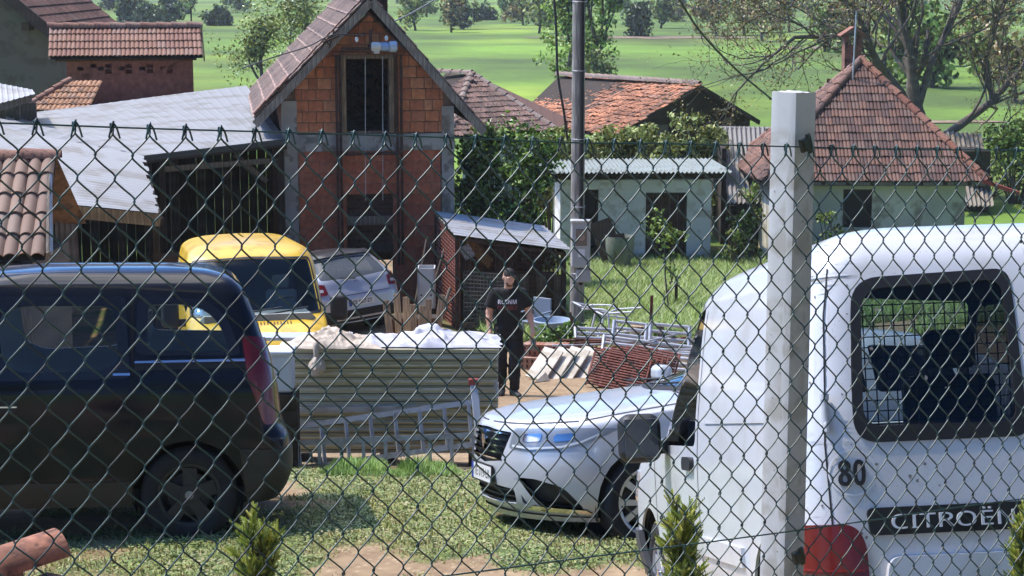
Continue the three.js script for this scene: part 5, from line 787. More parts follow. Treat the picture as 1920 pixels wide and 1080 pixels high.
{
  const s = thing('stucco_house', 'brown rendered house gable with an overhanging sloped roof', 'house', at(-40, 200, 52), 0);
  const k = 52 / F, P = (px, py) => [(px + 40) * k, (200 - py) * k];
  const a = P(-240, -130), b = P(40, -8), c = P(128, 75);
  const hole = [P(-14, 62), P(3, 125)];
  const sh = new THREE.Shape([[P(-300, 0)[0], -3], [P(124, 0)[0], -3], [P(124, 0)[0], P(0, 82)[1]], [P(-60, 0)[0], P(0, -75)[1]], [P(-300, 0)[0], P(0, 60)[1]]].map((p) => new THREE.Vector2(...p))); sh.holes.push(new THREE.Path([[hole[0][0], hole[1][1]], [hole[0][0], hole[0][1]], [hole[1][0], hole[0][1]], [hole[1][0], hole[1][1]]].map((p) => new THREE.Vector2(...p))));
  M('wall', new THREE.ExtrudeGeometry(sh, { depth: 0.25, bevelEnabled: false }).translate(0, 0, -0.25), tmat([0.22, 0.165, 0.135], 0.95, 'dirt', 0.5, 0.002), s); M('wall', bx(0.25, 5, 7, P(116, 0)[0], P(0, 82)[1] - 2.5, -3.8), tmat([0.22, 0.165, 0.135], 0.95, 'dirt', 0.5), s);
  M('window', [bx(0.3, 0.95, 0.04, (hole[0][0] + hole[1][0]) / 2, (hole[0][1] + hole[1][1]) / 2, -0.12)], mat([0.05, 0.06, 0.07], 0.1), s);
  const r0 = V(P(-60, 0)[0], P(0, -92)[1], 0.5), e0 = V(P(138, 0)[0], P(0, 76)[1], 0.5), rf = sub('roof', s), sl = r0.clone().sub(e0), hs = sl.length(); sl.normalize();
  tileRoof(rf, e0, V(0, 0, -1), sl, 8, hs, { tw: 0.25, tl: 0.35, h: 0.025, tone: [0.2, 0.1, 0.075], seed: 15 }); M('deck', [grid(1, 1, quadP(e0, e0.clone().add(V(0, 0, -8)), r0.clone().add(V(0, 0, -8)), r0)).translate(0, -0.05, 0), grid(1, 1, quadP(V(P(-320, 0)[0], P(0, 76)[1], 0.5), V(P(-320, 0)[0], P(0, 76)[1], -7.5), r0.clone().add(V(0, 0, -8)), r0))], MT.woodBrown, rf);
  M('barge_board', bar(e0.clone().add(V(0, -0.16, 0.02)), r0.clone().add(V(0, -0.16, 0.02)), 0.04, 0.3), tmat([0.17, 0.1, 0.085], 0.8, 'wood', 1), rf); M('purlin_end', bx(0.2, 0.22, 0.5, P(62, 0)[0], P(0, 50)[1], 0.25), MT.woodBrown, s); void a; void b; void c;
}
{
  const s = thing('hip_outbuilding', 'low outbuilding with an orange tiled hip roof below the brick hut', 'outbuilding', at(60, 215, 43)), L = (px, py, d) => at(px, py, d).sub(s.position);
  const ap = L(131, 152, 44.6), e1 = L(40, 208, 43.0), e2 = L(150, 208, 43.0); const S = V(0, ap.y - e1.y, ap.z - e1.z), Hs = S.length(); S.normalize();
  const W = e2.x - e1.x; tileRoof(s, e1, V(1, 0, 0), S, W, Hs, { tw: 0.22, tl: Hs / 5, h: 0.025, tone: [0.5, 0.26, 0.14], seed: 21, inside: (u, v) => u > v / Hs * (ap.x - e1.x) - 0.1 });
  caps(s, e1.clone().add(V(-0.05, 0.02, 0)), ap.clone().add(V(0, 0.05, 0)), 0.1, 0.3, TL.pink, 7, 'hip_tile'); M('deck', [grid(1, 1, quadP(e1, e2, ap.clone().add(V(0.25, 0, 0)), ap)).translate(0, -0.05, 0), grid(1, 1, quadP(e1, e1.clone().add(V(0, 0, -3.2)), ap, ap)).translate(0, -0.05, 0)], MT.woodBrown, s);
  M('wall', bx(W + 1.4, 2.6, 2.6, e1.x + 1.6, e1.y - 1.35, e1.z - 1.6), tmat([0.4, 0.38, 0.34], 0.95, 'blotch', 0.6), s);
}
{
  const s = thing('small_lean_to', 'little lean-to with a pale grey metal roof at the left edge', 'lean-to', at(-10, 205, 39)), L = (px, py, d) => at(px, py, d).sub(s.position);
  const a = L(0 - 60, 210, 37.8), b = L(66, 176, 38.6), c = L(60, 168, 40.6), d = L(-60, 145, 40.4); M('roof_sheet', ribbed(a, b, c, d, 12, 0.012, { sharp: true }), MT.sheet, s); M('edge_beam', bar(a.clone().add(V(0, -0.1, -0.05)), b.clone().add(V(-0.1, -0.1, -0.05)), 0.06, 0.12), MT.woodGrey, s);
  for (const [px, py, dd] of [[32, 190, 39], [5, 200, 38.6]]) { const t = L(px, py, dd); M('post', bar(V(t.x, t.y - 2.6, t.z), t, 0.1, 0.1), MT.woodGrey, s); } M('wall', bx(1.2, 2.2, 0.1, b.x - 1.0, b.y - 1.4, b.z - 1.6), MT.woodGrey, s);
}
// ---------- white block outbuilding ----------
{
  const D = 46.5, s = thing('white_outbuilding', 'low whitewashed block building with a pale corrugated roof and dark doorways', 'outbuilding', at(1050, 494, D), 0.03), L = (px, py, d) => at(px, py, d).sub(s.position), k = D / F * 1.0;
  const X = (px) => (px - 1050) * k, Y = (py) => (494 - py) * k * 1.02, W = X(1336), H = Y(338);
  const open = [[X(1090), X(1122), 0.0, Y(356)], [X(1212), X(1290), 0.02, Y(362)]];
  const sh = new THREE.Shape([[0, -0.4], [W, -0.4], [W, H], [0, H]].map((p) => new THREE.Vector2(...p))); for (const [a, b, c, d] of open) sh.holes.push(new THREE.Path([[a, c], [a, d], [b, d], [b, c]].map((p) => new THREE.Vector2(...p))));
  const lime = tmat([0.72, 0.72, 0.71], 0.95, 'dirt', 0.5, 0.004), lime2 = tmat([0.77, 0.77, 0.76], 0.95, 'dirt', 0.8, 0.004);
  M('wall', new THREE.ExtrudeGeometry(sh, { depth: 0.2, bevelEnabled: false }).translate(0, 0, -0.2), lime, s); M('wall', [bx(0.2, H + 0.4, 3.2, 0.1, H / 2 - 0.2, -1.8), bx(0.2, H + 0.4, 3.2, W - 0.1, H / 2 - 0.2, -1.8), bx(W, H + 0.4, 0.2, W / 2, H / 2 - 0.2, -3.5)], lime, s);
  blockWall(s, [[0, 0.05], [W - 0.55, 0.05], [W - 0.55, H - 0.05], [0, H - 0.05]], { bw: 0.4, bh: 0.205, j: 0.014, mats: [lime, lime2], open: open.map(([a, b, c, d]) => [a - 0.02, b + 0.02, c - 0.1, d + 0.06]), seed: 17, proud: 0.008, name: 'block' });
  for (const [a, b, c, d] of open) M('door_frame', [bx(0.06, d - c, 0.12, a + 0.03, (c + d) / 2, -0.06), bx(0.06, d - c, 0.12, b - 0.03, (c + d) / 2, -0.06), bx(b - a, 0.07, 0.12, (a + b) / 2, d - 0.035, -0.06)], MT.woodDark, s);
  const d2 = open[1]; M('door', [0, 1, 2, 3, 4].map((i) => bx((d2[1] - d2[0]) / 5 - 0.015, d2[3] - 0.1, 0.03, lerp(d2[0], d2[1], (i + 0.5) / 5), d2[3] / 2, -0.16)), MT.rustDark, s);
  const a = V(-0.5, H + 0.2, 0.45), b = V(W + 0.45, H + 0.2, 0.45), c = V(W + 0.4, H + 0.16, -3.4), d = V(-0.5, H + 0.16, -3.4);
  M('roof_sheet', ribbed(a, b, c, d, 42, 0.05, { per: 6 }), tmat([0.25, 0.29, 0.275], 0.8, 'blotch', 0.3), s);
  M('wall_plate', bx(W + 0.7, 0.12, 0.1, W / 2, H + 0.1, 0.05), MT.woodDark, s); for (let i = 0; i < 7; i++) M('rafter', bar(V(W * (i + 0.2) / 6.6, H + 0.15, 0.42), V(W * (i + 0.2) / 6.6, H + 0.11, -3.3), 0.07, 0.09), MT.woodDark, s);
  M('step', bx(1.4, 0.12, 0.5, X(1250), 0.0, 0.3), MT.concreteGrey, s);
}
// dark sheets and a drum leaning at the white wall
{
  const p = at(1140, 480, 45.2); const o = tag(M('leaning_sheet', [bx(0.55, 1.25, 0.03, 0, 0.6, 0, 0, -0.2, 0.35), bx(0.4, 0.9, 0.03, 0.28, 0.42, 0.08, 0, -0.22, 0.2)], MT.woodDark), 'dark boards leaning against the white block wall', 'boards'); o.position.copy(p).setY(G(p.x, 45.2)); void p;
  const q = at(1162, 475, 45), b = tag(M('wheelbarrow_tray', new THREE.LatheGeometry([[0, 0], [0.22, 0.02], [0.34, 0.5], [0.36, 0.85], [0.33, 0.85], [0.2, 0.05]].map((v) => new THREE.Vector2(...v)), 18), tmat([0.25, 0.27, 0.22], 0.8, 'blotch', 1)), 'pale grey tub standing at the white block wall', 'tub'); b.position.copy(q).setY(G(q.x, 45));
}
// ---------- corrugated sheds beside it ----------
{
  const s = thing('corrugated_shed', 'grey corrugated shed roof between the white building and the tiled house', 'shed', [7, 0, -52]), L = (px, py, d) => at(px, py, d).sub(s.position);
  M('roof_sheet', ribbed(L(1364, 383, 49.5), L(1446, 383, 49.5), L(1440, 240, 53), L(1352, 240, 53), 10, 0.07, { per: 6 }), tmat([0.3, 0.285, 0.265], 0.9, 'blotch', 0.6), s);
  M('ridge_pipe', [rod(L(1348, 241, 53), L(1446, 243, 53), 0.07)], tmat([0.36, 0.34, 0.32], 0.9, 'blotch', 1), s);
  const c0 = L(1375, 385, 50); for (const px of [1372, 1420]) { const t = L(px, 385, 50.2); M('post', bar(V(t.x, -0.2, t.z), t, 0.12, 0.12), MT.woodDark, s); } M('wall', bx(1.6, 2.4, 0.12, c0.x + 0.6, 1.1, c0.z - 1.6), tmat([0.2, 0.2, 0.19], 0.95, 'blotch', 0.6), s); M('wall', bx(0.12, 2.6, 3, L(1352, 300, 51).x, 1.4, c0.z - 1.8), MT.woodDark, s);
}
// ---------- tiled house on the right ----------
{
  const D = 47.5, s = thing('tiled_house', 'pale green walled house with a pyramid roof of old red tiles', 'house', [8, 0, -50]), L = (px, py, d) => at(px, py, d).sub(s.position);
  const fl = L(1424, 334, D), fr = L(1852, 346, D), bl = L(1372, 262, D + 4.9), apA = L(1614, 112, D + 3.15), br = V(fr.x + 0.2, bl.y, bl.z);
  const ey = (fl.y + fr.y) / 2; fl.y = fr.y = bl.y = br.y = ey; const ap = apA.clone();
  const slope = (a, b, tone, seed, each, tw, tl, mats) => {
    const U = b.clone().sub(a), Lw = U.length(); U.normalize(); const w = ap.clone().sub(a), ua = w.dot(U), Sv = w.clone().addScaledVector(U, -ua), Hs = Sv.length(); Sv.normalize();
    tileRoof(s, a, U, Sv, Lw, Hs, { tw, tl, h: 0.028, rolls: 2, tone, vary: 0.3, seed, each, mats, wild: 0.012, inside: (u, v) => { const t = v / Hs; return u > ua * t - 0.05 && u < lerp(Lw, ua, t) + 0.05; } });
    M('deck', grid(1, 1, quadP(a, b, ap, ap)).translate(0, -0.07, 0), MT.woodDark, s);
  };
  slope(fl, fr, [0.27, 0.13, 0.09], 31, true, 0.19, 0.278, TL.old); slope(bl, fl, [0.23, 0.12, 0.085], 32, false, 0.19, 0.28); slope(fr, br, [0.25, 0.12, 0.085], 33, false, 0.19, 0.28); slope(br, bl, [0.25, 0.12, 0.085], 34, false, 0.19, 0.28);
  caps(s, fl, ap.clone().add(V(0, 0.05, 0)), 0.12, 0.4, TL.old, 3, 'hip_tile'); caps(s, fr.clone().add(V(0, 0.04, 0)), ap.clone().add(V(0, 0.05, 0)), 0.12, 0.4, TL.red, 4, 'hip_tile'); caps(s, bl, ap, 0.12, 0.4, TL.pink, 5, 'hip_tile'); caps(s, br, ap, 0.12, 0.4, TL.pink, 6, 'hip_tile');
  const gr = tmat([0.62, 0.64, 0.56], 0.95, 'blotch', 0.35, 0.003), x0 = fl.x + 0.35, x1 = L(1812, 346, D + 0.3).x, z0 = fl.z - 0.35, z1 = bl.z + 0.4, gyb = -0.6, H = ey - 0.02, wx0 = L(1597, 0, D).x, wx1 = L(1653, 0, D).x, wy0 = L(1600, 430, D).y, wy1 = L(1600, 358, D).y;
  const sh = new THREE.Shape([[x0, gyb], [x1, gyb], [x1, H], [x0, H]].map((p) => new THREE.Vector2(...p))); sh.holes.push(new THREE.Path([[wx0, wy0], [wx0, wy1], [wx1, wy1], [wx1, wy0]].map((p) => new THREE.Vector2(...p)))); sh.holes.push(new THREE.Path([[wx1 + 1.3, wy0], [wx1 + 1.3, wy0 + 0.01], [wx1 + 1.31, wy0 + 0.01], [wx1 + 1.31, wy0]].map((p) => new THREE.Vector2(...p)))); sh.holes.pop();
  M('wall', new THREE.ExtrudeGeometry(sh, { depth: 0.3, bevelEnabled: false }).translate(0, 0, z0 - 0.3), gr, s); M('wall', [bx(0.3, H - gyb, z0 - z1 - 0.6, x0 + 0.15, (H + gyb) / 2, (z0 + z1) / 2), bx(0.3, H - gyb, z0 - z1 - 0.6, x1 - 0.15, (H + gyb) / 2, (z0 + z1) / 2), bx(x1 - x0, H - gyb, 0.3, (x0 + x1) / 2, (H + gyb) / 2, z1)], gr, s);
  M('plinth', bx(x1 - x0 + 0.06, 0.6, 0.1, (x0 + x1) / 2, 0.1, z0 + 0.03), MT.concreteGrey, s);
  const wf = sub('window', s); M('frame', [bx(wx1 - wx0, 0.05, 0.06, (wx0 + wx1) / 2, wy0 + 0.025, z0 - 0.1), bx(wx1 - wx0, 0.05, 0.06, (wx0 + wx1) / 2, wy1 - 0.025, z0 - 0.1), bx(0.05, wy1 - wy0, 0.06, wx0 + 0.025, (wy0 + wy1) / 2, z0 - 0.1), bx(0.05, wy1 - wy0, 0.06, wx1 - 0.025, (wy0 + wy1) / 2, z0 - 0.1)], MT.woodDark, wf); M('shutter', bx(wx1 - wx0 - 0.1, wy1 - wy0 - 0.1, 0.03, (wx0 + wx1) / 2, (wy0 + wy1) / 2, z0 - 0.12), MT.blackRough, wf); M('sill', bx(wx1 - wx0 + 0.12, 0.05, 0.12, (wx0 + wx1) / 2, wy0 - 0.025, z0 + 0.03), gr, wf);
  for (let i = 0; i < 9; i++) M('rafter_end', bx(0.1, 0.12, 0.45, lerp(fl.x + 0.4, x1, i / 8), H - 0.02, z0 + 0.15), MT.woodDark, s); M('eave_board', bx(fr.x - fl.x - 0.1, 0.1, 0.04, (fl.x + fr.x) / 2, ey - 0.07, fl.z + 0.0), MT.woodGrey, s);
  // corner buttress and gutter
  M('gutter', bar(fr.clone().add(V(-0.15, 0.02, 0.0)), fr.clone().add(V(0.75, -0.28, 0.25)), 0.14, 0.09), mat([0.32, 0.05, 0.035], 0.6), s);
  const ch = sub('chimney', s), cp = L(1596, 128, D + 4.2); M('stack', bx(0.46, 1.5, 0.46, cp.x, cp.y - 0.1, cp.z), tmat([0.33, 0.15, 0.095], 0.95, 'clay', 1.2), ch); for (const sx of [-1, 1]) M('crown_leg', bx(0.1, 0.25, 0.46, cp.x + sx * 0.18, cp.y + 0.77, cp.z), tmat([0.3, 0.14, 0.09], 0.95, 'clay', 1.2), ch); M('cap', [bar(V(cp.x - 0.36, cp.y + 0.88, cp.z), V(cp.x, cp.y + 1.12, cp.z), 0.6, 0.05), bar(V(cp.x, cp.y + 1.12, cp.z), V(cp.x + 0.36, cp.y + 0.88, cp.z), 0.6, 0.05)], TL.red[1], ch);
  const an = sub('antenna', s), b0 = L(1597, 182, D + 2.6), t0 = L(1606, 22, D + 2.6); M('mast', rod(b0, t0, 0.022), MT.galv, an); M('boom', [rod(t0, t0.clone().add(V(0.1, 0.05, 0.3)), 0.012), rod(t0.clone().add(V(-0.2, 0, 0)), t0.clone().add(V(0.2, 0, 0)), 0.01)], MT.plasticGrey, an);
  M('replaced_tile', bx(0.14, 0.02, 0.2, L(1643, 233, D + 1.6).x, L(1643, 233, D + 1.6).y + 0.02, L(1643, 233, D + 1.6).z, 0, 0.7), MT.white, s);
}
{
  const s = thing('corrugated_lean_to', 'weathered grey corrugated lean-to at the far end of the tiled house', 'lean-to', [14, 0, -58]), L = (px, py, d) => at(px, py, d).sub(s.position);
  M('roof_sheet', ribbed(L(1796, 388, 56.5), L(1862, 388, 57), L(1838, 252, 61), L(1768, 248, 60.5), 8, 0.07, { per: 6 }), tmat([0.3, 0.26, 0.2], 0.9, 'blotch', 0.7), s); const c = L(1830, 390, 57.5); M('wall', bx(0.9, 2.2, 1.5, c.x, 0.8, c.z - 1), MT.woodDark, s);
}
// ---------- orange tiled barn ----------
{
  const s = thing('tiled_barn', 'old barn with a faded orange tile roof and dark timber gable', 'barn', [3, 0, -70]), L = (px, py, d) => at(px, py, d).sub(s.position);
  const rl = L(1046, 128, 70), rr2 = L(1312, 158, 64.5), el = L(952, 204, 66.5), er = L(1152, 254, 61.6), ebR = L(1424, 226, 67.8);
  rl.y = rr2.y; const U = er.clone().sub(el), Lw = U.length(); U.normalize(); el.y = er.y; const Un = er.clone().sub(el).normalize(), w = rr2.clone().sub(el), ua = w.dot(Un), Sv = w.clone().addScaledVector(Un, -ua), Hs = Sv.length(); Sv.normalize(); const Ln = er.distanceTo(el);
  const O2 = el.clone().addScaledVector(Un, -3), url = rl.clone().sub(O2).dot(Un); tileRoof(s, O2, Un, Sv, max(Ln, ua) + 3.2, Hs, { tw: 0.2, tl: 0.3, h: 0.03, rolls: 1, tone: [0.47, 0.2, 0.105], vary: 0.35, seed: 41, wild: 0.035, inside: (u, v) => { const t = v / Hs; return u < lerp(Ln, ua, t) + 3.05 && u > lerp(3, url, t) - 0.1; } });
  M('deck', [grid(1, 1, quadP(el, er, rr2, rl)).translate(0, -0.08, 0), grid(1, 1, quadP(ebR.clone().add(rl.clone().sub(rr2)), ebR, rr2, rl)).translate(0, -0.03, 0)], MT.woodDark, s);
  caps(s, rl.clone().add(V(0, 0.04, 0)), rr2.clone().add(V(0, 0.04, 0)), 0.15, 0.36, TL.pale, 9);
  const gz = (p, q) => p.clone().addScaledVector(Un, q), er2 = gz(er, -0.5), rr3 = gz(rr2, -0.5), eb2 = gz(ebR, -0.5); eb2.y = er2.y;
  const foot = -0.3, gp = [V(er2.x, foot, er2.z), V(eb2.x, foot, eb2.z), eb2, rr3, er2], P = []; for (const [a, b, c] of [[0, 1, 2], [0, 2, 4], [4, 2, 3]]) for (const k of [a, b, c]) P.push(gp[k].x, gp[k].y - 0.05, gp[k].z); const g = new THREE.BufferGeometry(); g.setAttribute('position', new THREE.Float32BufferAttribute(P, 3)); g.computeVertexNormals(); M('gable_wall', g, MT.woodDark, s);
  const n = eb2.clone().sub(er2).normalize(), out = V(-n.z, 0, n.x); if (out.z < 0) out.negate(); const W = eb2.clone().sub(er2).dot(n), ax = rr3.clone().sub(er2).dot(n), ah = rr3.y - er2.y;
  for (let i = 0; i < 22; i++) { const t = (i + 0.5) / 22 * W, h = t < ax ? ah * t / ax : ah * (W - t) / (W - ax), q = er2.clone().addScaledVector(n, t).addScaledVector(out, 0.03); if (h < 0.15) continue; const me = M('board', bx(W / 22 - 0.02, h + 0.25, 0.02), R() < 0.3 ? MT.woodGrey : MT.woodDark, s); me.position.set(q.x, er2.y + h / 2 - 0.2, q.z); me.rotation.y = -Math.atan2(n.z, n.x); }
  for (const t of [0.42, 0.5, 0.62, 0.74]) { const q = er2.clone().addScaledVector(n, t * W).addScaledVector(out, 0.1); const h = t * W < ax ? ah * t * W / ax : ah * (W - t * W) / (W - ax); M('stud', bar(V(q.x, er2.y - 0.3, q.z), V(q.x, er2.y + h - 0.2, q.z), 0.07, 0.07), MT.woodGrey, s); }
  { const q = er2.clone().addScaledVector(out, 0.11); M('rail', bar(q.clone().addScaledVector(n, 0.5 * W).add(V(0, 0.9, 0)), q.clone().addScaledVector(n, 0.74 * W).add(V(0, 0.9, 0)), 0.07, 0.07), MT.woodGrey, s); }
  M('lower_wall', [bar(V(er2.x, foot + 0.9, er2.z).addScaledVector(out, 0.06), V(eb2.x, foot + 0.9, eb2.z).addScaledVector(out, 0.06), 0.1, 1.6)], tmat([0.17, 0.17, 0.165], 0.95, 'blotch', 0.4), s);
  M('barge_board', [bar(er.clone().add(V(0, -0.08, 0)), rr2.clone().add(V(0, -0.08, 0)), 0.05, 0.16), bar(rr2.clone().add(V(0, -0.08, 0)), ebR.clone().setY(er.y - 0.08), 0.05, 0.16)], MT.woodDark, s);
  { const a = gz(er, -Ln + 0.3); M('front_wall', bar(V(er2.x, foot + 0.9, er2.z), V(a.x, foot + 0.9, a.z), 0.2, 2.4), MT.woodDark, s); }
}
// ---------- dark hip-roofed house ----------
{
  const s = thing('hip_roof_house', 'house with a dark mossy tiled hip roof behind the brick barn', 'house', [-1, 0, -62]), L = (px, py, d) => at(px, py, d).sub(s.position);
  const ap = L(884, 136, 62.5), ap2 = L(836, 134, 63.5), fr = L(1046, 250, 60.5), fl = L(838, 250, 58), bl = L(740, 232, 61); ap2.y = ap.y; fl.y = fr.y = bl.y = (fl.y + fr.y) / 2;
  const slope = (a, b, top, tone, seed, lim) => { const U = b.clone().sub(a), Lw = U.length(); U.normalize(); const w = top.clone().sub(a), ua = w.dot(U), Sv = w.clone().addScaledVector(U, -ua), Hs = Sv.length(); Sv.normalize(); tileRoof(s, a, U, Sv, Lw, Hs, { tw: 0.22, tl: 0.31, h: 0.03, tone, vary: 0.3, seed, wild: 0.012, inside: (u, v) => lim(u, v / Hs, Lw, ua) }); };
  slope(fl, fr, ap, [0.26, 0.155, 0.12], 51, (u, t, Lw, ua) => u < lerp(Lw, ua, t) && u > ua * t - 0.1); slope(bl, fl, ap, [0.26, 0.155, 0.12], 52, (u, t, Lw, ua) => u < lerp(Lw, ua, t) + 0.1);
  caps(s, fr, ap, 0.13, 0.4, TL.pale, 2, 'hip_tile'); caps(s, fl, ap, 0.13, 0.4, TL.pale, 3, 'hip_tile'); caps(s, ap, ap2.clone().add(V(-0.8, 0, 0)), 0.13, 0.4, TL.pale, 4);
  M('deck', [grid(1, 1, quadP(fl, fr, ap, ap)), grid(1, 1, quadP(bl, fl, ap, ap2))].map((g) => g.translate(0, -0.07, 0)), MT.woodDark, s); const br = fr.clone().add(V(0.5, 0, -5)); M('deck', grid(1, 1, quadP(fr, br, ap, ap)).translate(0, -0.03, 0), TL.old[1], s);
  const c = fl.clone().lerp(fr, 0.5); M('wall', bx(fr.x - fl.x - 0.5, fl.y + 0.4, 0.3, c.x, fl.y / 2 - 0.2, c.z - 0.8, -Math.atan2(fr.z - fl.z, fr.x - fl.x)), tmat([0.52, 0.53, 0.53], 0.9, 'dirt', 0.5), s);
}
// ---------- utility pole ----------
{
  const P = at(1082, 570, 33), p = thing('utility_pole', 'tall weathered grey utility pole with a meter box and cable', 'pole', [P.x, G(P.x, 33), -33]), H = 9.2;
  M('shaft', cyl(0.1, 0.135, H, 0, H / 2 - 0.2, 0, 14), tmat([0.46, 0.44, 0.41], 0.9, 'wood', 1, 0.004), p); M('conduit', cyl(0.035, 0.035, H - 1.4, 0.06, H / 2 + 0.3, 0.115, 8), MT.blackRough, p);
  for (let i = 0; i < 6; i++) M('strap', new THREE.TorusGeometry(0.125, 0.006, 5, 20).rotateX(PI / 2).scale(1, 1, 1.15).translate(0.01, 1.2 + i * 1.2, 0.02), MT.galv, p);
  const by = at(1086, 458, 32.8).y - p.position.y, m = sub('meter_box', p); M('case', rbx(0.34, 0.82, 0.2, 0.04, 0.05, by, 0.22), mat([0.42, 0.42, 0.4], 0.7), m); M('window', rbx(0.2, 0.3, 0.02, 0.008, 0.06, by + 0.14, 0.325), mat([0.12, 0.11, 0.1], 0.2, { clearcoat: 0.6 }), m); M('meter', new THREE.CylinderGeometry(0.06, 0.06, 0.02, 18).rotateX(PI / 2).translate(0.06, by + 0.14, 0.335), mat([0.3, 0.2, 0.16], 0.5), m); M('notice', bx(0.12, 0.14, 0.004, 0.06, by - 0.14, 0.323), MT.white, m); M('lid', rbx(0.37, 0.05, 0.24, 0.02, 0.05, by + 0.42, 0.22), mat([0.45, 0.45, 0.43], 0.7), m);
  M('lower_box', rbx(0.26, 0.24, 0.14, 0.03, 0.1, by - 0.56, 0.2), mat([0.4, 0.4, 0.39], 0.7), p);
}
function cable(name, label, pts, r, m) { return tag(M(name, tube(pts, r, 60, 5), m), label, 'cable'); }
{
  const bl = mat([0.02, 0.02, 0.022], 0.6);
  cable('power_cable', 'black cable hanging down beside the utility pole', [at(1038, -20, 32.6), at(1043, 60, 32.6), at(1046, 140, 32.6), at(1058, 215, 32.7), at(1064, 262, 32.8)], 0.022, bl);
  cable('power_cable', 'black cable sagging from the sky towards the concrete post', [at(1268, -10, 30), at(1310, 55, 32), at(1370, 120, 35), at(1442, 182, 40), at(1500, 225, 45)], 0.02, bl);
  const gr = mat([0.25, 0.25, 0.25], 0.7);
  cable('barn_wire', 'grey overhead wire leading to the barn gable', [at(675, 68, 36), at(720, 48, 39), at(765, 28, 42), at(830, -10, 50)], 0.018, gr);
  cable('roof_wire', 'thin wire crossing the tiled barn roof to the gable', [at(455, 128, 37), at(520, 105, 36), at(580, 86, 35.8), at(622, 66, 35.7), at(676, 66, 35.9)], 0.013, bl);
}
// ---------- stack of insulated panels ----------
const ST = { x0: at(540, 700, 16.4).x - 0.12, x1: at(932, 650, 16.4).x, d: 16.35, top: at(740, 655, 16.35).y };
{
  const ORD = ['first', 'second', 'third', 'fourth', 'fifth', 'sixth', 'seventh', 'eighth', 'ninth', 'tenth', 'eleventh', 'twelfth', 'thirteenth'], W = ST.x1 - ST.x0, n = 13, t = 0.0735, r = rng(71), Dp = 0.66;
  const skin = [tmat([0.62, 0.58, 0.43], 0.5, 'dirt', 0.8), tmat([0.66, 0.64, 0.55], 0.5, 'dirt', 0.8), tmat([0.58, 0.55, 0.42], 0.5, 'dirt', 0.8)], core = [mat([0.6, 0.52, 0.28], 0.9), mat([0.54, 0.47, 0.27], 0.9), mat([0.62, 0.56, 0.36], 0.9)], edge = mat([0.12, 0.12, 0.1], 0.8);
  for (let i = 0; i < n; i++) {
    const up = n - 1 - i, y = ST.top - (up + 1) * t, w = W + (r() - 0.5) * 0.1, dx = (r() - 0.5) * 0.05, dz = (r() - 0.5) * 0.03;
    const p = thing('insulated_panel', up === 0 ? 'cream insulated panel on top of the stack under the white sacks' : `${ORD[up]} insulated cream panel down from the top of the stack behind the ladders`, 'panel', [(ST.x0 + ST.x1) / 2 + dx, y, -ST.d - Dp / 2 + dz], (r() - 0.5) * 0.012, 'stacked insulated panels');
    const k = floor(r() * 3); M('skin', bx(w, 0.009, Dp, 0, t - 0.006, 0), skin[k], p); M('skin', bx(w, 0.009, Dp, 0, 0.005, 0), skin[(k + 1) % 3], p); M('core', bx(w - 0.01, t - 0.022, Dp - 0.03, 0, t / 2, 0), core[floor(r() * 3)], p); M('joint', bx(w - 0.004, 0.007, 0.01, 0, t * (0.35 + 0.3 * r()), Dp / 2 - 0.006), edge, p);
  }
  const base = ST.top - n * t;
  for (let i = 0; i < 3; i++) { const x = lerp(ST.x0 + 0.2, ST.x1 - 0.2, i / 2), gy = min(G(x, ST.d), G(x, ST.d + Dp)) - 0.05, b = thing('wooden_bearer', 'timber bearer carrying the panel stack off the ground', 'timber', [x, gy, -ST.d - Dp / 2], 0, 'bearers under the panel stack'); M('beam', bx(0.12, base - gy - 0.002, Dp, 0, (base - gy) / 2, 0), MT.woodDark, b); }
}
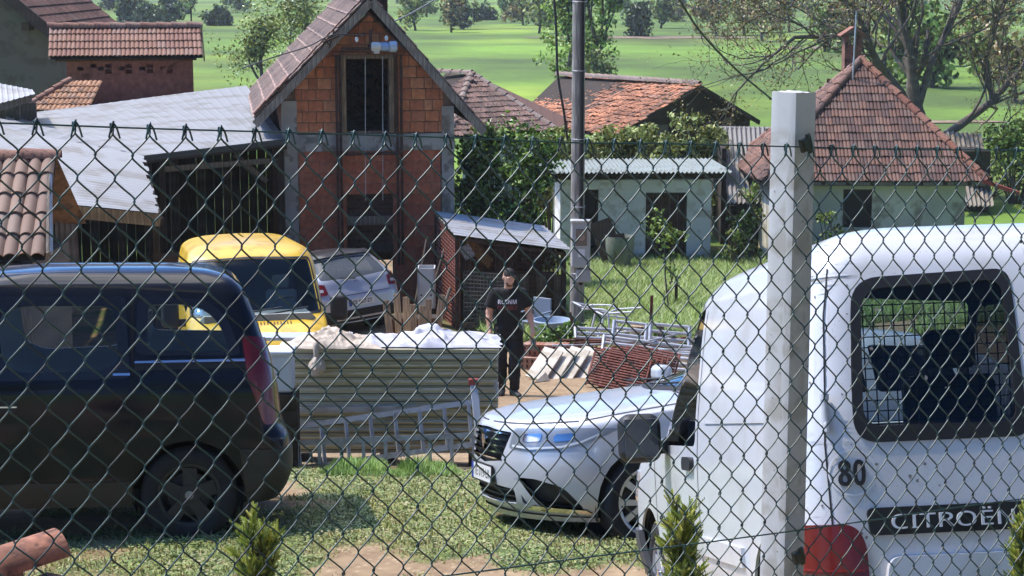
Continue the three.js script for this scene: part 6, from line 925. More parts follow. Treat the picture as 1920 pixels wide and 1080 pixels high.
// sacks and sheets on the stack
function drape(x0, x1, d0, d1, y, f, seed, hang = 0) { return grid(80, 36, (u, v) => { const e = sin(PI * u) ** 0.5 * sin(PI * v) ** 0.5, x = lerp(x0, x1, u) + 0.05 * (vn(u * 9, v * 9, seed) - 0.5), d = lerp(d0, d1, v) + 0.06 * (vn(u * 8, v * 8, seed + 1) - 0.5), rg = 1 - abs(2 * vn(u * 7 + v * 2, v * 4, seed + 2) - 1), fine = 1 - abs(2 * vn(u * 20 + v * 7, v * 13, seed + 4) - 1); return V(x, y + 0.012 + e * (f(u, v) + 0.06 * rg * rg * e + 0.035 * fine * fine) - hang * (1 - sstep(0, 0.12, v)) * 0.05, -d); }); }
{
  const y = ST.top, X = (px) => at(px, 650, 16.7).x, wm = mat([0.48, 0.48, 0.53], 0.6, { side: THREE.DoubleSide }), tm = mat([0.5, 0.42, 0.33], 0.8, { side: THREE.DoubleSide });
  const bump = (u, c, w, h) => h * Math.exp(-(((u - c) / w) ** 2));
  tag(M('plastic_sheet', drape(X(668), X(940), ST.d + 0.02, ST.d + 0.62, y, (u, v) => bump(u, 0.1, 0.06, 0.13 * (1 - v)) + bump(u, 0.5, 0.12, 0.09) + bump(u, 0.82, 0.14, 0.04), 201), wm), 'crumpled white plastic sheet lying on the panel stack', 'sheet');
  const c = thing('cloth_sack', 'crumpled beige cloth sack with a knotted end hanging off the stack', 'sack');
  M('cloth', drape(X(545), X(722), ST.d - 0.03, ST.d + 0.45, y, (u) => 0.03 + bump(u, 0.35, 0.2, 0.05), 221), tm, c);
  const k0 = V(X(600), y + 0.02, -ST.d + 0.03); const kg = new THREE.IcosahedronGeometry(0.075, 4), kp = kg.attributes.position; for (let i = 0; i < kp.count; i++) { const q = V(kp.getX(i), kp.getY(i), kp.getZ(i)), n = 1 + 0.7 * (fbm(q.x * 26 + 5, q.y * 26 + q.z * 20, 3, 77) - 0.5); kp.setXYZ(i, q.x * n * 0.9, q.y * n * 1.25, q.z * n * 0.8); } kg.computeVertexNormals(); kg.translate(k0.x + 0.01, k0.y - 0.16, k0.z + 0.03); M('knot', kg, tm, c);
  M('cord', tube([V(k0.x - 0.02, k0.y + 0.06, k0.z - 0.1), V(k0.x, k0.y + 0.03, k0.z + 0.02), V(k0.x + 0.01, k0.y - 0.1, k0.z + 0.03)], 0.025, 20, 7), tm, c);
  const b = thing('white_container', 'white plastic container beside the tail of the black van', 'container', [at(527, 690, 15.9).x, 0, -15.9]); const cy = at(527, 660, 15.9).y; const h0 = G(b.position.x, 15.9);
  M('tub', [rbx(0.22, 0.34, 0.24, 0.03, 0, cy - 0.17, 0)], mat([0.6, 0.64, 0.72], 0.45), b); M('lid', rbx(0.25, 0.05, 0.27, 0.02, 0, cy + 0.01, 0), mat([0.62, 0.64, 0.68], 0.45), b); const wc = thing('wooden_crate', 'dark wooden crate carrying the white container', 'crate', [b.position.x, h0 - 0.03, -15.9]), ch = cy - 0.342 - h0 + 0.03; for (let i = 0; i < 5; i++) M('slat', bx(0.3, ch / 5 - 0.02, 0.02, 0, (i + 0.5) * ch / 5, 0.14), MT.woodDark, wc); M('box', bx(0.28, ch, 0.26, 0, ch / 2, 0), MT.woodDark, wc);
  tag(M('white_board', bx(0.9, 0.03, 0.25, 0, 0, 0, 0.02), mat([0.42, 0.44, 0.47], 0.5)), 'pale grey board lying behind the beige sack', 'board').position.set(X(565), y + 0.018, -ST.d - 0.5);
}
// ---------- ladders ----------
{
  const lad = (label, a, b, w, n, d, lean) => {   // a, b: ends of the upper rail
    const t = thing('aluminium_ladder', label, 'ladder', [0, 0, 0], 0, 'ladders leaning on the panel stack'), dir = b.clone().sub(a).normalize(), dn = V(dir.y, -dir.x, 0).normalize().multiplyScalar(cos(lean)).add(V(0, 0, sin(lean))), c = a.clone().addScaledVector(dn, w), e = b.clone().addScaledVector(dn, w);
    M('rail', bar(a, b, 0.025, 0.048, dn), MT.alu, t); M('rail', bar(c, e, 0.025, 0.048, dn), MT.alu, t); for (let i = 0; i < n; i++) { const f = (i + 0.5) / n; M('rung', bar(a.clone().lerp(b, f), c.clone().lerp(e, f), 0.03, 0.028), MT.alu, t); } return t;
  };
  lad('aluminium ladder on edge with its upper rail rising towards the silver car', at(532, 803, 16.05), at(900, 752, 16.2), 0.37, 8, 16, 0.28);
  lad('aluminium ladder on edge lying level behind the lush grass tuft', at(536, 831, 15.88), at(908, 815, 15.98), 0.31, 9, 16, 0.2);
  const p = thing('metal_prop', 'grey steel prop with a red head leaning on the panel stack end', 'prop', [0, 0, 0]), a = at(905, 850, 15.95), b = at(888, 722, 16.25); M('tube', bar(a.clone().add(V(0, -0.15, 0)), b, 0.06, 0.03), mat([0.5, 0.54, 0.6], 0.5, { metalness: 0.3 }), p); M('head', rbx(0.09, 0.06, 0.05, 0.01, b.x, b.y + 0.03, b.z), mat([0.3, 0.06, 0.05], 0.6), p);
  tag(M('long_profile', bar(at(520, 770, 16.3), at(780, 765, 16.32), 0.03, 0.05), MT.galv), 'long pale steel profile in front of the lower panels', 'profile');
}
// ---------- wire cage shed ----------
{
  const s = thing('wire_cage', 'rusty lattice cage shed with a grey metal roof', 'cage', [0, 0, -34]), L = (px, py, d) => at(px, py, d).sub(s.position);
  const fl = L(857, 447, 33.8), bl = L(818, 404, 36.0), fr = L(1058, 476, 34.6), br = L(1012, 432, 36.8), gy = (p) => G(p.x, 34 - p.z) - 0.03, f = (p) => V(p.x, gy(p), p.z);
  const o = (p, x, z) => p.clone().add(V(x, 0.06, z)); M('roof_sheet', ribbed(o(fl, -0.03, 0.1), o(fr, 0.16, 0.06), o(br, 0.1, -0.1), o(bl, -0.05, -0.1), 9, 0.022, { along: true, sharp: true }), tmat([0.42, 0.43, 0.45], 0.5, 'dirt', 0.4, 0, { metalness: 0.15 }), s);
  for (const p of [fl, bl, fr, br, fl.clone().lerp(fr, 0.5)]) M('post', bar(f(p), p, 0.07, 0.07), MT.rustDark, s);
  M('rail', [bar(fl, fr, 0.06, 0.06), bar(fl, bl, 0.06, 0.06), bar(bl, br, 0.06, 0.06), bar(fr, br, 0.06, 0.06)], MT.rustDark, s);
  const lattice = (a, b, c, d, nu, nv, r, m, nm) => { const q = quadP(a, b, c, d), g = []; for (let i = 0; i <= nu; i++) g.push(bar(q(i / nu, 0), q(i / nu, 1), r, r * 0.6)); for (let j = 0; j <= nv; j++) g.push(bar(q(0, j / nv), q(1, j / nv), r * 0.6, r)); M(nm, g, m, s).userData.kind = 'stuff'; };
  lattice(f(bl), f(fl), fl, bl, 12, 26, 0.03, MT.rustRed, 'lattice_side'); lattice(f(bl).add(V(0.04, 0, 0)), f(fl).add(V(0.04, 0, 0)), fl.clone().add(V(0.04, 0, 0)), bl.clone().add(V(0.04, 0, 0)), 4, 6, 0.05, MT.rustRed, 'lattice_frame');
  const q = (u, v) => quadP(f(fl), f(fr), fr, fl)(u, v); lattice(q(0.06, 0.02), q(0.46, 0.02), q(0.46, 0.66), q(0.06, 0.66), 13, 15, 0.018, tmat([0.42, 0.36, 0.32], 0.7, 'clay', 2), 'front_grid'); lattice(q(0.48, 0.02), q(0.99, 0.02), q(0.99, 0.98), q(0.48, 0.98), 22, 18, 0.008, MT.rust, 'wire_mesh'); lattice(q(0.06, 0.66), q(0.46, 0.66), q(0.46, 0.98), q(0.06, 0.98), 16, 7, 0.008, MT.rust, 'wire_mesh');
  for (let i = 0; i < 9; i++) { const t = (i + 0.5) / 9, p = bl.clone().lerp(br, t), g0 = gy(p), me = M('back_board', bx(0.24, p.y - g0 - 0.05, 0.03), [MT.woodBrown, MT.woodDark, MT.woodGrey][i % 3], s); me.position.set(p.x, (p.y + g0) / 2, p.z); }
  for (let i = 0; i < 6; i++) { const p = fr.clone().lerp(br, (i + 0.5) / 6), g0 = gy(p), me = M('end_board', bx(0.03, p.y - g0 - 0.05, 0.34), MT.woodDark, s); me.position.set(p.x, (p.y + g0) / 2, p.z); }
  for (let i = 0; i < 5; i++) { const p = q(0.62 + i * 0.08, 0.3); const me = M('front_board', bx(0.14, 0.9 + 0.1 * R(), 0.03), [MT.woodGrey, MT.woodDark][i % 2], s); me.position.set(p.x, p.y + 0.1, p.z - 0.1); }
  M('inner_plank', [bar(q(0.08, 0.95).add(V(0, 0, -0.4)), q(0.3, 0.7).add(V(0, 0, -0.7)), 0.04, 0.2)], tmat([0.5, 0.26, 0.1], 0.85, 'wood', 1), s); M('hanging_rag', bx(0.2, 0.26, 0.02, q(0.09, 0.86).x, q(0.09, 0.86).y, q(0.09, 0.86).z - 0.12, 0, 0, 0.5), mat([0.4, 0.42, 0.48], 0.8), s);
  M('inner_shelf', bx(1.6, 0.6, 0.5, q(0.5, 0.4).x, q(0.5, 0.4).y, q(0.5, 0.4).z - 0.9), MT.woodGrey, s);
}
// planks by the cage
{
  const r = rng(5); for (let i = 0; i < 7; i++) { const px = 738 + i * 12.5, d = 29.6 + 0.1 * i, b = at(px, 612, d), x = b.x, t = thing('pale_plank', 'fresh pale plank standing in the bundle in front of the wire cage', 'plank', [x, G(x, d) - 0.02, -d], (r() - 0.5) * 0.3, 'bundle of fresh planks'); const h = b.y - t.position.y + 0.42 + 0.1 * sin(i * 1.3); const me = M('board', cbx(0.11, h, 0.025, 0.004, 0, h / 2, 0), MT.woodFresh, t); me.rotation.z = (i - 3) * -0.03 + 0.1 * (r() - 0.5); me.rotation.x = -0.18; }
  { const x = at(776, 600, 30.4).x, cr = thing('storage_box', 'brown wooden box that the fresh planks lean against', 'box', [x, G(x, 30.35) - 0.02, -30.45], 0.05); for (let i = 0; i < 4; i++) M('slat', bx(0.78, 0.15, 0.025, 0, 0.09 + i * 0.17, 0.2), MT.woodBrown, cr); M('body', bx(0.74, 0.68, 0.36, 0, 0.34, 0), MT.woodDark, cr); }
  const a = thing('white_crate', 'white perforated plastic crate next to the wire cage', 'crate', at(800, 552, 34.2)); a.position.y = G(a.position.x, 34.2); const top = at(800, 500, 34.2).y - a.position.y; M('side', [bx(0.3, 0.75, 0.02, 0, top - 0.375, 0.2), bx(0.3, 0.75, 0.02, 0, top - 0.375, -0.2), bx(0.02, 0.75, 0.42, -0.15, top - 0.375, 0), bx(0.02, 0.75, 0.42, 0.15, top - 0.375, 0)], mat([0.6, 0.6, 0.6], 0.6), a); M('stand', bx(0.34, max(0.1, top - 0.75), 0.44, 0, (top - 0.75) / 2, 0), MT.woodDark, a);
  for (let i = 0; i < 9; i++) M('hole', new THREE.CylinderGeometry(0.018, 0.018, 0.02, 8).rotateX(PI / 2).translate(-0.09 + (i % 3) * 0.09, top - 0.5 - floor(i / 3) * 0.1, 0.205), MT.black, a);
  for (const [px, py, d, l, tilt] of [[775, 520, 35.2, 1.5, 0.18], [795, 540, 35, 1.4, 0.3], [812, 590, 32.5, 0.9, 0.35]]) { const p = at(px, py, d), o = tag(M('leaning_pole', rod(V(0, 0, 0), V(l * sin(tilt), l * cos(tilt), -0.2), 0.03), MT.woodGrey), 'grey pole leaning between the hatchback and the wire cage', 'pole', 'poles leaning by the cage'); o.position.set(p.x, G(p.x, d), -d); }
}
// ---------- scrap pile ----------
{
  const base = (px, py, d) => { const p = at(px, py, d); p.y = G(p.x, d); return p; }, r = rng(9);
  const slab = tmat([0.6, 0.55, 0.46], 0.85, 'dirt', 1.2);
  for (let i = 0; i < 4; i++) { const px = 1000 + i * 27, d = 27.9 + i * 0.12, p = base(px, 690, d), t = thing('cream_slab', 'cream fibre cement slab leaning in the row beside the brown grates', 'slab', [p.x, p.y, p.z], -0.25, 'row of leaning cream slabs'); const m = M('board', cbx(0.33, 0.66, 0.03, 0.005, 0, 0.33, 0), slab, t); m.rotation.x = -0.95; m.rotation.z = -0.28; m.position.z = 0.05 * i - 0.1; }
  { const p = base(1000, 700, 27.6), t = thing('tipped_slab', 'small grey slab tipped on edge by the cream slabs', 'slab', [p.x, p.y, p.z], 0.5); const m = M('board', prism([[0, 0], [0.28, 0], [0.24, 0.14]], 0.03), slab, t); m.rotation.x = -0.5; }
  // stacked hollow bricks
  const hb = brickTones([[0.42, 0.18, 0.11], [0.5, 0.3, 0.22]]);
  for (let j = 0; j < 2; j++) for (let i = 0; i < 9; i++) { const p = base(985 + i * 9 + j * 4, 655, 29.2 + 0.12 * j), t = thing('hollow_brick', 'hollow red brick in the low stack by the cream slabs', 'brick', [p.x, p.y + j * 0.2, p.z], -0.2 + 0.1 * (r() - 0.5), 'low stack of hollow bricks'); M('block', [bx(0.085, 0.19, 0.25, 0, 0.1, 0)], hb[floor(r() * 2)], t); M('cell', [bx(0.03, 0.05, 0.252, -0.018, 0.06, 0), bx(0.03, 0.05, 0.252, -0.018, 0.14, 0)], MT.rustDark, t); }
  // brown plastic floor grates
  const grate = (label, pos, rx, ry, rz, w, h) => { const t = thing('floor_grate', label, 'grate', pos, ry, 'brown slatted floor grates'), o = sub('panel', t); o.rotation.x = rx; o.rotation.z = rz; const nb = 14; for (let i = 0; i < nb; i++) M('slat', bx(w - 0.04, h / nb * 0.5, 0.03, 0, (i + 0.5) * h / nb, 0), MT.rustRed, o); for (let i = 0; i <= 4; i++) M('rib', bx(0.025, h, 0.05, -w / 2 + w * i / 4, h / 2, -0.02), MT.rustRed, o); return t; };
  for (let i = 0; i < 6; i++) { const p = base(1150 + i * 13, 708 - i * 3, 26.9 + i * 0.09); grate('brown slatted plastic grate leaning in the pile of grates', p, -0.72, -0.12, -0.2, 0.85 - 0.03 * i, 0.62); }
  for (let i = 0; i < 4; i++) { const p = base(1110 + i * 36, 668, 28.6 + i * 0.1); p.y += 0.05 + 0.03 * i; const g = grate('brown slatted plastic grate lying flat behind the leaning grates', p, -1.45, 0.3 * (r() - 0.5), 0, 0.8, 0.5); g.userData.group = 'brown grates lying flat'; }
  // grey pipe frames
  const frame = (px, py, d, w, h, n, tilt, turn, lean) => { const p = base(px, py, d); p.y = at(px, py, d).y; const t = thing('pipe_frame', 'grey tubular metal frame with parallel bars on the scrap pile', 'frame', p, turn, 'grey pipe frames on the scrap pile'), o = sub('frame_body', t); o.rotation.z = tilt; o.rotation.x = lean; M('upright', rod(V(0, 0, 0), V(0, h, 0), 0.034), MT.galv, o); M('upright', rod(V(w, 0, 0), V(w, h, 0), 0.034), MT.galv, o); for (let i = 0; i < n; i++) M('bar', rod(V(0, h * (i + 0.15) / (n - 0.7), 0), V(w, h * (i + 0.15) / (n - 0.7), 0), 0.028), MT.galv, o); };
  frame(1148, 640, 29.2, 0.52, 0.36, 4, -0.12, 0, -0.5); frame(1218, 648, 29.0, 0.62, 0.38, 4, -0.1, 0.05, -0.5); frame(1130, 655, 28.8, 1.4, 0.25, 3, -0.14, 0, -0.7); frame(1190, 690, 28.4, 1.2, 0.3, 4, -0.1, 0.1, -0.6); frame(1225, 700, 28.0, 0.8, 0.3, 4, -0.08, -0.1, -0.6); frame(1080, 634, 29.4, 0.7, 0.2, 3, -0.1, 0.2, -0.7);
  for (let i = 0; i < 14; i++) { const px = 1070 + r() * 200, d = 28.3 + r() * 1.2, p = base(px, 680, d); p.y += 0.25 + 0.25 * r(); const a = -0.3 + r() * 0.7, l = 0.5 + r() * 0.6, o = tag(M('scrap_pipe', rod(V(-l / 2, -l / 2 * a * 0.3, 0), V(l / 2, l / 2 * a * 0.3, -0.2), 0.018), r() < 0.5 ? MT.galv : MT.rust), 'loose scrap pipe lying across the frames of the pile', 'pipe', 'loose pipes on the scrap pile'); o.position.copy(p); o.rotation.y = r() * 0.8 - 0.4; }
  // tangled chair frames
  const wf = mat([0.55, 0.58, 0.62], 0.5);
  for (const [px, py, d, ry, rz] of [[1125, 610, 30.2, 0.3, 1.4], [1155, 606, 30.0, -0.4, 1.7]]) { const p = at(px, py, d), t = thing('chair_frame', 'upturned pale tubular chair frame tangled above the scrap pile', 'chair frame', p, ry, 'tangled chair frames'), o = sub('frame_body', t); o.rotation.z = rz; for (const z of [-0.2, 0.2]) M('leg', tube([V(-0.2, -0.4, z), V(-0.18, 0, z), V(-0.2, 0.05, z), V(0.22, 0.05, z), V(0.26, 0.1, z), V(0.3, 0.5, z)], 0.016, 24, 6), wf, o); M('leg', tube([V(0.2, -0.4, -0.2), V(0.2, 0.03, -0.2)], 0.016, 6, 6), wf, o); M('leg', tube([V(0.2, -0.4, 0.2), V(0.2, 0.03, 0.2)], 0.016, 6, 6), wf, o); for (const [x, y] of [[-0.18, 0], [0.2, 0.05], [0.3, 0.45]]) M('crossbar', rod(V(x, y, -0.2), V(x, y, 0.2), 0.014), wf, o); }
  // plastic chair
  { const p = base(1006, 604, 32.6), t = thing('plastic_chair', 'pale blue plastic garden chair behind the standing man', 'chair', p, -0.6), m = (t.scale.setScalar(0.85), mat)([0.2, 0.25, 0.32], 0.5); M('seat', rbx(0.46, 0.04, 0.44, 0.015, 0, 0.42, 0), m, t); M('backrest', rbx(0.44, 0.45, 0.04, 0.015, 0, 0.66, -0.22), m, t); for (const [x, z] of [[-0.2, -0.2], [0.2, -0.2], [-0.2, 0.2], [0.2, 0.2]]) M('leg', bar(V(x * 1.15, 0, z * 1.15), V(x, 0.42, z), 0.04, 0.04), m, t); for (const x of [-0.24, 0.24]) M('armrest', rbx(0.05, 0.03, 0.4, 0.01, x, 0.62, 0), m, t); }
  { const p = base(1035, 588, 32), t = tag(M('blue_tub', new THREE.LatheGeometry([[0.001, 0], [0.24, 0], [0.32, 0.42], [0.34, 0.42], [0.34, 0.45], [0.3, 0.45], [0.22, 0.03], [0.001, 0.03]].map((v) => new THREE.Vector2(...v)), 20), mat([0.32, 0.4, 0.5], 0.6)), 'dull blue tub among the leafy weeds near the pole', 'tub'); t.position.copy(p); }
  // stump, boards and sticks
  { const p = base(1200, 622, 30.6), g = new THREE.CylinderGeometry(0.16, 0.2, 0.5, 12, 4), q = g.attributes.position; for (let i = 0; i < q.count; i++) { const a = Math.atan2(q.getZ(i), q.getX(i)), k = 1 + 0.25 * (vn(a * 3 + 9, q.getY(i) * 2, 6) - 0.5); q.setX(i, q.getX(i) * k); q.setZ(i, q.getZ(i) * k); } g.computeVertexNormals(); const t = thing('tree_stump', 'weathered tree stump with a pale sawn top by the meadow', 'stump', p); M('bark', g.translate(0, 0.25, 0), MT.woodGrey, t); M('sawn_top', new THREE.CylinderGeometry(0.15, 0.15, 0.02, 12).translate(0, 0.51, 0), MT.woodFresh, t); }
  for (const [px, py, d, h, w, m, tl, lb] of [[1218, 618, 30.8, 1.05, 0.05, MT.rust, 0.03, 'rusty iron stake standing by the stump'], [1236, 622, 30.6, 0.55, 0.09, MT.woodGrey, 0.05, 'short grey board stuck upright by the rusty stake'], [1098, 640, 29.6, 0.95, 0.05, MT.woodBrown, -0.28, 'reddish wooden stick leaning over the scrap pile'], [1292, 640, 30, 0.42, 0.05, MT.concrete, 0.02, 'short pale stake at the meadow edge'], [1300, 642, 30, 0.36, 0.05, MT.concrete, -0.02, 'shorter pale stake paired at the meadow edge'], [1180, 618, 30.7, 0.5, 0.08, MT.woodGrey, -0.1, 'grey split board leaning on the tree stump'], [1268, 545, 36.5, 0.7, 0.06, MT.woodDark, 0, 'dark stake supporting the young sapling']]) { const p = base(px, py, d), o = tag(M('stake', bx(w, h, w * 0.6, 0, h / 2, 0), m), lb, 'stake'); o.position.copy(p).add(V(0, -0.05, 0)); o.rotation.z = tl * -1; }
}
// ---------- clay ridge tiles on the bank ----------
{
  const D = 7.0, p = at(25, 1060, D), gy = G(p.x, D);
  const g = (label, dx, y, dz, ry, rz) => { const t = thing('ridge_tile', label, 'roof tile', [p.x + dx, y, -D + dz], ry, undefined), s = []; const N = 16; const P = (u, v, o) => { const a = PI * u, r = 0.098 + (v > 0.82 ? 0.012 : 0) + o; return V(cos(a) * r, sin(a) * r * 0.92, (v - 0.5) * 0.4); }; s.push(grid(N, 12, (u, v) => P(u, v, 0)), grid(N, 12, (u, v) => P(u, v, -0.016), true), grid(N, 1, (u, v) => P(u, 0, -0.016 * v)), grid(N, 1, (u, v) => P(u, 1, -0.016 * v), true)); const m = M('shell', s, TL.red[1], t); m.rotation.x = rz; return t; };
  const y0 = gy + 0.02; const tm = at(25, 1005, D).y;
  g('salmon clay ridge tile on top of the tile pile, end towards the van', 0.0, tm - 0.12, 0, -0.9, 0.12); g('salmon clay ridge tile lying under the others of the tile pile', -0.16, tm - 0.22, 0.06, -0.6, 0.05); g('salmon clay ridge tile nearest the young thuja', 0.17, tm - 0.31, 0.1, -1.2, -0.1);
  { const t = thing('flat_tile', 'orange flat clay tile sticking out of the tile pile', 'roof tile', [p.x + 0.14, tm - 0.17, -D + 0.14], -0.5); M('slab', cbx(0.2, 0.025, 0.3, 0.006), TL.red[3], t); }
  const gb = thing('rubble_heap', 'heap of earth and broken tile under the clay ridge tiles', 'rubble', [p.x - 0.1, y0 - 0.1, -D]); const q = new THREE.IcosahedronGeometry(0.5, 4), qp = q.attributes.position; for (let i = 0; i < qp.count; i++) { const n = 1 + 0.4 * (fbm(qp.getX(i) * 4 + 3, qp.getZ(i) * 4 + qp.getY(i) * 3, 4, 33) - 0.5); qp.setXYZ(i, qp.getX(i) * n * 0.7, qp.getY(i) * n * max(0.2, (tm - 0.26 - y0) * 1.6), qp.getZ(i) * n * 0.6); } q.computeVertexNormals(); M('heap', q, tmat([0.3, 0.2, 0.13], 0.95, 'clay', 2), gb);
}
// ---------- person ----------
function surfaceNets(f, lo, hi, cell) {
  const n = [0, 1, 2].map((k) => Math.ceil((hi[k] - lo[k]) / cell) + 1), [nx, ny, nz] = n, F3 = new Float32Array(nx * ny * nz), id = new Int32Array(nx * ny * nz).fill(-1), P = [], I = [], ix = (i, j, k) => i + nx * (j + ny * k);
  for (let k = 0; k < nz; k++) for (let j = 0; j < ny; j++) for (let i = 0; i < nx; i++) F3[ix(i, j, k)] = f(lo[0] + i * cell, lo[1] + j * cell, lo[2] + k * cell);
  for (let k = 0; k < nz - 1; k++) for (let j = 0; j < ny - 1; j++) for (let i = 0; i < nx - 1; i++) {
    let c = 0, sx = 0, sy = 0, sz = 0; const v = (q) => F3[ix(i + (q & 1), j + ((q >> 1) & 1), k + ((q >> 2) & 1))];
    for (let a = 0; a < 8; a++) for (const bit of [1, 2, 4]) { if (a & bit) continue; const b = a | bit, fa = v(a), fb = v(b); if ((fa < 0) === (fb < 0)) continue; const t = fa / (fa - fb); sx += (a & 1) + (bit === 1 ? t : 0); sy += ((a >> 1) & 1) + (bit === 2 ? t : 0); sz += ((a >> 2) & 1) + (bit === 4 ? t : 0); c++; }
    if (c) { id[ix(i, j, k)] = P.length / 3; P.push(lo[0] + (i + sx / c) * cell, lo[1] + (j + sy / c) * cell, lo[2] + (k + sz / c) * cell); }
  }
  const quad = (a, b, c, d, fl) => { if (min(a, b, c, d) < 0) return; fl ? I.push(a, b, c, a, c, d) : I.push(a, c, b, a, d, c); };
  for (let k = 1; k < nz - 1; k++) for (let j = 1; j < ny - 1; j++) for (let i = 1; i < nx - 1; i++) { const s = F3[ix(i, j, k)] < 0; if (s !== (F3[ix(i + 1, j, k)] < 0)) quad(id[ix(i, j - 1, k - 1)], id[ix(i, j, k - 1)], id[ix(i, j, k)], id[ix(i, j - 1, k)], s); if (s !== (F3[ix(i, j + 1, k)] < 0)) quad(id[ix(i - 1, j, k - 1)], id[ix(i - 1, j, k)], id[ix(i, j, k)], id[ix(i, j, k - 1)], s); if (s !== (F3[ix(i, j, k + 1)] < 0)) quad(id[ix(i - 1, j - 1, k)], id[ix(i, j - 1, k)], id[ix(i, j, k)], id[ix(i - 1, j, k)], s); }
  const g = new THREE.BufferGeometry(); g.setAttribute('position', new THREE.Float32BufferAttribute(P, 3)); g.setIndex(I); g.computeVertexNormals(); return g;
}
const smin = (a, b, k) => { const h = clamp(0.5 + 0.5 * (b - a) / k); return lerp(b, a, h) - k * h * (1 - h); };
function cap(x, y, z, a, b, ra, rb, sz = 1) { const bxx = b[0] - a[0], by = b[1] - a[1], bz = b[2] - a[2], px = x - a[0], py = y - a[1], pz = (z - a[2]), t = clamp((px * bxx + py * by + pz * bz) / (bxx * bxx + by * by + bz * bz)); return Math.hypot(px - bxx * t, py - by * t, (pz - bz * t) / sz) - lerp(ra, rb, t); }
const ell = (x, y, z, c, r) => { const a = (x - c[0]) / r[0], b = (y - c[1]) / r[1], d = (z - c[2]) / r[2], k = sqrt(a * a + b * b + d * d); return (k - 1) * min(...r); };
{
  const D = 26.2, px = at(953, 748, D).x, p = thing('person', 'man in black printed t-shirt and black cargo trousers standing by the panel stack', 'person', [px, G(px, D), -D], 0.05); p.scale.setScalar(1.02);
  const chain = (x, y, z, pts, k = 0.03) => { let d = 9; for (let i = 0; i < pts.length - 1; i++) d = smin(d, cap(x, y, z, pts[i], pts[i + 1], pts[i][3], pts[i + 1][3]), k); return d; };
  const SL = [-0.2, 1.46, 0], EL = [-0.265, 1.19, -0.02], WL = [-0.26, 0.95, 0.05], SR = [0.2, 1.46, 0], ER = [0.285, 1.2, -0.01], WR = [0.335, 0.96, 0.12];
  const armL = [[...SL, 0.062], [-0.235, 1.34, -0.01, 0.058], [...EL, 0.045], [-0.268, 1.1, 0, 0.046], [...WL, 0.03]], armR = [[...SR, 0.062], [0.245, 1.34, -0.01, 0.058], [...ER, 0.045], [0.305, 1.12, 0.03, 0.046], [...WR, 0.03]];
  const hand = (w, sx) => { const [X, Y, Z] = w, f = []; for (let i = 0; i < 4; i++) { const o = (i - 1.5) * 0.02, l = [0.9, 1, 0.95, 0.78][i]; f.push([[X + sx * 0.004, Y - 0.085, Z + 0.02 - o, 0.0095], [X - sx * 0.006, Y - 0.085 - 0.035 * l, Z + 0.026 - o, 0.009], [X - sx * 0.024, Y - 0.085 - 0.062 * l, Z + 0.03 - o, 0.008], [X - sx * 0.04, Y - 0.085 - 0.075 * l, Z + 0.032 - o, 0.007]]); } f.push([[X, Y - 0.03, Z + 0.035, 0.012], [X - sx * 0.012, Y - 0.06, Z + 0.058, 0.011], [X - sx * 0.018, Y - 0.09, Z + 0.062, 0.009]]); return (x, y, z) => { let d = smin(cap(x, y, z, w, [X, Y - 0.045, Z + 0.02], 0.028, 0.036, 1.15), cap(x, y, z, [X, Y - 0.04, Z + 0.005], [X, Y - 0.085, Z + 0.02], 0.026, 0.024, 1.5), 0.02); for (const c of f) d = smin(d, chain(x, y, z, c, 0.004), 0.006); return d; }; };
  const hL = hand([-0.26, 0.95, 0.05], -1), hR = hand([0.335, 0.96, 0.12], 1);
  const H = [0.01, 1.69, 0.05], tilt = -0.22, yaw = 0.25;   // head leans forward and turns
  const toHead = (x, y, z) => { let a = x - H[0], b = y - H[1], c = z - H[2]; [a, c] = [a * cos(yaw) - c * sin(yaw), a * sin(yaw) + c * cos(yaw)];[b, c] = [b * cos(tilt) - c * sin(tilt), b * sin(tilt) + c * cos(tilt)]; return [a, b, c]; };
  const head = (x, y, z) => { const [a, b, c] = toHead(x, y, z); let d = ell(a, b, c, [0, 0.03, -0.015], [0.078, 0.095, 0.098]); d = smin(d, ell(a, b, c, [0, -0.045, 0.02], [0.06, 0.075, 0.066]), 0.04); d = smin(d, ell(a, b, c, [0, -0.09, 0.045], [0.035, 0.025, 0.032]), 0.03); d = smin(d, cap(a, b, c, [0, 0.01, 0.08], [0, -0.03, 0.104], 0.011, 0.016), 0.012); for (const s of [-1, 1]) { d = smin(d, ell(a, b, c, [s * 0.08, -0.01, -0.01], [0.012, 0.032, 0.02]), 0.008); d = max(d, -ell(a, b, c, [s * 0.031, 0.0, 0.088], [0.018, 0.011, 0.016])); d = smin(d, ell(a, b, c, [s * 0.03, 0.022, 0.078], [0.026, 0.008, 0.014]), 0.01); d = smin(d, ell(a, b, c, [s * 0.031, 0.0, 0.073], [0.012, 0.011, 0.011]), 0.002); } d = max(d, -ell(a, b, c, [0, -0.063, 0.092], [0.024, 0.0035, 0.012])); d = smin(d, ell(a, b, c, [0, -0.072, 0.078], [0.02, 0.007, 0.012]), 0.006); return smin(d, cap(x, y, z, [0, 1.46, -0.02], [0.005, 1.62, 0.015], 0.062, 0.055), 0.035); };
  const torso = (x, y, z) => { let d = cap(x, y, z, [0, 1.0, 0], [0, 1.2, 0.0], 0.155, 0.15, 0.72); d = smin(d, cap(x, y, z, [-0.06, 1.32, 0], [0.06, 1.32, 0], 0.14, 0.14, 0.8), 0.12); d = smin(d, cap(x, y, z, [-0.15, 1.45, -0.01], [0.15, 1.45, -0.01], 0.062, 0.062), 0.1); return smin(d, cap(x, y, z, [0, 1.44, -0.015], [0, 1.52, -0.01], 0.09, 0.07), 0.05); };
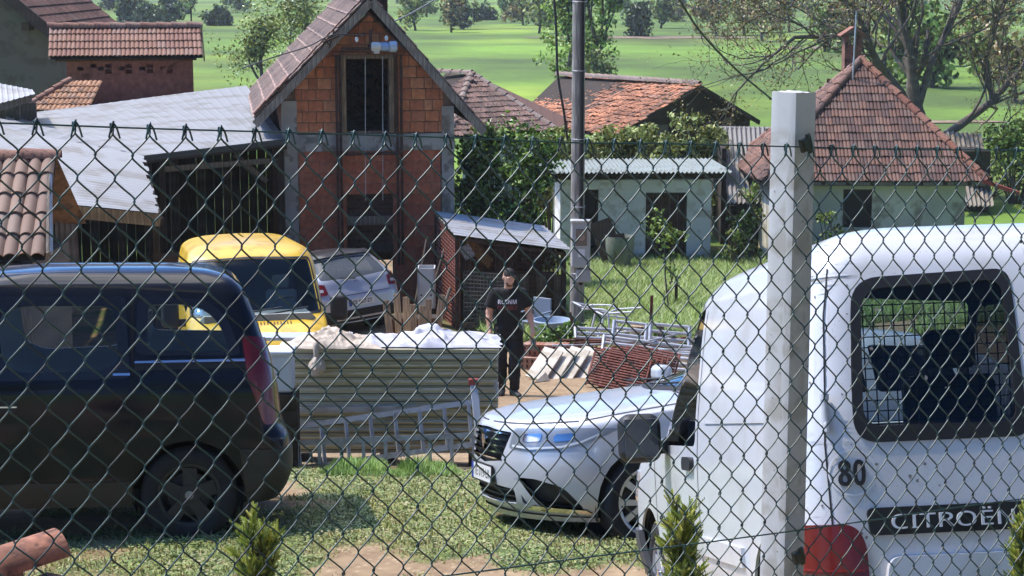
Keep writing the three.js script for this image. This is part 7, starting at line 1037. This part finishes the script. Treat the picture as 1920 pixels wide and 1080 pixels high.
  const body = (x, y, z) => { let d = head(x, y, z); d = smin(d, chain(x, y, z, armL), 0.02); d = smin(d, chain(x, y, z, armR), 0.02); d = min(d, torso(x, y, z) + 0.02); d = min(d, cap(x, y, z, [-0.1, 0.9, 0], [-0.1, 0.12, 0], 0.06, 0.04)); return min(d, cap(x, y, z, [0.1, 0.9, 0], [0.1, 0.12, 0.03], 0.06, 0.04)); };
  const skin = mat([0.6, 0.36, 0.25], 0.6), g1 = surfaceNets(body, [-0.42, 0.06, -0.22], [0.46, 1.56, 0.25], 0.014), g2 = surfaceNets(head, [-0.13, 1.53, -0.1], [0.15, 1.84, 0.2], 0.0045), g3 = surfaceNets(hL, [-0.34, 0.77, -0.04], [-0.18, 1.0, 0.16], 0.004), g4 = surfaceNets(hR, [0.25, 0.77, 0.02], [0.42, 1.0, 0.24], 0.004);
  M('body', [g1, g2, g3, g4], skin, p);
  const hairm = mat([0.025, 0.02, 0.017], 0.85), hair = (x, y, z) => { const [a, b, c] = toHead(x, y, z); return max(ell(a, b, c, [0, 0.03, -0.017], [0.082, 0.099, 0.1]), -(b - 0.045 + (c > 0 ? -0.0 : c * 1.0) + abs(a) * 0.15 + max(0, c) * 0.1), -(b + 0.06)); };
  M('hair', surfaceNets(hair, [-0.13, 1.56, -0.12], [0.15, 1.84, 0.2], 0.0055), hairm, p);
  const beard = (x, y, z) => { const [a, b, c] = toHead(x, y, z); const d = smin(ell(a, b, c, [0, -0.045, 0.02], [0.0615, 0.0765, 0.0675]), ell(a, b, c, [0, -0.09, 0.045], [0.037, 0.027, 0.034]), 0.03); return max(d, b + 0.045 + (0.02 - min(0.06, abs(a)) * 0.5), -(c + 0.02), -ell(a, b, c, [0, -0.064, 0.09], [0.028, 0.01, 0.03])); };
  M('beard', surfaceNets(beard, [-0.13, 1.54, -0.1], [0.15, 1.72, 0.2], 0.005), mat([0.13, 0.075, 0.05], 0.9), p);
  const fold = (x, y, z, k) => k * (fbm(x * 12 + 7, y * 9 + z * 5, 3, 91) - 0.5);
  const shirt = (x, y, z) => { let d = torso(x, y, z) - 0.014 - fold(x, y, z, 0.025); d = smin(d, cap(x, y, z, [-0.19, 1.455, 0], [-0.252, 1.27, -0.012], 0.078, 0.084), 0.04); d = smin(d, cap(x, y, z, [0.19, 1.455, 0], [0.258, 1.27, -0.012], 0.078, 0.084), 0.04); d = max(d, -(y - 0.93), y - 1.535 + 0.25 * max(0, z)); for (const s of [-1, 1]) { const nx = s * 0.32, ny = -0.95; d = max(d, (x - s * 0.245) * nx + (y - 1.255) * ny - 0.0 - (abs(x) < 0.165 ? 9 : 0)); } return d; };
  const sg = surfaceNets(shirt, [-0.4, 0.9, -0.24], [0.4, 1.58, 0.24], 0.011); const bk = tmat([0.012, 0.012, 0.013], 0.95, 'grain', 4); M('t_shirt', sg, bk, p);
  const leg = (pts) => (x, y, z) => chain(x, y, z, pts, 0.05); const lL = leg([[-0.095, 0.93, 0, 0.115], [-0.105, 0.68, 0.01, 0.095], [-0.1, 0.48, 0.02, 0.078], [-0.1, 0.3, -0.02, 0.078], [-0.1, 0.12, -0.03, 0.066]]), lR = leg([[0.095, 0.93, 0, 0.115], [0.1, 0.68, 0.05, 0.098], [0.085, 0.48, 0.09, 0.08], [0.085, 0.3, 0.08, 0.08], [0.08, 0.12, 0.06, 0.068]]);
  const pants = (x, y, z) => { let d = smin(lL(x, y, z), lR(x, y, z), 0.025); d = smin(d, cap(x, y, z, [-0.05, 0.97, 0], [0.05, 0.97, 0], 0.115, 0.115), 0.05); for (const [cx, s] of [[-0.2, -1], [0.195, 1]]) d = smin(d, ell(x, y, z, [cx, 0.66, 0.03], [0.03, 0.1, 0.07]), 0.02); return max(d - fold(x, y * 2, z, 0.032), y - 1.03, 0.09 - y); };
  M('trousers', surfaceNets(pants, [-0.3, 0.06, -0.2], [0.3, 1.06, 0.25], 0.012), tmat([0.011, 0.011, 0.013], 0.9, 'grain', 4), p);
  for (const [x0, z0, t] of [[-0.1, -0.03, -0.15], [0.085, 0.07, 0.35]]) { const shoe = (x, y, z) => { let a = x - x0, c = z - z0;[a, c] = [a * cos(t) - c * sin(t), a * sin(t) + c * cos(t)]; let d = cap(a, y, c, [0, 0.05, -0.05], [0, 0.035, 0.16], 0.052, 0.042); d = smin(d, cap(a, y, c, [0, 0.05, -0.03], [0, 0.13, -0.02], 0.05, 0.05), 0.03); return max(d, -y); }; M('shoe', surfaceNets(shoe, [x0 - 0.16, -0.02, z0 - 0.16], [x0 + 0.2, 0.2, z0 + 0.26], 0.009), mat([0.05, 0.048, 0.05], 0.7), p); M('sole', surfaceNets((x, y, z) => max(shoe(x, y, z) - 0.006, y - 0.022), [x0 - 0.16, -0.02, z0 - 0.16], [x0 + 0.2, 0.05, z0 + 0.26], 0.009), mat([0.02, 0.02, 0.02], 0.8), p); }
  const c = document.createElement('canvas'); c.width = 256; c.height = 128; const q = c.getContext('2d'); q.fillStyle = '#161617'; q.fillRect(0, 0, 256, 128); q.fillStyle = '#e4e4e8'; q.font = 'bold 60px sans-serif'; q.fillText('RCSNM', 8, 58); q.strokeStyle = '#9a4a50'; q.lineWidth = 3; q.font = 'bold 54px sans-serif'; q.strokeText('COMELY', 6, 116); const t = new THREE.CanvasTexture(c); t.colorSpace = THREE.SRGBColorSpace;
  const pm = mat([1, 1, 1], 0.9); pm.map = t; const nu = 20, nv = 10; const gp = grid(nu, nv, (u, v) => { const x = lerp(-0.165, 0.17, u), y = lerp(1.23, 1.405, v); let z = 0.24; while (z > 0 && shirt(x, y, z) > 0) z -= 0.002; return V(x, y, z + 0.006); }); const uv = []; for (let j = 0; j <= nv; j++) for (let i = 0; i <= nu; i++) uv.push(i / nu, j / nv); gp.setAttribute('uv', new THREE.Float32BufferAttribute(uv, 2)); gp.userData.uv = true; M('shirt_print', gp, pm, p);
  const tool = thing('work_glove', 'grey work glove held in the hand of the standing man', 'glove', [p.position.x + 0.36, p.position.y + 0.76, p.position.z + 0.14]); const gg = (x, y, z) => { let d = ell(x, y, z, [0, 0.03, 0], [0.04, 0.06, 0.03]); for (let i = 0; i < 4; i++) d = smin(d, cap(x, y, z, [-0.03 + i * 0.02, 0, 0], [-0.04 + i * 0.026, -0.07 - 0.01 * sin(i), 0.01], 0.011, 0.009), 0.01); return d; }; M('glove', surfaceNets(gg, [-0.08, -0.12, -0.06], [0.08, 0.12, 0.06], 0.006), mat([0.2, 0.2, 0.19], 0.9), tool);
}
// ---------- trees and plants ----------
// many leaf-sized faces spread round clump centres; centres: [x, y, z, radius]
function leaves(centres, perClump, size, cols, seed, { squash = 0.8, hollow = 0.35, aspect = 0.55 } = {}) {
  const r = rng(seed), n = centres.length * perClump, P = new Float32Array(n * 18), N = new Float32Array(n * 18), C = new Float32Array(n * 18); let k = 0;
  const d = V(0, 0, 0), a = V(0, 0, 0), b = V(0, 0, 0), p = V(0, 0, 0), nn = V(0, 0, 0);
  for (const [cx, cy, cz, R0] of centres) for (let i = 0; i < perClump; i++) {
    const u = r() * 2 - 1, t = r() * 6.283, q = sqrt(1 - u * u); d.set(q * cos(t), u, q * sin(t)); const rad = R0 * (hollow + (1 - hollow) * sqrt(r())) * (0.75 + 0.5 * r()); p.set(cx + d.x * rad, cy + d.y * rad * squash, cz + d.z * rad);
    a.set(r() - 0.5, r() - 0.5, r() - 0.5).normalize(); b.set(r() - 0.5, r() - 0.5, r() - 0.5).cross(a).normalize(); const s = size * (0.6 + 0.8 * r()), w = s * aspect; nn.copy(a).cross(b); if (nn.dot(d) < 0) nn.negate(); nn.addScaledVector(d, 0.5).normalize();
    const c = cols[floor(r() * cols.length)], f = 0.8 + 0.4 * r(); const v = [[-s, 0], [0, -w], [s, 0], [-s, 0], [s, 0], [0, w]];
    for (const [x, y] of v) { P[k] = p.x + a.x * x * 0.5 + b.x * y * 0.5; P[k + 1] = p.y + a.y * x * 0.5 + b.y * y * 0.5; P[k + 2] = p.z + a.z * x * 0.5 + b.z * y * 0.5; N[k] = nn.x; N[k + 1] = nn.y; N[k + 2] = nn.z; C[k] = c[0] * f; C[k + 1] = c[1] * f; C[k + 2] = c[2] * f; k += 3; }
  }
  const g = new THREE.BufferGeometry(); g.setAttribute('position', new THREE.BufferAttribute(P, 3)); g.setAttribute('normal', new THREE.BufferAttribute(N, 3)); g.setAttribute('color', new THREE.BufferAttribute(C, 3)); return g;
}
const leafMat = mat([1.45, 1.45, 1.35], 0.7, { vertexColors: true, transmission: 0.4, thickness: 0, side: THREE.DoubleSide });
// branches: recursive tapered limbs; returns geometries and tips
function limbs(start, dir, len, rad, depth, r, out, tips, o) {
  const n = 4, pts = [start.clone()]; let p = start.clone(), d = dir.clone().normalize();
  for (let i = 0; i < n; i++) { d.add(V((r() - 0.5) * o.bend, (r() - 0.5) * o.bend + o.up, (r() - 0.5) * o.bend)).normalize(); p = p.clone().addScaledVector(d, len / n); pts.push(p); }
  for (let i = 0; i < n; i++) { const a = lerp(rad, rad * o.taper, i / n), b = lerp(rad, rad * o.taper, (i + 1) / n); out.push(rod(pts[i], pts[i + 1].clone().addScaledVector(d, b * 0.3), a, b, depth > 2 ? 7 : 4)); }
  if (depth <= 0 || rad < o.minR) { tips.push(p); return; }
  const k = o.split + (r() < 0.5 ? 1 : 0); for (let i = 0; i < k; i++) { const f = i === 0 ? 1 : 0.4 + 0.55 * r(), q = pts[max(1, Math.round(f * n))], nd = d.clone().add(V((r() - 0.5) * o.spread, (r() - 0.35) * o.spread, (r() - 0.5) * o.spread)).normalize(); limbs(q, nd, len * (0.62 + 0.25 * r()), rad * o.taper * (i === 0 ? 0.95 : 0.75), depth - 1, r, out, tips, o); }
  if (depth <= 2) tips.push(pts[2]);
}
const bark = tmat([0.19, 0.16, 0.135], 0.95, 'wood', 1.5, 0.01), barkPale = tmat([0.3, 0.26, 0.21], 0.95, 'wood', 1.5, 0.01), barkDark = tmat([0.05, 0.042, 0.036], 0.95, 'wood', 1.5, 0.01);
const GREEN = [[0.17, 0.28, 0.055], [0.22, 0.33, 0.07], [0.12, 0.2, 0.04], [0.27, 0.37, 0.1]], DARK = [[0.06, 0.1, 0.03], [0.08, 0.13, 0.035], [0.05, 0.08, 0.025]], OLIVE = [[0.32, 0.36, 0.11], [0.38, 0.41, 0.15], [0.25, 0.29, 0.09], [0.22, 0.3, 0.08]], BROWN = [[0.34, 0.24, 0.12], [0.28, 0.23, 0.09], [0.25, 0.27, 0.08], [0.4, 0.29, 0.15], [0.21, 0.24, 0.07]];
function tree(name, label, pos, { h = 6, w = 4, cols = GREEN, depth = 3, leaf = 0.28, per = 60, seed = 1, trunk = 0.12, low = 0.25, bark: bm = bark, group, bend = 0.35, up = 0.1, spread = 1.5, clump = 0.5, split = 2, fill = 0, fillLow = 0.12 }) {
  const r = rng(seed), t = thing(name, label, 'tree', pos, r() * 6, group), out = [], tips = []; const o = { bend, up, taper: 0.72, split, spread: spread * w / h, minR: 0.004 };
  limbs(V(0, -0.1, 0), V(0, 1, 0), h * (low + 0.15), trunk, depth, r, out, tips, o); for (let i = 0; i < fill; i++) { const y = h * lerp(fillLow, 1, r()), f = y / h, env = Math.pow(sin(PI * clamp(0.12 + 0.84 * f)), 0.7) * w / 2, a = r() * 6.28, q = sqrt(r()) * env * (0.75 + 0.5 * vn(a * 2, f * 4, seed % 97)); tips.push(V(cos(a) * q, y, sin(a) * q)); } M('trunk', out, bm, t); M('crown', leaves(tips.map((p) => [p.x, p.y, p.z, clump * (0.6 + 0.8 * r())]), per, leaf, cols, seed + 5), leafMat, t); return t;
}
function bush(name, label, pos, clumps, per, leaf, cols, seed, group, cat = 'bush') {
  const t = thing(name, label, cat, pos, 0, group), st = clumps.map(([x, y, z, q]) => rod(V(x * 0.2, -0.05, z * 0.2), V(x, y, z), 0.025, 0.008, 5)); M('stems', st, bark, t); M('foliage', leaves(clumps, per, leaf, cols, seed), leafMat, t); return t;
}
const clumpsIn = (n, w, h, d, q, seed, y0 = 0.3) => { const r = rng(seed), o = []; for (let i = 0; i < n; i++) { const a = r() * 6.28, s = sqrt(r()); const y = y0 + (h - y0) * r(); o.push([cos(a) * s * w * (1 - 0.35 * y / h), y, sin(a) * s * d * (1 - 0.35 * y / h), q * (0.6 + 0.8 * r())]); } return o; };
const gpos = (px, d) => { const p = at(px, 300, d); p.y = G(p.x, d); return p; };
// bushes round the white building
bush('elder_bush', 'big dense green bush between the brick barn and the white building', gpos(955, 41), clumpsIn(60, 1.35, 3.5, 1.0, 0.36, 3), 170, 0.12, [[0.11, 0.21, 0.04], [0.15, 0.28, 0.055], [0.24, 0.38, 0.08], [0.08, 0.15, 0.03]], 11);
bush('elder_bush', 'darker leafy bush at the foot of the brick barn corner', gpos(890, 39.5), clumpsIn(24, 0.6, 2.9, 0.6, 0.3, 4), 170, 0.11, [[0.08, 0.15, 0.03], [0.11, 0.2, 0.04], [0.17, 0.28, 0.06]], 13);
[[1100, 51.5, 1.0, 3.0], [1170, 52.5, 1.0, 3.0], [1235, 51.6, 1.0, 3.2], [1305, 52, 0.9, 3.3], [1035, 50, 1.0, 3.0]].forEach(([px, d, w, h], i) => bush('fruit_bush', ['pale green bush above the roof of the white building by the pole', 'light green bush peeping over the middle of the corrugated roof', 'light green bush over the white building roof below the timber gable', 'tall light green bush beside the corrugated shed', 'light green bush behind the big dense bush'][i], gpos(px, d), clumpsIn(30, w, h, 0.8, 0.34, 20 + i, 0.8), 110, 0.13, OLIVE, 30 + i, 'bushes behind the white building'));
bush('weed_clump', 'bright leafy weeds round the blue tub by the pole', gpos(1055, 31.2), clumpsIn(16, 0.55, 0.42, 0.4, 0.16, 6, 0.08), 90, 0.085, [[0.13, 0.25, 0.04], [0.18, 0.31, 0.06], [0.1, 0.2, 0.03]], 41, undefined, 'weeds');
bush('weed_clump', 'leafy weeds behind the hollow bricks near the man', gpos(1015, 30.3), clumpsIn(10, 0.4, 0.3, 0.3, 0.14, 7, 0.05), 90, 0.08, [[0.12, 0.22, 0.04], [0.16, 0.28, 0.05]], 42, undefined, 'weeds');
bush('weed_clump', 'dark green weeds at the meadow edge beside the pale stakes', gpos(1268, 30.8), clumpsIn(10, 0.45, 0.35, 0.3, 0.16, 8, 0.05), 90, 0.08, [[0.07, 0.14, 0.03], [0.1, 0.19, 0.04]], 43, undefined, 'weeds');
bush('weed_clump', 'low weeds in front of the wire cage', gpos(880, 32.4), clumpsIn(7, 0.5, 0.2, 0.2, 0.1, 9, 0.03), 60, 0.07, [[0.12, 0.2, 0.05], [0.2, 0.24, 0.1]], 44, undefined, 'weeds');
// sapling in the meadow
{
  const t = thing('young_sapling', 'young sapling with fresh yellow green leaves in the meadow', 'tree', gpos(1256, 36)); const r = rng(3), out = [], tips = []; limbs(V(0, -0.05, 0), V(-0.05, 1, 0), 0.85, 0.022, 3, r, out, tips, { bend: 0.4, up: 0.12, taper: 0.75, split: 2, spread: 1.3, minR: 0.003 }); M('trunk', out, bark, t); M('crown', leaves(tips.map((p) => [p.x, p.y, p.z, 0.17]), 22, 0.1, [[0.22, 0.33, 0.06], [0.28, 0.38, 0.08], [0.17, 0.27, 0.05]], 8), leafMat, t);
}
// creepers at the corner of the tiled house
[[1412, 46.6, 0.25, 2.0], [1392, 46.2, 0.35, 1.3], [1378, 45.5, 0.4, 1.0], [1560, 46.8, 0.45, 1.15], [1590, 46.9, 0.25, 0.7]].forEach(([px, d, w, h], i) => bush('climbing_plant', ['tall thin climber on the corner wall of the tiled house', 'leafy climber in front of the corrugated shed', 'low leafy plant in the gap beside the white building', 'green shoots against the pale green wall under the post top', 'small green shoot by the dark window of the tiled house'][i], gpos(px, d), clumpsIn(12, w, h, 0.25, 0.16, 60 + i, 0.1), 60, 0.1, OLIVE.concat(GREEN), 70 + i, undefined, 'plant'));
bush('garden_bush', 'round green bush right of the tiled house', gpos(1905, 60), clumpsIn(26, 1.6, 2.6, 1.2, 0.5, 15, 0.3), 120, 0.15, GREEN, 81);
bush('dry_shrub', 'brown twiggy shrub beyond the lean-to of the tiled house', gpos(1850, 62), clumpsIn(20, 2, 1.4, 1, 0.4, 16, 0.2), 60, 0.12, BROWN, 82);
bush('leafy_shrub', 'small pale green leafy shrub in front of the brown rendered house', at(30, 165, 47).setY(0.8), clumpsIn(20, 0.55, 3.3, 0.5, 0.3, 17, 1.8), 90, 0.14, [[0.2, 0.3, 0.07], [0.27, 0.36, 0.1], [0.13, 0.22, 0.05]], 83);
// big bare walnut tree behind the tiled house
{
  const D = 62, base = gpos(1745, D), t = thing('walnut_tree', 'large spreading old tree with bare crooked branches and sparse brown leaves', 'tree', base), r = rng(19), out = [], tips = [], o = { bend: 0.55, up: 0.02, taper: 0.74, split: 2, spread: 1.7, minR: 0.006 };
  const L = (px, py, d) => at(px, py, d).sub(base);
  const limb = (pts, r0, r1, sub2) => { for (let i = 0; i < pts.length - 1; i++) { const a = lerp(r0, r1, i / (pts.length - 1)), b = lerp(r0, r1, (i + 1) / (pts.length - 1)); out.push(rod(pts[i], pts[i + 1], a, b, 8), new THREE.SphereGeometry(b, 8, 6).translate(pts[i + 1].x, pts[i + 1].y, pts[i + 1].z)); if (i > 0) for (let k = 0; k < sub2; k++) { const dir = pts[i + 1].clone().sub(pts[i]).normalize().add(V((r() - 0.5) * 2, (r() - 0.35) * 1.6, (r() - 0.5) * 2)); limbs(pts[i + 1].clone().lerp(pts[i], r()), dir, 1.0 + 0.9 * r(), max(0.025, b * 0.45), 3, r, out, tips, o); } } const e = pts[pts.length - 1]; limbs(e, e.clone().sub(pts[pts.length - 2]), 1.2, r1, 3, r, out, tips, o); };
  limb([V(0, -0.2, 0), L(1735, 300, D), L(1722, 215, D)], 0.3, 0.24, 0);
  limb([L(1722, 215, D), L(1712, 150, D), L(1705, 90, D), L(1688, 30, D), L(1690, -40, D), L(1700, -130, D)], 0.2, 0.08, 3);
  limb([L(1722, 200, D), L(1745, 120, D), L(1770, 70, D + 0.6), L(1800, 10, D + 1), L(1820, -80, D + 1)], 0.13, 0.06, 3);
  limb([L(1725, 260, D), L(1690, 175, D - 0.8), L(1640, 110, D - 1), L(1622, 60, D - 1.2), L(1560, 68, D - 1.5), L(1490, 70, D - 1.8), L(1430, 120, D - 2)], 0.17, 0.04, 4);
  limb([L(1735, 280, D), L(1800, 235, D + 0.5), L(1860, 190, D + 1), L(1905, 140, D + 1.2), L(1950, 90, D + 1.4)], 0.17, 0.06, 4);
  limb([L(1622, 60, D - 1.2), L(1600, 10, D - 1.2), L(1540, -20, D - 1.4), L(1470, 10, D - 1.6)], 0.09, 0.035, 4);
  limb([L(1740, 285, D), L(1810, 265, D - 0.8), L(1880, 262, D - 1), L(1950, 280, D - 1.2)], 0.12, 0.05, 3);
  limb([L(1705, 90, D), L(1650, 20, D + 0.8), L(1600, -50, D + 1)], 0.09, 0.04, 3);
  limb([L(1860, 190, D + 1), L(1850, 110, D + 1), L(1870, 40, D + 1), L(1900, -30, D + 1)], 0.09, 0.04, 4);
  M('trunk', out, tmat([0.27, 0.235, 0.2], 0.95, 'wood', 1.5, 0.01), t); M('crown', leaves(tips.map((p) => [p.x, p.y, p.z, 0.3 + 0.3 * r()]), 11, 0.085, BROWN, 23, { hollow: 0.1 }), leafMat, t);
}
// far trees and hedges of the meadow
tree('poplar_tree', 'tall light green poplar standing in the meadow behind the utility pole', gpos(1060, 118), { h: 8.5, w: 3.2, fill: 95, cols: [[0.3, 0.42, 0.1], [0.36, 0.47, 0.13], [0.23, 0.34, 0.08]], depth: 5, leaf: 0.26, per: 30, seed: 201, trunk: 0.17, low: 0.15, up: 0.3, clump: 0.45, spread: 2.2, group: 'trees in the meadow' });
tree('poplar_tree', 'green poplar right of the pole with a visible dark trunk', gpos(1112, 121), { h: 9.5, w: 3.4, fill: 95, fillLow: 0.2, cols: [[0.25, 0.37, 0.09], [0.3, 0.42, 0.1], [0.18, 0.29, 0.07]], depth: 5, leaf: 0.27, per: 32, seed: 203, trunk: 0.2, low: 0.18, up: 0.28, clump: 0.5, spread: 2.2, group: 'trees in the meadow' });
bush('round_bush', 'rounded bush at the foot of the poplars behind the tiled barn', gpos(1118, 112), clumpsIn(24, 1.4, 2.4, 1.2, 0.6, 91, 0.4), 90, 0.22, [[0.2, 0.27, 0.07], [0.26, 0.32, 0.09], [0.15, 0.2, 0.06]], 92);
tree('willow_tree', 'sparse olive green tree left of the brick barn roof', gpos(495, 104), { h: 6.5, w: 6.5, fill: 110, cols: OLIVE, depth: 5, leaf: 0.18, per: 14, seed: 211, trunk: 0.16, low: 0.1, up: 0.12, clump: 0.5, spread: 2.4, group: 'trees in the meadow' });
tree('willow_tree', 'second sparse tree close behind the brick barn ridge', gpos(560, 112), { h: 7.5, w: 6, fill: 100, cols: OLIVE, depth: 5, leaf: 0.18, per: 14, seed: 213, trunk: 0.14, low: 0.12, up: 0.14, clump: 0.5, spread: 2.4, group: 'trees in the meadow' });
bush('roadside_bush', 'green bushes between the brick hut and the barn roof', gpos(420, 62), clumpsIn(26, 2.2, 1.3, 0.8, 0.4, 95, 0.2), 90, 0.16, GREEN, 96);
{
  // [px, distance, height, width, palette, sparse]
  const far = [[70, 270, 5, 3, DARK], [128, 262, 8, 5, DARK], [175, 300, 4, 3, GREEN], [212, 320, 5, 4, DARK], [243, 285, 6, 2, DARK], [262, 280, 6, 2.4, DARK], [285, 285, 3, 3, DARK], [325, 270, 4, 5, DARK], [352, 268, 6, 2, DARK], [414, 275, 2.5, 3, DARK], [455, 300, 4, 3, GREEN], [700, 330, 5, 5, GREEN], [770, 255, 7, 5, OLIVE], [805, 250, 6, 4, OLIVE], [838, 245, 5, 2.5, BROWN], [868, 252, 3, 5, DARK], [905, 250, 3, 4, DARK], [950, 255, 4, 4, GREEN], [980, 245, 6, 4, BROWN], [1010, 240, 7, 4, OLIVE], [1198, 205, 5, 3.2, DARK], [1180, 300, 6, 5, GREEN], [1240, 230, 6, 5, OLIVE], [1270, 225, 7, 4, BROWN], [1310, 235, 7, 5, OLIVE], [1345, 225, 7, 5, BROWN], [1385, 215, 8, 6, OLIVE], [1430, 220, 7, 6, BROWN], [1480, 210, 8, 6, OLIVE], [1530, 190, 7, 6, GREEN], [1580, 180, 7, 6, BROWN], [1640, 150, 6, 6, OLIVE], [1690, 140, 6, 6, GREEN], [1750, 120, 5, 6, GREEN], [1800, 125, 6, 6, BROWN], [1860, 115, 6, 6, GREEN], [1910, 110, 6, 6, BROWN]];
  const near = ['beyond the meadow', 'at the far hedge line', 'in the distant tree belt'];
  far.forEach(([px, d, h, w, c], i) => { const kind = c === DARK ? 'dark green' : c === GREEN ? 'fresh green' : c === OLIVE ? 'olive green' : 'brownish leafless'; tree('meadow_tree', `${kind} distant tree ${near[i % 3]} ${px < 700 ? 'above the left roofs' : px < 1100 ? 'between the barn and the pole' : px < 1500 ? 'right of the pole' : 'behind the old bare tree'}`, gpos(px + 26 * (h2(i, 8, 1) - 0.5), d * (0.85 + 0.35 * h2(i, 9, 2))), { h: h * (0.6 + 0.6 * h2(i, 2, 3)), w: w * (0.8 + 0.6 * h2(i, 6, 3)), cols: c, depth: 3, leaf: 0.5, per: c === BROWN ? 22 : 40, seed: 300 + i * 7, trunk: 0.16, low: 0.1 + 0.1 * h2(i, 1, 6), up: 0.1, clump: 0.8, spread: 2.4, fill: c === DARK ? 26 : 12, fillLow: c === DARK ? 0.03 : 0.25 * h2(i, 4, 7), bark: c === BROWN ? bark : barkDark, group: 'distant trees round the meadow' }); });
  for (let i = 0; i < 18; i++) { const px = 20 + i * 105 + 70 * h2(i, 3, 2), d = 270 + 140 * h2(i, 5, 4); bush('hedge_bush', px < 700 ? 'low bush of the far hedge above the left roofs' : px < 1100 ? 'low bush of the far hedge between barn and pole' : 'low bush of the far hedge right of the pole', gpos(px, d), clumpsIn(9, 3.2, 2.8, 2, 0.9, 400 + i, 0.4), 40, 0.6, [GREEN, DARK, OLIVE][i % 3], 420 + i, 'far hedge bushes'); }
}
// unseen trees added behind the camera to darken reflections in the black van
for (let i = 0; i < 7; i++) { const x = -16 + i * 5.3, d = -24 - 5 * h2(i, 2, 9); tree('unseen_tree', 'unseen leafy tree added up the slope to darken the black van reflections', V(x, G(x, d), -d), { h: 7, w: 6, cols: GREEN, depth: 4, leaf: 0.4, per: 26, seed: 500 + i, trunk: 0.2, low: 0.15, clump: 0.8, spread: 2.2, group: 'unseen trees added up the slope' }); }
// young thujas along the fence
function thuja(label, px, d, topPy, w, seed) {
  const p = gpos(px, d), t = thing('young_thuja', label, 'shrub', p, 0), H = at(px, topPy, d).y - p.y, r = rng(seed), P = [], stems = [rod(V(0, -0.03, 0), V(0, H * 0.85, 0), 0.012, 0.004, 6)];
  const add = (o, dir, l, s) => { const N0 = V(r() - 0.5, r() - 0.5, r() - 0.5).cross(dir).normalize(); for (let i = 0; i < 7; i++) { const q = o.clone().addScaledVector(dir, l * (i + 0.5) / 7); for (const sg of [-1, 1]) { const e = q.clone().addScaledVector(N0, sg * s * (1.1 - i / 9)).addScaledVector(dir, s * 0.9), b = dir.clone().cross(N0).multiplyScalar(0.0035).add(dir.clone().multiplyScalar(0.003)); P.push([q.clone().sub(b), q.clone().add(b), e]); } } P.push([o.clone().addScaledVector(N0, 0.003), o.clone().addScaledVector(N0, -0.003), o.clone().addScaledVector(dir, l * 1.1)]); };
  for (let i = 0; i < 60; i++) {   // side branches, each a loose fan of scale sprays
    const f = Math.pow((i + 0.5) / 60, 0.85), y = H * f * 0.86, a = i * 2.4 + r(), L0 = w * (1.25 - 0.85 * f) * (0.6 + 0.6 * r()), bd = V(cos(a), 0.75 + 0.9 * r() + f, sin(a)).normalize(), o0 = V(0, y, 0); stems.push(rod(o0, o0.clone().addScaledVector(bd, L0), 0.004, 0.0015, 4));
    for (let k = 0; k < 24; k++) { const q = o0.clone().addScaledVector(bd, L0 * (0.15 + 0.9 * k / 24)), dir = bd.clone().add(V((r() - 0.5) * 1.5, (r() - 0.4) * 0.9, (r() - 0.5) * 1.5)).normalize(); add(q, dir, 0.028 + 0.035 * r(), 0.008 + 0.006 * r()); }
  }
  const n = P.length, A = new Float32Array(n * 9), C = new Float32Array(n * 9), cols = [[0.26, 0.31, 0.05], [0.32, 0.35, 0.065], [0.17, 0.22, 0.04], [0.38, 0.37, 0.09], [0.11, 0.14, 0.03]]; let c = cols[0]; P.forEach((tr, i) => { if (i % 15 === 0) c = cols[floor(r() * cols.length)]; tr.forEach((v, k) => { A.set([v.x, v.y, v.z], i * 9 + k * 3); C.set(c, i * 9 + k * 3); }); }); const g = new THREE.BufferGeometry(); g.setAttribute('position', new THREE.BufferAttribute(A, 3)); g.setAttribute('color', new THREE.BufferAttribute(C, 3)); g.computeVertexNormals();
  M('stem', stems, bark, t); M('foliage', g, leafMat, t);
}
thuja('young thuja shrub growing at the fence below the black van wheel', 468, 5.6, 955, 0.24, 5); thuja('young thuja shrub in front of the white van door', 1290, 5.35, 914, 0.21, 6); thuja('young thuja shrub at the far right behind the mesh', 1962, 6.0, 915, 0.14, 7);
renderer.render(scene, camera);
